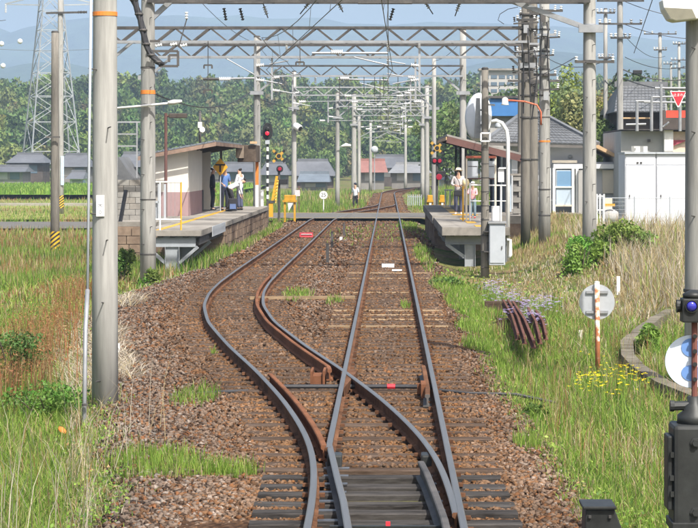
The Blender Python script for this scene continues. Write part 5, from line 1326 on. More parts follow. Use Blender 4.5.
# ------------------------------------------------------------------ far village
def village_house(px0, px1, d, eave, ridge_, base, label, roofm, wallm, name='house', hip=.18):
    x0, x1 = XP(px0, d), XP(px1, d); t = thing(name, ((x0 + x1) / 2, d, base), label, 'house', 'village houses before the wood')
    ze, zr = ZP(eave + 3.5, d), ZP(ridge_ + 3.5, d); dep = 7
    MB().box(x0 + .5, x1 - .5, d, d + dep, base - .5, ze).build('wall', wallm, t)
    b = MB(); w = x1 - x0; hip_roof(b, x0, x1, d - .9, d + dep + .9, ze - .05, zr, w * hip); rf = b.build('roof', roofm, t)
    bar('ridge', (x0 + w * hip, d + dep / 2, zr + .1), (x1 - w * hip, d + dep / 2, zr + .1), .4, roofm, rf, h=.35)
    n = max(2, int(w / 2.6)); hh = min(1.2, (ze - base) * .5)
    for k in range(n):
        xa = x0 + .8 + (w - 1.6) * (k + .2) / n; f_ = block('window', (xa + .6, d - .02, base + .6 * (ze - base) - .3), (1.3, .08, hh), GLASS if k % 3 else WALLGREY, t)
    return t
HV = 290
WALLDUSK = mat('weathered_grey_wall', (.20, .19, .175), .9, var=.25, scale=.6)
village_house(258, 290, HV, 171, 160, -.5, 'long grey-roofed house behind the crossbuck signal', TILEDK, WALLDUSK)
village_house(288, 336, HV + 8, 172, 157, -.5, 'wide grey-roofed house right of the slim camera mast', TILEDK, WALLDK)
village_house(297, 330, HV - 20, 178, 170, -.5, 'low blue-grey outbuilding in front of the wide grey-roofed house', mat('blue_grey_roof', (.13, .155, .18), .6), WALLDUSK, hip=.05)
village_house(357, 388, HV - 10, 168.5, 157, -.5, 'red-roofed house between the far masts', ROOFRED, WALLDUSK, hip=.1)
village_house(374, 406, HV + 25, 164, 152.5, -.5, 'grey-roofed two-storey house above the far curve of the track', TILEDK, WALLDK, hip=.05)
village_house(388, 432, HV, 169, 160.5, -.5, 'pale grey low house right of the red-roofed one', mat('pale_grey_roof', (.19, .195, .20), .6), WALLDUSK)
village_house(205, 262, HV + 20, 168, 160, -.5, 'long low house seen under the left shelter roof', TILEDK, WALLDUSK)
village_house(6, 46, HV + 40, 159, 150.5, -.5, 'dark-roofed farmhouse at far left under the wood', TILEDK, WALLDK)
village_house(-10, 26, HV + 10, 168, 163, -.4, 'low grey-roofed barn at the far left edge', TILEDK, WALLDUSK, hip=.04)
village_house(56, 90, HV + 30, 163, 151, -.5, 'grey-roofed farmhouse behind the pylon feet', TILEDK, WALLDUSK)
village_house(66, 84, HV - 5, 175, 168.5, -.4, 'small white-gabled house at the pylon foot', TILEDK, WHITE, hip=.1)
village_house(114, 146, HV - 40, 163, 150, -.5, 'dark-roofed house between the foreground pole and the left mast', TILEDK, WALLDK)
village_house(436, 470, 240, 176, 165, -.4, 'white low house behind the woman on the right platform', mat('pale_grey_roof', (0, 0, 0)), WHITE)
# ------------------------------------------------------------------ people
SKIN = mat('skin', (.48, .29, .20), .6, var=.06)
HAIR = mat('dark_hair', (.022, .018, .016), .6, var=.2)
def skin_mesh(name, verts, edges, radii, m, parent, sub=1, root=0):
    me = bpy.data.meshes.new(name); me.from_pydata([tuple(v) for v in verts], edges, [])
    o = bpy.data.objects.new(name, me); C.objects.link(o)
    sk = o.modifiers.new('skin', 'SKIN'); sk.use_smooth_shade = True
    if not me.skin_vertices: 
        bpy.context.view_layer.objects.active = o
        me.skin_vertices
    lay = me.skin_vertices[0].data
    for i, r in enumerate(radii):
        rr_ = r if isinstance(r, tuple) else (r, r)
        lay[i].radius = rr_; lay[i].use_root = (i == root); lay[i].use_loose = False
    ss = o.modifiers.new('sub', 'SUBSURF'); ss.levels = sub; ss.render_levels = sub
    bpy.context.view_layer.update()
    me2 = bpy.data.meshes.new_from_object(o.evaluated_get(bpy.context.evaluated_depsgraph_get()))
    bpy.data.objects.remove(o)
    me2.name = name; me2.materials.clear(); me2.materials.append(m)
    me2.polygons.foreach_set('use_smooth', [True] * len(me2.polygons))
    o = bpy.data.objects.new(name, me2); C.objects.link(o); o.parent = parent
    return o
def person(label, loc, height, yaw, top, bottom, shoes, arms, lean=0.0, legs=None, hat=None, hair=True, sleeves='long', skirt=False, bulk=1.0):
    """local frame: x right, y forward, z up; arms: (elbow, wrist) for right and left, relative to the shoulder"""
    t = thing('person', loc, label, 'person', None); t.rotation_euler = (0, 0, yaw)
    k = height / 1.70
    V3 = lambda *a: Vector(a)
    hip = V3(0, 0, .92)
    def up(v):      # bend the upper body at the hips
        d_ = v - hip; c, s_ = math.cos(lean), math.sin(lean)
        return hip + V3(d_.x, d_.y * c + d_.z * s_, -d_.y * s_ + d_.z * c)
    chest, upper, neck = up(V3(0, 0, 1.16)), up(V3(0, .0, 1.36)), up(V3(0, .01, 1.46))
    jaw, crown = up(V3(0, .035, 1.55)), up(V3(0, .02, 1.645))
    nose = up(V3(0, .12, 1.57))
    sh_ = {1: up(V3(.165, 0, 1.40)), -1: up(V3(-.165, 0, 1.40))}
    legs = legs or {1: ((.10, .02, .50), (.10, -.02, .085)), -1: ((-.10, .02, .50), (-.10, -.02, .085))}
    v = [hip, chest, upper, neck, jaw, crown, nose]; e = [(0, 1), (1, 2), (2, 3), (3, 4), (4, 5), (4, 6)]
    r = [(.135, .10), (.13, .095), (.12, .085), .052, (.072, .085), (.066, .078), .016]
    def addv(p, rad, par):
        v.append(p); r.append(rad); e.append((par, len(v) - 1)); return len(v) - 1
    cl = {'shirt_v': [up(hip + V3(0, 0, -.09)), up(hip + V3(0, 0, .06)), chest, upper], 'shirt_e': [(0, 1), (1, 2), (2, 3)], 'shirt_r': [(.168 * bulk, .135 * bulk), (.162 * bulk, .128 * bulk), (.155 * bulk, .118 * bulk), (.138, .1)]}
    ends = {}
    for s_ in (1, -1):
        el, wr = arms[s_]; el = sh_[s_] + V3(*el); wr = sh_[s_] + V3(*wr)
        a = addv(sh_[s_], .05, 2); b_ = addv(el, .036, a); c_ = addv(wr, .026, b_)
        d_ = (wr - el).normalized(); palm = wr + d_ * .07; pi_ = addv(palm, (.034, .018), c_)
        sidev = d_.cross(V3(0, 1, .2)).normalized()
        if sidev.length < .1: sidev = V3(1, 0, 0)
        for q, L in ((-.03, .06), (-.01, .075), (.01, .07), (.028, .055)):
            f1 = addv(palm + d_ * .045 + sidev * q, .0095, pi_); addv(palm + d_ * (.045 + L) + sidev * q * 1.1 + V3(0, .018, 0), .008, f1)
        f1 = addv(wr + d_ * .05 - sidev * .05 + V3(0, .01, 0), .0105, pi_); addv(wr + d_ * .09 - sidev * .062 + V3(0, .02, 0), .009, f1)
        S = cl['shirt_v']; i0 = len(S); S += [sh_[s_], el]; cl['shirt_e'] += [(3, i0), (i0, i0 + 1)]; cl['shirt_r'] += [.068, .056]
        if sleeves == 'long': S.append(wr - d_ * .02); cl['shirt_e'].append((i0 + 1, i0 + 2)); cl['shirt_r'].append(.043)
        kn, an = legs[s_]; kn = V3(*kn); an = V3(*an); hj = V3(.085 * s_, 0, .86)
        a = addv(hj, .082, 0); b_ = addv(kn, .055, a); c_ = addv(an, .038, b_); addv(V3(an.x + .01 * s_, an.y + .13, .04), .034, c_)
        ends[s_] = (hj, kn, an)
    pts = [p * k for p in v]
    skin_mesh('body', pts, e, [(a[0] * k, a[1] * k) if isinstance(a, tuple) else a * k for a in r], SKIN, t)
    skin_mesh('shirt', [p * k for p in cl['shirt_v']], cl['shirt_e'], [(a[0] * k, a[1] * k) if isinstance(a, tuple) else a * k for a in cl['shirt_r']], top, t)
    tv = [hip + V3(0, 0, .10), hip]; te = [(0, 1)]; tr = [(.148, .115), (.145, .115)]
    for s_ in (1, -1):
        hj, kn, an = ends[s_]; i0 = len(tv); tv += [hj, kn, an + V3(0, 0, .0)]; te += [(1, i0), (i0, i0 + 1), (i0 + 1, i0 + 2)]; tr += [.102, .078, .066]
    skin_mesh('trousers', [p * k for p in tv], te, [(a[0] * k, a[1] * k) if isinstance(a, tuple) else a * k for a in tr], bottom, t)
    for s_ in (1, -1):
        hj, kn, an = ends[s_]
        skin_mesh('shoe', [V3(an.x, an.y - .06, .045) * k, V3(an.x, an.y + .04, .05) * k, V3(an.x + .01 * s_, an.y + .16, .036) * k], [(0, 1), (1, 2)], [.042 * k, .046 * k, .036 * k], shoes, t)
    hc = (crown + jaw) / 2
    if hair:
        dv = (crown - jaw).normalized(); back = up(V3(0, -1, 1.5)) - up(V3(0, 0, 1.5))
        skin_mesh('hair', [(crown + dv * .035 + back * .01) * k, (crown + back * .035) * k, (jaw + back * .06 + dv * .03) * k], [(0, 1), (1, 2)], [(.062 * k, .07 * k), (.082 * k, .085 * k), (.06 * k, .05 * k)], HAIR, t)
    fw = up(V3(0, 1, 1.5)) - up(V3(0, 0, 1.5))
    for s_ in (1, -1):
        b = MB(); b.lathe((V3(.03 * s_, 0, 0) + (jaw + crown) / 2 + fw * .088) * k + wloc(t), [(.011 * k, 0), (.008 * k, .006 * k)], fw, 8); eo = b.build('eye', HAIR, t)
    if hat:
        dv = (crown - jaw).normalized(); c0 = (crown + dv * .01) * k + wloc(t)
        b = MB(); b.lathe(c0, [(.17 * k, 0), (.172 * k, .008 * k), (.105 * k, .02 * k), (.1 * k, .07 * k), (.085 * k, .1 * k), (.02 * k, .112 * k)] if hat[1] == 'brim' else [(.1 * k, -.01 * k), (.102 * k, .04 * k), (.085 * k, .09 * k), (.02 * k, .11 * k)], dv, 20); b.build('hat', hat[0], t, smooth=True)
    return t
NAVY = mat('navy_cloth', (.035, .038, .055), .85, var=.15)
CHAR = mat('charcoal_cloth', (.04, .04, .045), .85, var=.15)
BLUES = mat('blue_shirt', (.10, .19, .42), .8, var=.1)
WSHIRT = mat('white_shirt', (.66, .68, .72), .8, var=.06)
VEST = mat('grey_blue_vest', (.12, .14, .22), .85, var=.15)
GREYTOP = mat('pale_grey_top', (.52, .48, .47), .85, var=.12)
PINK = mat('pink_top', (.68, .36, .38), .85, var=.15)
JEAN = mat('slate_blue_trousers', (.085, .095, .15), .85, var=.15)
JEANL = mat('grey_blue_leggings', (.16, .22, .26), .85, var=.2)
SHOEB = mat('black_shoe', (.02, .02, .02), .5); SHOEW = mat('white_shoe', (.6, .6, .62), .6); SHOER = mat('red_shoe', (.55, .03, .06), .5)
STRAW = mat('pale_straw_hat', (.68, .60, .46), .85, var=.1); WHAT = mat('white_hat', (.72, .73, .76), .8)
down = {1: ((.07, -.02, -.29), (.09, .06, -.54)), -1: ((-.07, -.02, -.29), (-.09, .06, -.54))}
person('man in a dark suit standing left of the yellow diamond sign', (XP(212.5, 88), 88, ZP0 + .003), 1.72, R(-80), NAVY, NAVY, SHOEB, down)
person('man in a blue shirt and dark trousers behind the yellow diamond sign', (XP(224.5, 88), 88, ZP0 + .003), 1.74, R(-150), BLUES, NAVY, SHOEB, {1: ((.06, .06, -.28), (.03, .26, -.38)), -1: ((-.07, -.02, -.29), (-.09, .08, -.54))}, sleeves='short')
person('person in a white shirt bending forward over a dark bag', (XP(229.5, 86.3), 86.3, ZP0 + .003), 1.68, R(-70), WSHIRT, CHAR, SHOEB, {1: ((.03, -.02, -.27), (-.02, .06, -.50)), -1: ((-.03, -.02, -.27), (.02, .06, -.50))}, lean=R(62), legs={1: ((.11, .12, .50), (.10, -.06, .085)), -1: ((-.11, .10, .50), (-.10, -.08, .085))})
person('man in a white shirt and dark waistcoat, rightmost on the left platform', (XP(240, 88.5), 88.5, ZP0 + .003), 1.70, R(60), WSHIRT, JEAN, SHOEB, {1: ((.06, .06, -.28), (.0, .22, -.42)), -1: ((-.06, .06, -.28), (-.02, .2, -.42))})
for _o in list(C.objects):
    if _o.name.startswith('person') and _o.get('label', '').startswith('man in a white shirt and dark waist'):
        skin_mesh('waistcoat', [(0, 0, .95), (0, 0, 1.16), (0, .0, 1.33)], [(0, 1), (1, 2)], [(.168, .135), (.165, .13), (.14, .112)], VEST, _o)
bag = thing('travel_bag', (XP(233, 85.9), 85.9, ZP0 + .003), 'dark travel bag on the left platform below the bending person', 'bag')
bc = wloc(bag)
MB().box(bc.x - .17, bc.x + .17, bc.y - .1, bc.y + .1, bc.z + .03, bc.z + .52).build('body', CHAR, bag, bevel=.05)
MB().tube([bc + Vector((-.1, 0, .5)), bc + Vector((-.09, 0, .62)), bc + Vector((.09, 0, .62)), bc + Vector((.1, 0, .5))], .012, 6).build('handle', BLACK, bag)
MB().box(bc.x - .12, bc.x + .12, bc.y - .125, bc.y - .098, bc.z + .1, bc.z + .3).build('pocket', mat('blue_pocket', (.1, .15, .3), .7), bag, bevel=.01)
person('woman in a straw sun hat and pale top standing on the right platform', (XP(458.5, 78.6), 78.6, ZP0 + .055), 1.62, R(175), GREYTOP, JEAN, SHOEW, {1: ((.09, .05, -.26), (-.04, .2, -.30)), -1: ((-.09, .05, -.26), (.05, .2, -.30))}, hat=(STRAW, 'brim'))
person('child in a pink top and white hat holding the railing on the right platform', (XP(472.8, 75.5), 75.5, ZP0 + .003), 1.22, R(165), PINK, JEANL, SHOER, {1: ((.07, .1, -.24), (.05, .3, -.16)), -1: ((-.06, .1, -.26), (.02, .26, -.26))}, hat=(WHAT, 'cap'))
hb = thing('shoulder_bag', (XP(458, 78.3), 78.3, 1.55), 'black shoulder bag hanging at the hip of the woman in the sun hat', 'bag')
bc = wloc(hb); MB().box(bc.x - .14, bc.x + .14, bc.y - .16, bc.y - .07, bc.z - .02, bc.z + .2).build('pouch', BLACK, hb, bevel=.03)
MB().tube([bc + Vector((.12, -.1, .18)), bc + Vector((.03, .06, .5)), bc + Vector((-.1, .14, .72))], .012, 6).build('strap', BLACK, hb)
fl_ = thing('bouquet', at(464.5, 186, 78.3), 'pale yellow bundle held by the woman in the sun hat', 'bundle')
bc = wloc(fl_); MB().lathe(bc + Vector((0, 0, -.1)), [(.03, 0), (.11, .15), (.13, .26), (.06, .36)], (.2, -.2, 1), 12).build('wrap', mat('pale_yellow_wrap', (.7, .58, .32), .8, var=.2, scale=20), fl_, smooth=True)
person('man in a pale blue shirt and dark trousers walking beside the far track', (XP(355.5, 146), 146, gz(XP(355.5, 146), 146)), 1.74, R(150), WSHIRT, CHAR, SHOEB, down, legs={1: ((.10, .10, .50), (.10, .0, .085)), -1: ((-.10, .0, .50), (-.10, -.12, .085))}, hat=(NAVY, 'cap'), sleeves='short')
# ------------------------------------------------------------------ foreground on the right: switch stand
ds = 16.4; sF = ds / F
tb = tag(MB().box(.72, 3.4, ds - .1, ds + .12, -.32, -.135).build('switch_timber', SLEEPER_OIL, bevel=.008), 'long oily timber beam under the black switch boxes at the bottom edge', 'timber')
tag(MB().box(.72, 3.4, ds + .42, ds + .62, -.33, -.19).build('switch_timber', SLEEPER, bevel=.008), 'second timber half buried behind the black switch boxes', 'timber')
t = thing('switch_machine', (XP(602, ds), ds, -.135), 'low black iron box with sloping lid at the bottom edge', 'switch machine')
zb_ = -.133
pr = [(XP(583, ds), zb_), (XP(634, ds), zb_), (XP(624, ds), zb_ + .05), (XP(613, ds), ZP(507, ds)), (XP(584, ds), ZP(507, ds))]
MB().prism(pr, 'y', ds - .14, ds + .16).build('body', CASTIRON, t, bevel=.01)
MB().box(XP(581, ds), XP(614, ds), ds - .17, ds + .19, ZP(506.5, ds), ZP(503, ds)).build('lid', CASTIRON, t, bevel=.008)
MB().tube([(XP(620, ds), ds, zb_ + .07), (XP(640, ds), ds, zb_ + .05), (XP(672, ds), ds, zb_ + .05)], .022, 8).build('throw_rod', CASTIRON, t)
bar('connecting_rod', (.6, ds, -.10), (XP(585, ds), ds, -.10), .035, CASTIRON, t)
for px in (588, 608): block('bolt', (XP(px, ds), ds - .15, ZP(515, ds)), (.02, .02, .02), STEEL_DK, t)
st = thing('switch_stand', (XP(690, ds), ds, -.135), 'black cast-iron switch stand at the right edge with round target and lamp', 'switch stand')
xl0, xr0 = XP(671, ds), XP(712, ds)
MB().box(xl0, xr0, ds - .17, ds + .17, -.133, ZP(423, ds)).build('housing', CASTIRON, st, bevel=.03)
MB().box(XP(665.5, ds), xl0 - .001, ds - .13, ds + .1, ZP(508, ds), ZP(434, ds)).build('side_cover', CASTIRON, st, bevel=.012)
MB().box(XP(669, ds), XP(714, ds), ds - .19, ds + .19, ZP(528, ds), ZP(519, ds)).build('foot_flange', CASTIRON, st, bevel=.008)
for px, py in ((692, 440), (692, 509)):
    MB().lathe((XP(px, ds), ds - .168, ZP(py, ds)), [(.04, 0), (.04, .015), (.026, .016), (.026, .035)], (0, -1, 0), 6).build('bolt', CASTIRON, st)
for px, py in ((670, 455), (669.5, 478), (670, 494)): block('lug', (XP(px, ds), ds - .14, ZP(py, ds)), (.03, .03, .04), CASTIRON, st)
MB().lathe((XP(694, ds), ds, ZP(423, ds)), [(.13, -.01), (.125, .06), (.085, .09), (.08, .13), (.05, .15), (.045, .2)], n=18).build('neck', CASTIRON, st, smooth=True)
bar('lever_stub', at(674, 406, ds), at(700, 405, ds), .07, CASTIRON, st, 'cyl'); MB().lathe(at(674, 406, ds), [(.042, 0), (.042, .03)], (-1, 0, 0), 12).build('lever_cap', CASTIRON, st)
bar('spindle', (XP(694.5, ds), ds, ZP(402, ds)), (XP(694.5, ds), ds, ZP(314, ds)), .045, mat('rusty_spindle', (.16, .06, .045), .8, var=.4), st, 'cyl')
for py in (336, 351, 364, 379): MB().lathe((XP(694.3, ds), ds - .03, ZP(py, ds)), [(.017, 0), (.017, .012)], (0, -1, 0), 8).build('rivet', CASTIRON, st)
# target disc: white with two blue fields
xd, zd, rd = XP(692, ds), ZP(362, ds), 26.5 * sF
dax = Vector((-.22, -1, .0)).normalized()
tg = MB().lathe((xd, ds + .03, zd), [(rd * .99, -.004), (rd, 0), (rd * .99, .004)], dax, 36).build('target', mat('target_white', (.62, .70, .80), .3, var=.05, scale=4), st)
BLUEP = mat('target_blue', (.16, .30, .62), .35, var=.1)
ux = Vector((1, -.22, 0)).normalized()
for zc_, h_ in ((zd + .105, .07), (zd - .085, .06)):
    c0 = Vector((xd, ds + .03, 0)) + dax * .0062; pts = []
    for a in np.linspace(0, 2 * math.pi, 21)[:-1]:
        u = math.cos(a) * .075 + .0; w = math.sin(a) * h_; p = c0 + ux * u; pts.append((p.x, p.y, zc_ + w))
    b = MB(); b.add(pts + [tuple(Vector(p) + dax * .002) for p in pts], [tuple(range(20)), tuple(range(39, 19, -1))] + [(i, (i + 1) % 20, (i + 1) % 20 + 20, i + 20) for i in range(20)]); b.build('blue_field', BLUEP, tg)
# lantern
xn, zn = XP(692, ds), ZP(305.5, ds)
MB().box(XP(681, ds), XP(706, ds), ds - .08, ds + .08, ZP(322, ds), ZP(298, ds)).build('lantern', CASTIRON, st, bevel=.012)
MB().lathe((XP(693, ds), ds, ZP(298, ds)), [(.075, 0), (.08, .03), (.05, .045), (.02, .06)], n=16).build('lantern_cap', CASTIRON, st, smooth=True)
MB().lathe((XP(680.5, ds), ds, ZP(306, ds)), [(.045, 0), (.05, .03)], (-1, 0, 0), 14).build('side_lens_ring', CASTIRON, st)
MB().lathe((XP(690, ds), ds - .08, zn), [(.048, 0), (.048, .02), (.042, .021), (.042, .006)], (0, -1, 0), 18).build('lens_ring', CASTIRON, st)
MB().lathe((XP(690, ds), ds - .085, zn), [(.041, 0), (.035, .012), (.018, .02), (.002, .022)], (0, -1, 0), 18).build('lens', mat('violet_blue_lens', (.03, .03, .32), .08, spec=.9), st, smooth=True)

# round sign seen from behind on a rusty post
dq = 31.6
t = thing('round_sign', (XP(598.5, dq), dq, -.4), 'round grey sign seen from behind on a rusty white post in the grass', 'sign')
MB().lathe(at(597, 302, dq), [(.255, 0), (.255, .012)], (0, 1, 0), 32).build('disc', mat('dull_aluminium', (.42, .44, .46), .5, .3, var=.15, scale=5), t)
RP = bpy.data.materials.new('rusty_white_post'); RP.use_nodes = True; nt = RP.node_tree; b_ = nt.nodes['Principled BSDF']; b_.inputs['Roughness'].default_value = .7
ge = nt.nodes.new('ShaderNodeNewGeometry'); nn = nt.nodes.new('ShaderNodeTexNoise'); nn.inputs['Scale'].default_value = 9; nn.inputs['Detail'].default_value = 6; nt.links.new(ge.outputs['Position'], nn.inputs['Vector'])
sz = nt.nodes.new('ShaderNodeSeparateXYZ'); nt.links.new(ge.outputs['Position'], sz.inputs[0])
mm = nt.nodes.new('ShaderNodeMath'); mm.operation = 'MULTIPLY_ADD'; mm.inputs[1].default_value = -.22; nt.links.new(sz.outputs['Z'], mm.inputs[0]); nt.links.new(nn.outputs['Fac'], mm.inputs[2])
col = rampc(mm.outputs[0], [(.27, (.72, .70, .66)), (.34, (.6, .42, .28)), (.40, (.38, .13, .05)), (.64, (.42, .17, .07)), (.70, (.6, .5, .42))]); nt.links.new(col, b_.inputs['Base Color'])
MB().tube([at(598, 392, dq - .05), at(597, 282, dq - .05)], .036, 12).build('post', RP, t, smooth=True); MB().lathe(at(597, 282.5, dq - .05), [(.038, 0), (.038, .01), (.01, .02)], n=12).build('post_cap', WHITE, t)
for py in (292, 312): MB().box(XP(586, dq), XP(608, dq), dq - .03, dq - .005, ZP(py + 1.3, dq), ZP(py - 1.3, dq)).build('sign_bracket', STEEL_PALE, t)
# concrete ditch edge
dt = thing('ditch_kerb', (3.6, 33, -.4), 'curving weathered concrete ditch edge in the grass at right', 'kerb')
path = [(5.6, 43.5), (5.0, 41), (4.35, 38), (3.85, 35.5), (3.6, 33), (3.55, 31), (3.62, 29), (3.85, 27.2), (4.2, 25.6)]
for i in range(len(path) - 1):
    (xa_, ya_), (xb_, yb_) = path[i], path[i + 1]; n = max(2, int(math.hypot(xb_ - xa_, yb_ - ya_) / .62))
    for k in range(n):
        f0, f1 = k / n, (k + .97) / n
        p0_ = Vector((xa_ + (xb_ - xa_) * f0, ya_ + (yb_ - ya_) * f0, -.335)); p1_ = Vector((xa_ + (xb_ - xa_) * f1, ya_ + (yb_ - ya_) * f1, -.335))
        bar('kerb_block', p0_ + Vector((0, 0, r_.uniform(-.02, .02))), p1_, .2, mat('mossy_concrete', (.15, .135, .105), .95, var=.35, scale=5, bump=.01), dt, h=.32)
# old rails stacked in the grass
for i, (pa, pb) in enumerate((((503, 299), (518, 333)), ((508, 299), (525, 337)), ((513, 301), (534, 341)), ((528, 307), (540, 337)), ((536, 310), (546, 333)))):
    zc_ = (.0, .05, .07, .03, .0)[i]
    def g_(p):
        d_ = (H - zc_) * F / (p[1] - VY); return (XP(p[0], d_), d_)
    a, c = g_(pa), g_(pb); mid = ((a[0] + c[0]) / 2 + .04, (a[1] + c[1]) / 2)
    o = sweep('old_rail', [c, mid, a], [mat('old_rust', (.12, .058, .045), .9, var=.35, scale=8), mat('old_rust', (0, 0, 0))], None, zc_, .75)
    tag(o, ('leftmost', 'second from left', 'middle', 'fourth from left', 'rightmost')[i] + ' of five rusty rails lying in the grass at right', 'rail', 'old rails in the grass')
for i, y_ in enumerate((40.5, 45.5)):
    tag(MB().box(2.0, 2.9, y_ - .1, y_ + .1, -.4, -.155).build('packing_timber', SLEEPER, bevel=.01), ('nearer' if i == 0 else 'farther') + ' old sleeper carrying the rusty rails in the grass', 'timber')
# log near the bush
tag(MB().tube([at(560, 279, 58), at(568, 274, 59), at(577, 268, 60)], [.09, .1, .08], 9).build('log', BARK, smooth=True), 'grey log lying left of the bush mast', 'log')
# white stakes and plates
def stake(px, py0, py1, d, w, label, m=WHITE, name='stake'):
    t = thing(name, (XP(px, d), d, ZP(py1, d)), label, 'stake')
    bar('post', at(px, py1 + 3, d), at(px, py0, d), w, m, t, h=w * .7); block('tip', at(px, py0, d), (w * 1.05, w * .75, w * .2), m, t)
stake(118.2, 344, 360, 33, .045, 'short white stake right of the foreground pole')
stake(580.5, 331, 346, 38, .06, 'small white stake left of the round sign', OFFWHITE)
stake(618.3, 277, 292, 47, .07, 'short white stake right of the round sign by the bush')
t = thing('derailer_marker', (XP(306.5, 84), 84, -.15), 'red and white marker block between the rails of the left track', 'marker')
MB().box(XP(299.5, 84), XP(313, 84), 83.9, 84.15, -.14, .05).build('red_face', mat('marker_red', (.68, .08, .10), .5, var=.1), t, bevel=.02); MB().box(XP(301, 83.88), XP(312, 83.88), 83.87, 83.898, -.03, -.0).build('white_stripe', mat('pinkish_white', (0, 0, 0)), t)
def plate(px, py, w, h, label, m=WHITE, d=None):
    d = d or (H + .12) * F / (py - VY)
    t = MB().box(XP(px, d) - w / 2, XP(px, d) + w / 2, d - .06, d + .06, -.16, -.16 + h).build('marker_plate', m, bevel=.006); return tag(t, label, 'marker', 'white markers on the ballast')
plate(313.5, 297, .24, .05, 'white marker block lying alone between the two tracks')
plate(388, 266, .34, .10, 'larger white marker between the straight rails')
plate(397, 269.5, .27, .04, 'smaller white strip touching the larger white marker')
plate(357, 219, .34, .1, 'white marker at the near edge of the level crossing')
plate(341, 239, .1, .12, 'tiny white marker stub between the tracks')
for px, py0, py1 in ((327.5, 244, 262), (332, 232, 247), (344, 224, 236)):
    d_ = (H + .15) * F / (py1 - VY); stake(px, py0, py1, d_, .09, {327.5: 'dark rusty stub post nearest of three between the tracks', 332: 'dark rusty stub post in the middle of three between the tracks', 344: 'dark rusty stub post farthest of three between the tracks'}[px], STEEL_DK, 'stub_post')
tag(MB().lathe(at(62, 432, 24.8) , [(.03, 0), (.07, .012), (.075, .025), (.03, .04)], (.4, -.5, 1), 7, sx=.6).build('plastic_scrap', ORANGE, smooth=True), 'orange plastic scrap in the grass left of the foreground pole', 'scrap')
# ------------------------------------------------------------------ ballast stones
STONEM = attr_mat('ballast_stone', .9, 0, .15)
ico = np.array([(x, y, z) for z in (-1, 1) for y in (-1, 1) for x in (-1, 1)], float) * .58
ico_t = np.array([(0, 2, 3), (0, 3, 1), (4, 5, 7), (4, 7, 6), (0, 1, 5), (0, 5, 4), (2, 6, 7), (2, 7, 3), (0, 4, 6), (0, 6, 2), (1, 3, 7), (1, 7, 5)])
def rot_mats(n):
    q = rng.normal(size=(n, 4)); q /= np.linalg.norm(q, axis=1)[:, None]; w, x, y, z = q.T
    return np.stack([np.stack([1 - 2 * (y * y + z * z), 2 * (x * y - z * w), 2 * (x * z + y * w)], -1), np.stack([2 * (x * y + z * w), 1 - 2 * (x * x + z * z), 2 * (y * z - x * w)], -1), np.stack([2 * (x * z - y * w), 2 * (y * z + x * w), 1 - 2 * (x * x + y * y)], -1)], 1)
def near_rail(x, y):
    lr = left_rail(np.clip(y, -8, 156)); d1 = np.minimum(np.abs(x - lr), np.abs(x - lr - 1.13)); d2 = np.minimum(np.abs(x - .565), np.abs(x + .565))
    d2 = np.where(y < 21, np.abs(x - .565), d2)
    return np.minimum(d1, d2)
octa = np.array([(1, 0, 0), (-1, 0, 0), (0, 1, 0), (0, -1, 0), (0, 0, 1), (0, 0, -1)], float) * .8
octa_t = np.array([(0, 2, 4), (2, 1, 4), (1, 3, 4), (3, 0, 4), (2, 0, 5), (1, 2, 5), (3, 1, 5), (0, 3, 5)])
def stones(n, y0, y1, smin, smax, shp, shp_t):
    k = len(shp)
    y = y0 * (y1 / y0) ** rng.random(n)
    xl = xl_edge(y) - .45; xr = xr_edge(y) + .35
    x = xl + (xr - xl) * rng.random(n)
    keep = near_rail(x, y) > .10
    keep &= ~((y < 20.8) & (x > -.55) & (x < .52))
    keep &= ~((y > 109) & (y < 120.5))
    # thinner cover on the sleepers close to the rails, and thinning at the shoulders
    edge = np.minimum(x - xl, xr - x); keep &= rng.random(n) < np.clip(.25 + edge * 1.6, 0, 1)
    x, y = x[keep], y[keep]; n = len(x)
    s = (smin + (smax - smin) * rng.random(n) ** 1.6)
    z = ground_z(x, y, False) + .012 + s * .25
    inside = (x > left_rail(np.clip(y, -8, 156)) - 1.05) & (x < 1.1)
    z = z + np.where(inside & (y > 20.8), .008, 0) - np.where(inside & (y <= 20.8), .03 * (1 - sstep(17.2, 18.6, y)), 0)
    v = shp[None] * (1 + rng.uniform(-.38, .38, (n, k, 3))) + rng.uniform(-.15, .15, (n, k, 3))
    v = v * s[:, None, None] * np.stack([rng.uniform(.75, 1.3, n), rng.uniform(.75, 1.2, n), rng.uniform(.5, .85, n)], -1)[:, None, :]
    v = np.einsum('nij,nkj->nki', rot_mats(n), v); v[:, :, 2] *= .75
    v += np.stack([x, y, z], -1)[:, None, :]
    t = (np.arange(n)[:, None, None] * k + shp_t[None]).reshape(-1, 3)
    rust = np.clip(np.exp(-near_rail(x, y) / .6) * 1.25, 0, 1)[:, None]
    h = rng.random((n, 1))
    grey = np.array([.195, .150, .118]); brown = np.array([.185, .102, .056]); red = np.array([.21, .092, .042]); pale = np.array([.29, .25, .215]); dk = np.array([.05, .037, .03])
    c = np.where(h < .48, grey, np.where(h < .70, brown, np.where(h < .78, red, np.where(h < .85, pale, dk))))
    c = c * (1 - .75 * rust) + np.array([.215, .105, .040]) * .75 * rust
    c = c * rng.uniform(.55, 1.05, (n, 1)) * np.where(rust > .35, .85, .95) * (.62 + .75 * fbm(x * .9 + 3, y * .5 + 8))[:, None]
    return v.reshape(-1, 3), t, np.repeat(c, k, 0)
parts_ = [stones(60000, 13.5, 30, .014, .040, ico, ico_t), stones(42000, 30, 60, .026, .062, octa, octa_t), stones(20000, 60, 210, .045, .10, octa, octa_t)]
off = 0; vv = []; tt = []; cc = []
for v, t, c in parts_:
    vv.append(v); tt.append(t + off); cc.append(c); off += len(v)
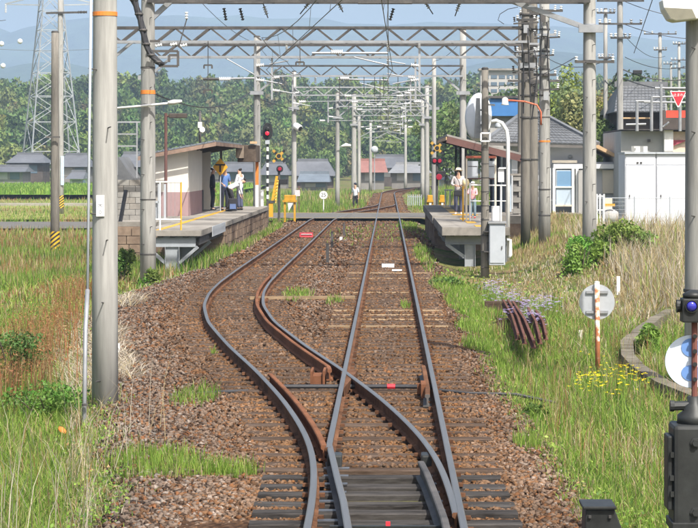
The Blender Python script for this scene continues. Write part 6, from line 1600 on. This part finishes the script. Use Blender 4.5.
stuff(mesh_np('ballast_stones', np.concatenate(vv), np.concatenate(tt), np.concatenate(cc), STONEM), 'loose brown crushed stone ballast between and beside the rails', 'ballast')

# ------------------------------------------------------------------ grass
GRASS = attr_mat('grass_blade', .65, .42, .3)
def blades(x, y, z, h, w, col, lean=.45, flop=0.0, simple=False):
    n = len(x); a = rng.random(n) * 2 * math.pi; b = rng.random(n) * 2 * math.pi
    l = lean * h * rng.random(n) ** .7 + flop * h
    dx, dy = np.cos(a) * l, np.sin(a) * l; wx, wy = np.cos(b) * w * .5, np.sin(b) * w * .5
    hz = np.sqrt(np.maximum(h * h - l * l, (.15 * h) ** 2))
    v = np.zeros((n, 5, 3))
    v[:, 0] = np.stack([x - wx, y - wy, z - .03], -1); v[:, 1] = np.stack([x + wx, y + wy, z - .03], -1)
    v[:, 2] = np.stack([x - wx * .75 + dx * .38, y - wy * .75 + dy * .38, z + hz * .62], -1); v[:, 3] = np.stack([x + wx * .75 + dx * .38, y + wy * .75 + dy * .38, z + hz * .62], -1)
    v[:, 4] = np.stack([x + dx, y + dy, z + hz], -1)
    if simple:
        return v[:, [0, 1, 4]].reshape(-1, 3), np.arange(n * 3).reshape(-1, 3), np.repeat(col, 3, 0)
    t = (np.arange(n)[:, None, None] * 5 + np.array([(0, 1, 3), (0, 3, 2), (2, 3, 4)])[None]).reshape(-1, 3)
    return v.reshape(-1, 3), t, np.repeat(col, 5, 0)
GREEN = np.array([.155, .27, .035]); LGREEN = np.array([.26, .355, .065]); DGREEN = np.array([.07, .145, .03]); STRAWC = np.array([.44, .36, .20]); TANC = np.array([.32, .22, .10]); RUSTC = np.array([.32, .14, .06]); PALE = np.array([.52, .46, .36])
def mixcol(n, opts):
    p = np.array([o[1] for o in opts], float); p /= p.sum(); i = rng.choice(len(opts), n, p=p)
    return np.array([o[0] for o in opts])[i] * rng.uniform(.7, 1.3, (n, 1))
def sample(n, y0, y1, x0, x1):
    y = 1 / (1 / y1 + (1 / y0 - 1 / y1) * rng.random(n)) if y0 > 0 else y0 + (y1 - y0) * rng.random(n)
    return x0 + (x1 - x0) * rng.random(n), y
KP = sorted([(43.5, 5.6), (41, 5.0), (38, 4.35), (35.5, 3.85), (33, 3.6), (31, 3.55), (29, 3.62), (27.2, 3.85), (25.6, 4.2)]); KY = [k[0] for k in KP]; KX = [k[1] for k in KP]
acc = []
def put(x, y, h, w, col, **k): acc.append(blades(x, y, ground_z(x, y), h, w, col, **k))
def lw(y, a): return np.maximum(a, y * .00042)
# left bank, near
x, y = sample(172000, 15.5, 62, 0, 1); xl = xl_edge(y); hw = .19 * y + 1.0      # width of view grows with distance
x = xl + .25 - x * (hw + 0) * 1.0
dl = xl - x; pat = fbm(x * .9, y * .45); keep = rng.random(len(x)) < np.clip(.02 + dl * .9, 0, 1) * np.clip((pat - .18) * 3.2, .12, 1)
x, y, dl, pat = x[keep], y[keep], dl[keep], pat[keep]
h = (.07 + .26 * rng.random(len(x)) ** 1.6) * np.clip(.35 + dl * .4, .35, 1.1) * np.clip(.5 + pat, .6, 1.3)
big = fbm(x * .35 + 9, y * .16 + 2)
col = mixcol(len(x), [(GREEN, 4), (LGREEN, 4.5), (DGREEN, 1.0), (STRAWC, 1.0), (TANC, .4)])
warm = ((big > .50) & (dl > 1.0) & (y > 27))[:, None]
col = np.where(warm & (rng.random((len(x), 1)) < .7), mixcol(len(x), [(TANC, 3), (RUSTC, 3), (STRAWC, 2.0), (LGREEN, 1.5)]), col)
rim = (dl < .75)[:, None]
col = np.where(rim & (rng.random((len(x), 1)) < .5), mixcol(len(x), [(STRAWC, 2), (PALE, 3), (TANC, 1)]), col)
put(x, y, h, lw(y, .0065), col, lean=.85)
# left fields, mid distance
x, y = sample(90000, 58, 200, 0, 1); xl = xl_edge(y); x = np.where(y < 98, np.minimum(xl, -5.6) - .2 , xl - .2) - x * (.20 * y)
keep = ~((y > 108.3) & (y < 121)) & ~((x > -9.1) & (y > 61.5) & (y < 97)); x, y = x[keep], y[keep]
big = fbm(x * .12 + 9, y * .1 + 2); col = mixcol(len(x), [(GREEN, 4), (LGREEN, 3), (DGREEN, 1), (STRAWC, 1), (TANC, 1)])
col = np.where((big > .52)[:, None] & (rng.random((len(x), 1)) < .6), mixcol(len(x), [(TANC, 3), (RUSTC, 2), (STRAWC, 2)]), col)
put(x, y, (.12 + .35 * rng.random(len(x)) ** 1.5), lw(y, .02) * 1.3, col, simple=True)
# rice field blades
x = rng.uniform(-75, -17, 16000); y = rng.uniform(205, 296, 16000)
v, t, c = blades(x, y, np.full(16000, -.27), .3 + .3 * rng.random(16000), np.full(16000, .16), mixcol(16000, [(GREEN, 3), (LGREEN, 2)])); acc.append((v, t, c))
# grass strip along the foot of the left platform and wall
x = rng.uniform(-9.4, -4.9, 5000); y = rng.uniform(59.5, 71, 5000); keep = (rng.random(5000) < np.where(x > -5.2, .9, .35)); x, y = x[keep], y[keep]
put(x, y, .15 + .35 * rng.random(len(x)), lw(y, .02), mixcol(len(x), [(GREEN, 4), (LGREEN, 3), (DGREEN, 2), (STRAWC, 1)]))
x = rng.uniform(-5.15, -4.75, 2200); y = rng.uniform(71, 100, 2200); put(x, y, .08 + .22 * rng.random(2200), lw(y, .02), mixcol(2200, [(GREEN, 3), (LGREEN, 3), (STRAWC, 2)]))
# right bank, near
x, y = sample(168000, 15.5, 64, 0, 1); xr = xr_edge(y); x = xr - .15 + x * (.155 * y + .6); dr_ = x - xr
pat = fbm(x * .9 + 30, y * .5); keep = rng.random(len(x)) < np.clip(.03 + dr_ * 1.1, 0, 1) * np.clip((pat - .15) * 3.2, .15, 1)
x, y, dr_, pat = x[keep], y[keep], dr_[keep], pat[keep]
col = mixcol(len(x), [(GREEN, 4), (LGREEN, 4), (DGREEN, 1), (STRAWC, 1.2), (TANC, .7)])
dry = sstep(36, 44, y) * sstep(2.2, 3.4, dr_) + .6 * sstep(1.6, 2.6, dr_) * sstep(.5, .6, fbm(x * .5 + 3, y * .3)) * sstep(24, 34, y)
dry = dry + .30 * sstep(.50, .62, fbm(x * .7 + 20, y * .35 + 11)) * sstep(.6, 1.4, dr_)
dry = dry + 1.1 * sstep(45, 52, y) * sstep(.9, 1.6, dr_)
col = np.where((rng.random(len(x)) < dry * .85)[:, None], mixcol(len(x), [(STRAWC, 4), (PALE, 2), (TANC, 2.5), (LGREEN, .8)]), col)
h = (.07 + .26 * rng.random(len(x)) ** 1.5) * np.clip(.4 + dr_ * .4, .4, 1.1) + .35 * dry * rng.random(len(x)) * sstep(3.4, 4.8, dr_)
h = h * (1 - .55 * sstep(44, 54, y) * (1 - sstep(3.4, 4.6, dr_)))
clear = np.minimum(np.abs(x - np.interp(y, KY, KX)) - .22, 9) 
kill = (clear < 0) & (y > 25) & (y < 44) | (x > 2.05) & (x < 2.75) & (y > 36) & (y < 50.5) & (rng.random(len(x)) < .75)
x, y, h, col = x[~kill], y[~kill], h[~kill], col[~kill]
put(x, y, h, lw(y, .0065), col, lean=.85)
# right, further: in front of lockers and house
x, y = sample(26000, 62, 104, 0, 1); x = 3.7 + x * (.155 * y - 3.2); keep = ~((y > 77.5) & (x > 8)) & ~((x < 5.1) & (y > 76.5)) ; x, y = x[keep], y[keep]
big = fbm(x * .4, y * .3); col = mixcol(len(x), [(STRAWC, 3), (TANC, 2), (LGREEN, 1)]); col = np.where((big > .66)[:, None], mixcol(len(x), [(GREEN, 3), (LGREEN, 3), (STRAWC, 1)]), col)
put(x, y, .05 + .22 * rng.random(len(x)), lw(y, .02) * 1.3, col, simple=True)
# patches on the ballast right of the straight track and at the left
for (cx, cy, rx_, ry_, n) in ((1.75, 46, .55, 4.5, 3800), (1.55, 38.5, .35, 1.6, 900), (1.45, 34.8, .3, 1.1, 700), (1.95, 31.5, .5, 1.6, 1000), (1.42, 22.6, .16, .5, 260), (1.5, 52, .5, 4, 1600),
                             (-1.95, 20.6, .55, .55, 900), (-1.45, 20.4, .3, .28, 420), (-2.3, 21.4, .5, .6, 700), (-2.35, 27, .3, 1.2, 380), (-1.95, 47.5, .35, 2.2, 420), (-1.1, 45.5, .2, 1.2, 120), (.35, 44, .12, 1.2, 90), (1.1, 68, .3, 10, 900), (-2.6, 33, .06, .3, 30), (-.5, 90, 2.4, 14, 500), (.9, 100, .5, 7, 700)):
    a = rng.random(n) * 2 * math.pi; r = np.sqrt(rng.random(n)); r = r * (.65 + .5 * rng.random(n)); x = cx + np.cos(a) * r * rx_; y = cy + np.sin(a) * r * ry_
    put(x, y, .05 + .16 * rng.random(n), lw(y, .007), mixcol(n, [(GREEN, 4), (LGREEN, 4), (STRAWC, .6)]))
# beyond the crossing: green bank
x, y = sample(42000, 121, 240, -1, 1); x = x * .13 * y; keep = (np.abs(x - main_x(y)) > 1.6) & ~((y < 150) & (x > left_rail(np.clip(y, 0, 155)) - 1.0) & (x < 1.6)); x, y = x[keep], y[keep]
big = fbm(x * .25, y * .06 + 4); col = mixcol(len(x), [(GREEN, 4), (LGREEN, 4), (DGREEN, 1), (STRAWC, .8)]); col = np.where((big > .56)[:, None], mixcol(len(x), [(TANC, 2), (STRAWC, 2), (LGREEN, 1.5)]), col)
put(x, y, (.25 + .9 * rng.random(len(x)) ** 1.3) * np.clip(.4 + .25 * (np.abs(x) - 1.4), .3, 1) * .8, lw(y, .05) * 1.3, col, simple=True)
off = 0; vv = []; tt = []; cc = []
for v, t, c in acc:
    vv.append(v); tt.append(t + off); cc.append(c); off += len(v)
stuff(mesh_np('grass', np.concatenate(vv), np.concatenate(tt), np.concatenate(cc), GRASS), 'green and straw-coloured grass along both sides of the tracks', 'grass')
# lying dead stalks beside the ballast at left
acc = []
x, y = sample(9000, 22, 48, 0, 1); x = xl_edge(y) + .3 - x * 1.1; keep = fbm(x * .8 + 50, y * .35) > .50; x, y = x[keep], y[keep]
put(x, y, .2 + .3 * rng.random(len(x)), lw(y, .006), mixcol(len(x), [(PALE, 4), (STRAWC, 2)]), lean=.15, flop=.84)
n = 170; x = rng.uniform(-4.2, -2.2, n); y = rng.uniform(15.6, 24, n); put(x, y, .5 + .5 * rng.random(n), np.full(n, .007), mixcol(n, [(PALE, 3), (STRAWC, 2)]), lean=.6)
n = 2600; x = rng.uniform(1.7, 4.2, n); y = rng.uniform(19, 42, n); keep = (x > xr_edge(y) + .5) & (fbm(x * 1.1 + 5, y * .5) > .47); x, y = x[keep], y[keep]; put(x, y, .22 + .32 * rng.random(len(x)), np.full(len(x), .007), mixcol(len(x), [(TANC, 3), (RUSTC, 1), (STRAWC, 2), (LGREEN, 2)]), lean=.4)
n = 2600; x = rng.uniform(-8, -2.4, n); y = rng.uniform(17, 45, n); keep = (x < xl_edge(y) - .6) & (fbm(x * 1.1 + 5, y * .5) > .47); x, y = x[keep], y[keep]; put(x, y, .22 + .32 * rng.random(len(x)), np.full(len(x), .007), mixcol(len(x), [(TANC, 2), (RUSTC, 2), (STRAWC, 2), (LGREEN, 2)]), lean=.4)
# tall dry reeds right below the lockers
n = 9000; x = rng.uniform(5.3, 10.5, n); y = rng.uniform(40, 66, n); keep = fbm(x * .6, y * .25 + 7) > .40; x, y = x[keep], y[keep]
put(x, y, .4 + .6 * rng.random(len(x)), lw(y, .012), mixcol(len(x), [(PALE, 3), (STRAWC, 4), (LGREEN, 1)]), lean=.5)
off = 0; vv = []; tt = []; cc = []
for v, t, c in acc:
    vv.append(v); tt.append(t + off); cc.append(c); off += len(v)
stuff(mesh_np('dry_stalks', np.concatenate(vv), np.concatenate(tt), np.concatenate(cc), GRASS), 'pale dead stalks lying at the ballast edge and standing before the lockers', 'dry grass')

# ------------------------------------------------------------------ leafy plants
LEAF = attr_mat('leaf', .6, .28, .3)
def leaf_cloud(n, c, rad, size, base, var=.3, lobes=9, seed=0, hollow=.55, droop=.0, tip=None):
    """leaf-sized triangles spread through uneven lobes"""
    g = np.random.default_rng(seed); c = np.array(c, float); rad = np.array(rad, float)
    L = g.normal(size=(lobes, 3)); L /= np.linalg.norm(L, axis=1)[:, None]; L = L * (.35 + .45 * g.random((lobes, 1)))
    lr = .28 + .26 * g.random(lobes); lc = 1 + var * (g.random((lobes, 3)) - .5) * np.array([1.1, 1, .8]) + var * 1.2 * (g.random((lobes, 1)) - .5)
    i = g.integers(0, lobes, n); d = g.normal(size=(n, 3)); d /= np.linalg.norm(d, axis=1)[:, None]
    rr_ = hollow + (1 - hollow) * g.random(n) ** .6
    p = (L[i] + d * (lr[i] * rr_)[:, None]) * rad + c
    nrm = d + .8 * g.normal(size=(n, 3)); nrm /= np.linalg.norm(nrm, axis=1)[:, None]
    u = np.cross(nrm, g.normal(size=(n, 3))); u /= np.linalg.norm(u, axis=1)[:, None] + 1e-9; w = np.cross(nrm, u)
    s = size * (.6 + .8 * g.random(n))[:, None]
    v = np.stack([p - u * s * .5, p + u * s * .5 , p + w * s * 1.15], 1)
    col = np.array(base) * lc[i] * (.8 + .4 * g.random((n, 1)))
    return v.reshape(-1, 3), np.arange(n * 3).reshape(-1, 3), np.repeat(np.clip(col, 0, 1), 3, 0)
def tree(px, d, base, top_z, radx, label, col, seed, n=3500, leaf=.2, group='trees behind the house', name='tree', grp_cat='tree'):
    x = XP(px, d); t = thing(name, (x, d, base), label, grp_cat, group)
    hgt = top_z - base; cz = base + hgt * .62
    b = MB(); b.tube([(x, d, base - .3), (x + .05, d, base + hgt * .3), (x - .05, d, base + hgt * .75)], [hgt * .022, hgt * .016, hgt * .006], 8)
    g = random.Random(seed)
    for k in range(7):
        a = g.random() * 6.28; z0 = base + hgt * g.uniform(.25, .6); L = radx * g.uniform(.5, .9)
        b.tube([(x, d, z0), (x + math.cos(a) * L * .5, d + math.sin(a) * L * .5, z0 + L * .45), (x + math.cos(a) * L, d + math.sin(a) * L, z0 + L * .8)], [hgt * .009, hgt * .006, .01], 6)
    b.build('trunk', BARK, t, smooth=True)
    v, f, c = leaf_cloud(n, (0, 0, cz - base), (radx, radx, hgt * .44), leaf, col, seed=seed, lobes=16, hollow=.3)
    o = mesh_np('crown', v, f, c, LEAF); o.parent = t
    return t
SPR = (.23, .28, .06); MID = (.13, .19, .05); OLV = (.24, .235, .10); DRK = (.085, .135, .045)
for i, (px, d, top, rx_, col, lab) in enumerate(((562, 128, 78, 1.7, SPR, 'pale green tree left of the bush mast behind the house roof'), (577, 124, 82, 1.6, OLV, 'olive green thin tree right behind the bush mast'), (598, 130, 84, 1.5, OLV, 'feathery brownish-green tree right of the bush mast'),
        (612, 126, 90, 1.5, SPR, 'light green tree before the tallest utility pole'), (547, 136, 92, 1.6, MID, 'mid green tree peeking between the cluster and the bush mast'), (585, 138, 88, 2.0, MID, 'mid green tree behind the other trees at the house'), (605, 120, 118, 1.4, MID, 'low leafy tree just above the tan lean-to roof'))):
    tree(px, d, .3, ZP(top, d), rx_, lab, col, 40 + i, 5200, .17)
for i, (px, d, top, rx_, lab) in enumerate(((640, 190, 78, 3.0, 'dark green tree far behind the dark timber house'), (676, 240, 80, 4.2, 'distant green tree beyond the stop sign'), (700, 230, 84, 4, 'distant tree at the right edge behind the floodlight pole'), (470, 215, 98, 4, 'dark tree behind the right shelter and the mast'), (500, 205, 92, 4, 'dark tree beside the blue-roofed hall'), (446, 235, 104, 4, 'green tree left of the mast behind the shelter'))):
    tree(px, d, 0, ZP(top, d), rx_, lab, MID if i % 2 else DRK, 70 + i, 3600, .34, 'trees beyond the village')
def bush(px, py, d, rx_, rz_, col, label, seed, n=2600, leaf=.075, lobes=9, name='bush', stem=True, cat='bush'):
    x = XP(px, d); z0 = gz(x, d); zc = ZP(py, d); t = thing(name, (x, d, z0), label, cat)
    b = MB(); g = random.Random(seed)
    for k in range(6):
        a = g.random() * 6.28; L = rx_ * g.uniform(.3, .7); b.tube([(x, d, z0 - .1), (x + math.cos(a) * L * .5, d + math.sin(a) * L * .5, (z0 + zc) / 2), (x + math.cos(a) * L, d + math.sin(a) * L, zc + rz_ * .4)], [.02, .014, .005], 5)
    b.build('stems', BARK, t)
    v, f, c = leaf_cloud(n, (0, 0, zc - z0), (rx_, rx_ * .9, rz_), leaf, col, seed=seed, lobes=lobes, hollow=.25)
    o = mesh_np('foliage', v, f, c, LEAF); o.parent = t
BG = (.16, .28, .045)
bush(580, 260, 54, .5, .85, BG, 'dense green bush wrapped round the foot of the stout right mast', 5, 3600)
bush(613, 254, 54.5, 1.15, .85, BG, 'wide green bush right of the stout right mast', 6, 6000, lobes=12)
bush(640, 241, 55, .8, .62, BG, 'low green shrub at the right end of the bushes before the lockers', 7, 2400)
bush(626, 268, 53, .3, .4, (.17, .13, .08), 'small brownish withered bush below the green bushes', 8, 900)
bush(648, 345, 35.5, .36, .38, BG, 'leafy green shrub growing beside the curving ditch edge', 9, 1600, .06)
bush(660, 385, 29.5, .3, .2, BG, 'low dark green weeds right of the ditch edge', 10, 900, .05)
bush(150, 284, 55, .42, .42, (.12, .21, .035), 'fresh green weeds at the foot of the stout left mast', 11, 2200, .06)
bush(122, 262, 58, .35, .5, (.1, .17, .03), 'green weeds between the foreground pole and the stout left mast', 12, 1600, .06)
bush(13, 350, 32, .5, .36, (.09, .155, .035), 'dark green weed clump at the left edge', 13, 1700, .04, lobes=20)
bush(50, 404, 27, .8, .30, (.11, .21, .035), 'leafy green weeds left of the foreground pole', 14, 2000, .034, lobes=30)
bush(225, 262, 69, .35, .3, (.09, .16, .03), 'green weeds at the corner of the left platform masonry', 15, 1000, .06)
bush(445, 285, 52, .5, .16, (.11, .2, .035), 'low green weeds before the right platform column', 16, 1200, .06)
bush(525, 420, 26, .35, .2, (.09, .18, .03), 'bright weeds at the ballast edge below the round sign', 17, 1100, .045)
for i, (px, py, d, r_x, lab) in enumerate(((20, 372, 29, .5, 'leftmost clump of rusty sorrel stalks in the grass'), (62, 300, 41, .55, 'clump of reddish sorrel stalks left of the conduit pipe'), (52, 345, 34, .5, 'tawny sorrel clump in the middle of the left bank'), (75, 268, 50, .6, 'far reddish sorrel clump below the striped pole'), (30, 320, 37, .6, 'orange-brown sorrel clump above the dark weeds'))):
    x0 = XP(px, d); z0 = gz(x0, d); n = 260; g = np.random.default_rng(200 + i)
    x = x0 + g.normal(size=n) * r_x * .55; y = d + g.normal(size=n) * r_x * 1.8; z = ground_z(x, y); h = .35 + .35 * g.random(n)
    v1, t1, c1_ = blades(x, y, z, h, np.full(n, .012), mixcol(n, [(RUSTC, 3), (TANC, 2), (GREEN, 1)]), lean=.3)
    k = 4; pz = np.repeat(z + h * .72, k) + g.random(n * k) * .18; pxx = np.repeat(x, k) + g.normal(size=n * k) * .03; pyy = np.repeat(y, k) + g.normal(size=n * k) * .03
    m_ = len(pz); s = .012 + .014 * g.random(m_); dv = g.normal(size=(m_, 3, 3)) * s[:, None, None] * .6
    v2 = (np.stack([pxx, pyy, pz], -1)[:, None, :] + dv).reshape(-1, 3); c2_ = np.repeat(mixcol(m_, [(RUSTC * 1.1, 3), (np.array([.32, .18, .08]), 3), (TANC, 1)]), 3, 0)
    V_ = np.concatenate([v1, v2]); T_ = np.concatenate([t1, np.arange(m_ * 3).reshape(-1, 3) + len(v1)]); C_ = np.concatenate([c1_, c2_])
    tag(mesh_np('sorrel_clump', V_ - np.array([x0, d, z0]), T_, C_, GRASS), lab, 'weeds', 'sorrel clumps on the left bank').location = (x0, d, z0)
# low broad-leaved weeds matted into both verges
acc = []
def weeds(n, left):
    x, y = sample(n, 15.5, 60, 0, 1)
    x = (xl_edge(y) - .25 - x * (.17 * y + .6)) if left else (xr_edge(y) + .2 + x * (.14 * y + .4))
    keep = fbm(x * 1.3 + 70, y * .7 + 5) > .47; x, y = x[keep], y[keep]; n = len(x)
    p = np.stack([x, y, ground_z(x, y) + .01 + .10 * rng.random(n) ** 1.8], -1)
    nrm = rng.normal(size=(n, 3)) * .7 + np.array([0, -.2, 1]); nrm /= np.linalg.norm(nrm, axis=1)[:, None]
    u = np.cross(nrm, rng.normal(size=(n, 3))); u /= np.linalg.norm(u, axis=1)[:, None]; w = np.cross(nrm, u); s = np.maximum(.02, y * .0008)[:, None] * (.6 + .8 * rng.random((n, 1)))
    v = np.stack([p - w * s, p + u * s * .55, p + w * s, p - u * s * .55], 1).reshape(-1, 3)
    i = np.arange(n)[:, None] * 4; t = np.concatenate([i + np.array([[0, 1, 2]]), i + np.array([[0, 2, 3]])])
    return v, t, np.repeat(mixcol(n, [(GREEN, 4), (LGREEN, 3), (DGREEN, 2), (TANC, .8)]), 4, 0)
off = 0; vv = []; tt = []; cc = []
for v, t, c in (weeds(30000, True), weeds(26000, False)):
    vv.append(v); tt.append(t + off); cc.append(c); off += len(v)
stuff(mesh_np('verge_weeds', np.concatenate(vv), np.concatenate(tt), np.concatenate(cc), LEAF), 'low broad-leaved weeds matted in the grass on both verges', 'weeds')
# flowers
def flowers(name, spots, col, n, size, label, cat, hmin, hmax):
    v = []; t = []; c = []; off = 0
    for cx, cy, rx_, ry_ in spots:
        x = cx + rng.normal(size=n) * rx_ * .5; y = cy + rng.normal(size=n) * ry_ * .5; z = ground_z(x, y); h = rng.uniform(hmin, hmax, n)
        a, b_, cc_ = blades(x, y, z, h, np.full(n, .008), mixcol(n, [(GREEN, 3), (LGREEN, 1)]), lean=.2); v.append(a); t.append(b_ + off); c.append(cc_); off += len(a)
        top = a.reshape(-1, 5, 3)[:, 4]; k = 5
        for q in range(k):
            w = q / k * 2 * math.pi; tri = np.stack([top, top + np.stack([np.cos([w] * n) * size, np.sin([w] * n) * size, rng.uniform(-.004, .012, n)], -1), top + np.stack([np.cos([w + 1.0] * n) * size, np.sin([w + 1.0] * n) * size, rng.uniform(-.004, .012, n)], -1)], 1)
            tri[:, :, 2] += .004 + rng.random((n, 1)) * .002; tri[:, 1:, 1] -= 0; v.append(tri.reshape(-1, 3)); t.append(np.arange(n * 3).reshape(-1, 3) + off); off += n * 3
            c.append(np.repeat(np.array(col) * rng.uniform(.8, 1.2, (n, 1)), 3, 0))
    stuff(mesh_np(name, np.concatenate(v), np.concatenate(t), np.clip(np.concatenate(c), 0, 1), GRASS), label, cat)
flowers('yellow_flowers', [(2.6, 27.6, .3, 1.4), (2.8, 28.0, .3, 1.4), (3.0, 27.8, .25, 1.2), (3.1, 28.4, .15, .9), (2.45, 27.2, .2, .8)], (.85, .68, .02), 24, .024, 'small bright yellow flowers below the round sign', 'flowers', .22, .5)
flowers('lilac_flowers', [(2.5, 46, .35, 1.6), (2.75, 43, .3, 1.4), (3.1, 44, .35, 1.2), (2.35, 49, .3, 1.5), (2.3, 40, .2, .8), (2.6, 39, .15, .8)], (.46, .38, .62), 95, .036, 'pale lilac flowers around the rusty rails in the grass', 'flowers', .2, .42)

# ------------------------------------------------------------------ the wood on the hill
FOREST = attr_mat('forest_leaf', .7, .2, .2)
vs2 = []; cs2 = []; g = np.random.default_rng(77)
protos = []
for k in range(7):
    kind = k % 3
    v, f, c = leaf_cloud(1150 if kind != 2 else 850, (0, 0, .58), (.5, .5, .46) if kind != 2 else (.28, .28, .52), .075, (1, 1, 1), var=.38, lobes=15 if kind != 2 else 11, seed=300 + k, hollow=.35)
    protos.append((v, c))
y = 402.0; row = 0
while y < 645:
    sp_x = 7.2 if y < 470 else 8.4; x = -132 + (row % 2) * 3
    while x < 132:
        tx, ty = x + g.uniform(-2.4, 2.4), y + g.uniform(-2.5, 2.5); v, c = protos[g.integers(0, 7)]
        hgt = g.uniform(7.5, 12.5) * (1 if y > 425 else .75); wd = hgt * g.uniform(.62, .95)
        a = g.random() * 6.28; R2 = np.array([[math.cos(a), -math.sin(a), 0], [math.sin(a), math.cos(a), 0], [0, 0, 1]])
        base = np.array([(.125, .185, .05), (.10, .16, .048), (.17, .225, .055), (.085, .135, .045), (.175, .21, .06), (.135, .205, .05), (.15, .17, .065)])[g.integers(0, 7)] * g.uniform(.8, 1.2)
        vs2.append((v @ R2.T) * np.array([wd, wd, hgt]) + np.array([tx, ty, float(ground_z(np.array([tx]), np.array([ty]), False)[0]) - .5])); cs2.append(c * base)
        x += sp_x
    y += 11 if y < 470 else 15; row += 1
vs2 = np.concatenate(vs2); cs2 = np.concatenate(cs2)
stuff(mesh_np('woodland', vs2, np.arange(len(vs2)).reshape(-1, 3), np.clip(cs2, 0, 1), FOREST), 'dense mixed green wood on the low hill behind the village', 'wood')

# ------------------------------------------------------------------ haze in the air
hz = MB().box(-6800, 6800, -400, 7800, -6, 335).build('haze', mat('unused_haze_slot', (1, 1, 1)))
hm = bpy.data.materials.new('haze_air'); hm.use_nodes = True; nt = hm.node_tree
nt.nodes.remove(nt.nodes['Principled BSDF'])
pv_ = nt.nodes.new('ShaderNodeVolumePrincipled'); pv_.inputs['Color'].default_value = (.56, .76, 1.0, 1); pv_.inputs['Density'].default_value = .00032; pv_.inputs['Anisotropy'].default_value = 0.0
nt.links.new(pv_.outputs[0], nt.nodes['Material Output'].inputs['Volume'])
hz.data.materials.clear(); hz.data.materials.append(hm); hz['kind'] = 'stuff'
hz['label'] = 'pale blue haze in the air over the whole valley'; hz['category'] = 'haze'
bpy.data.materials.remove(MATS['unused_haze_slot'])
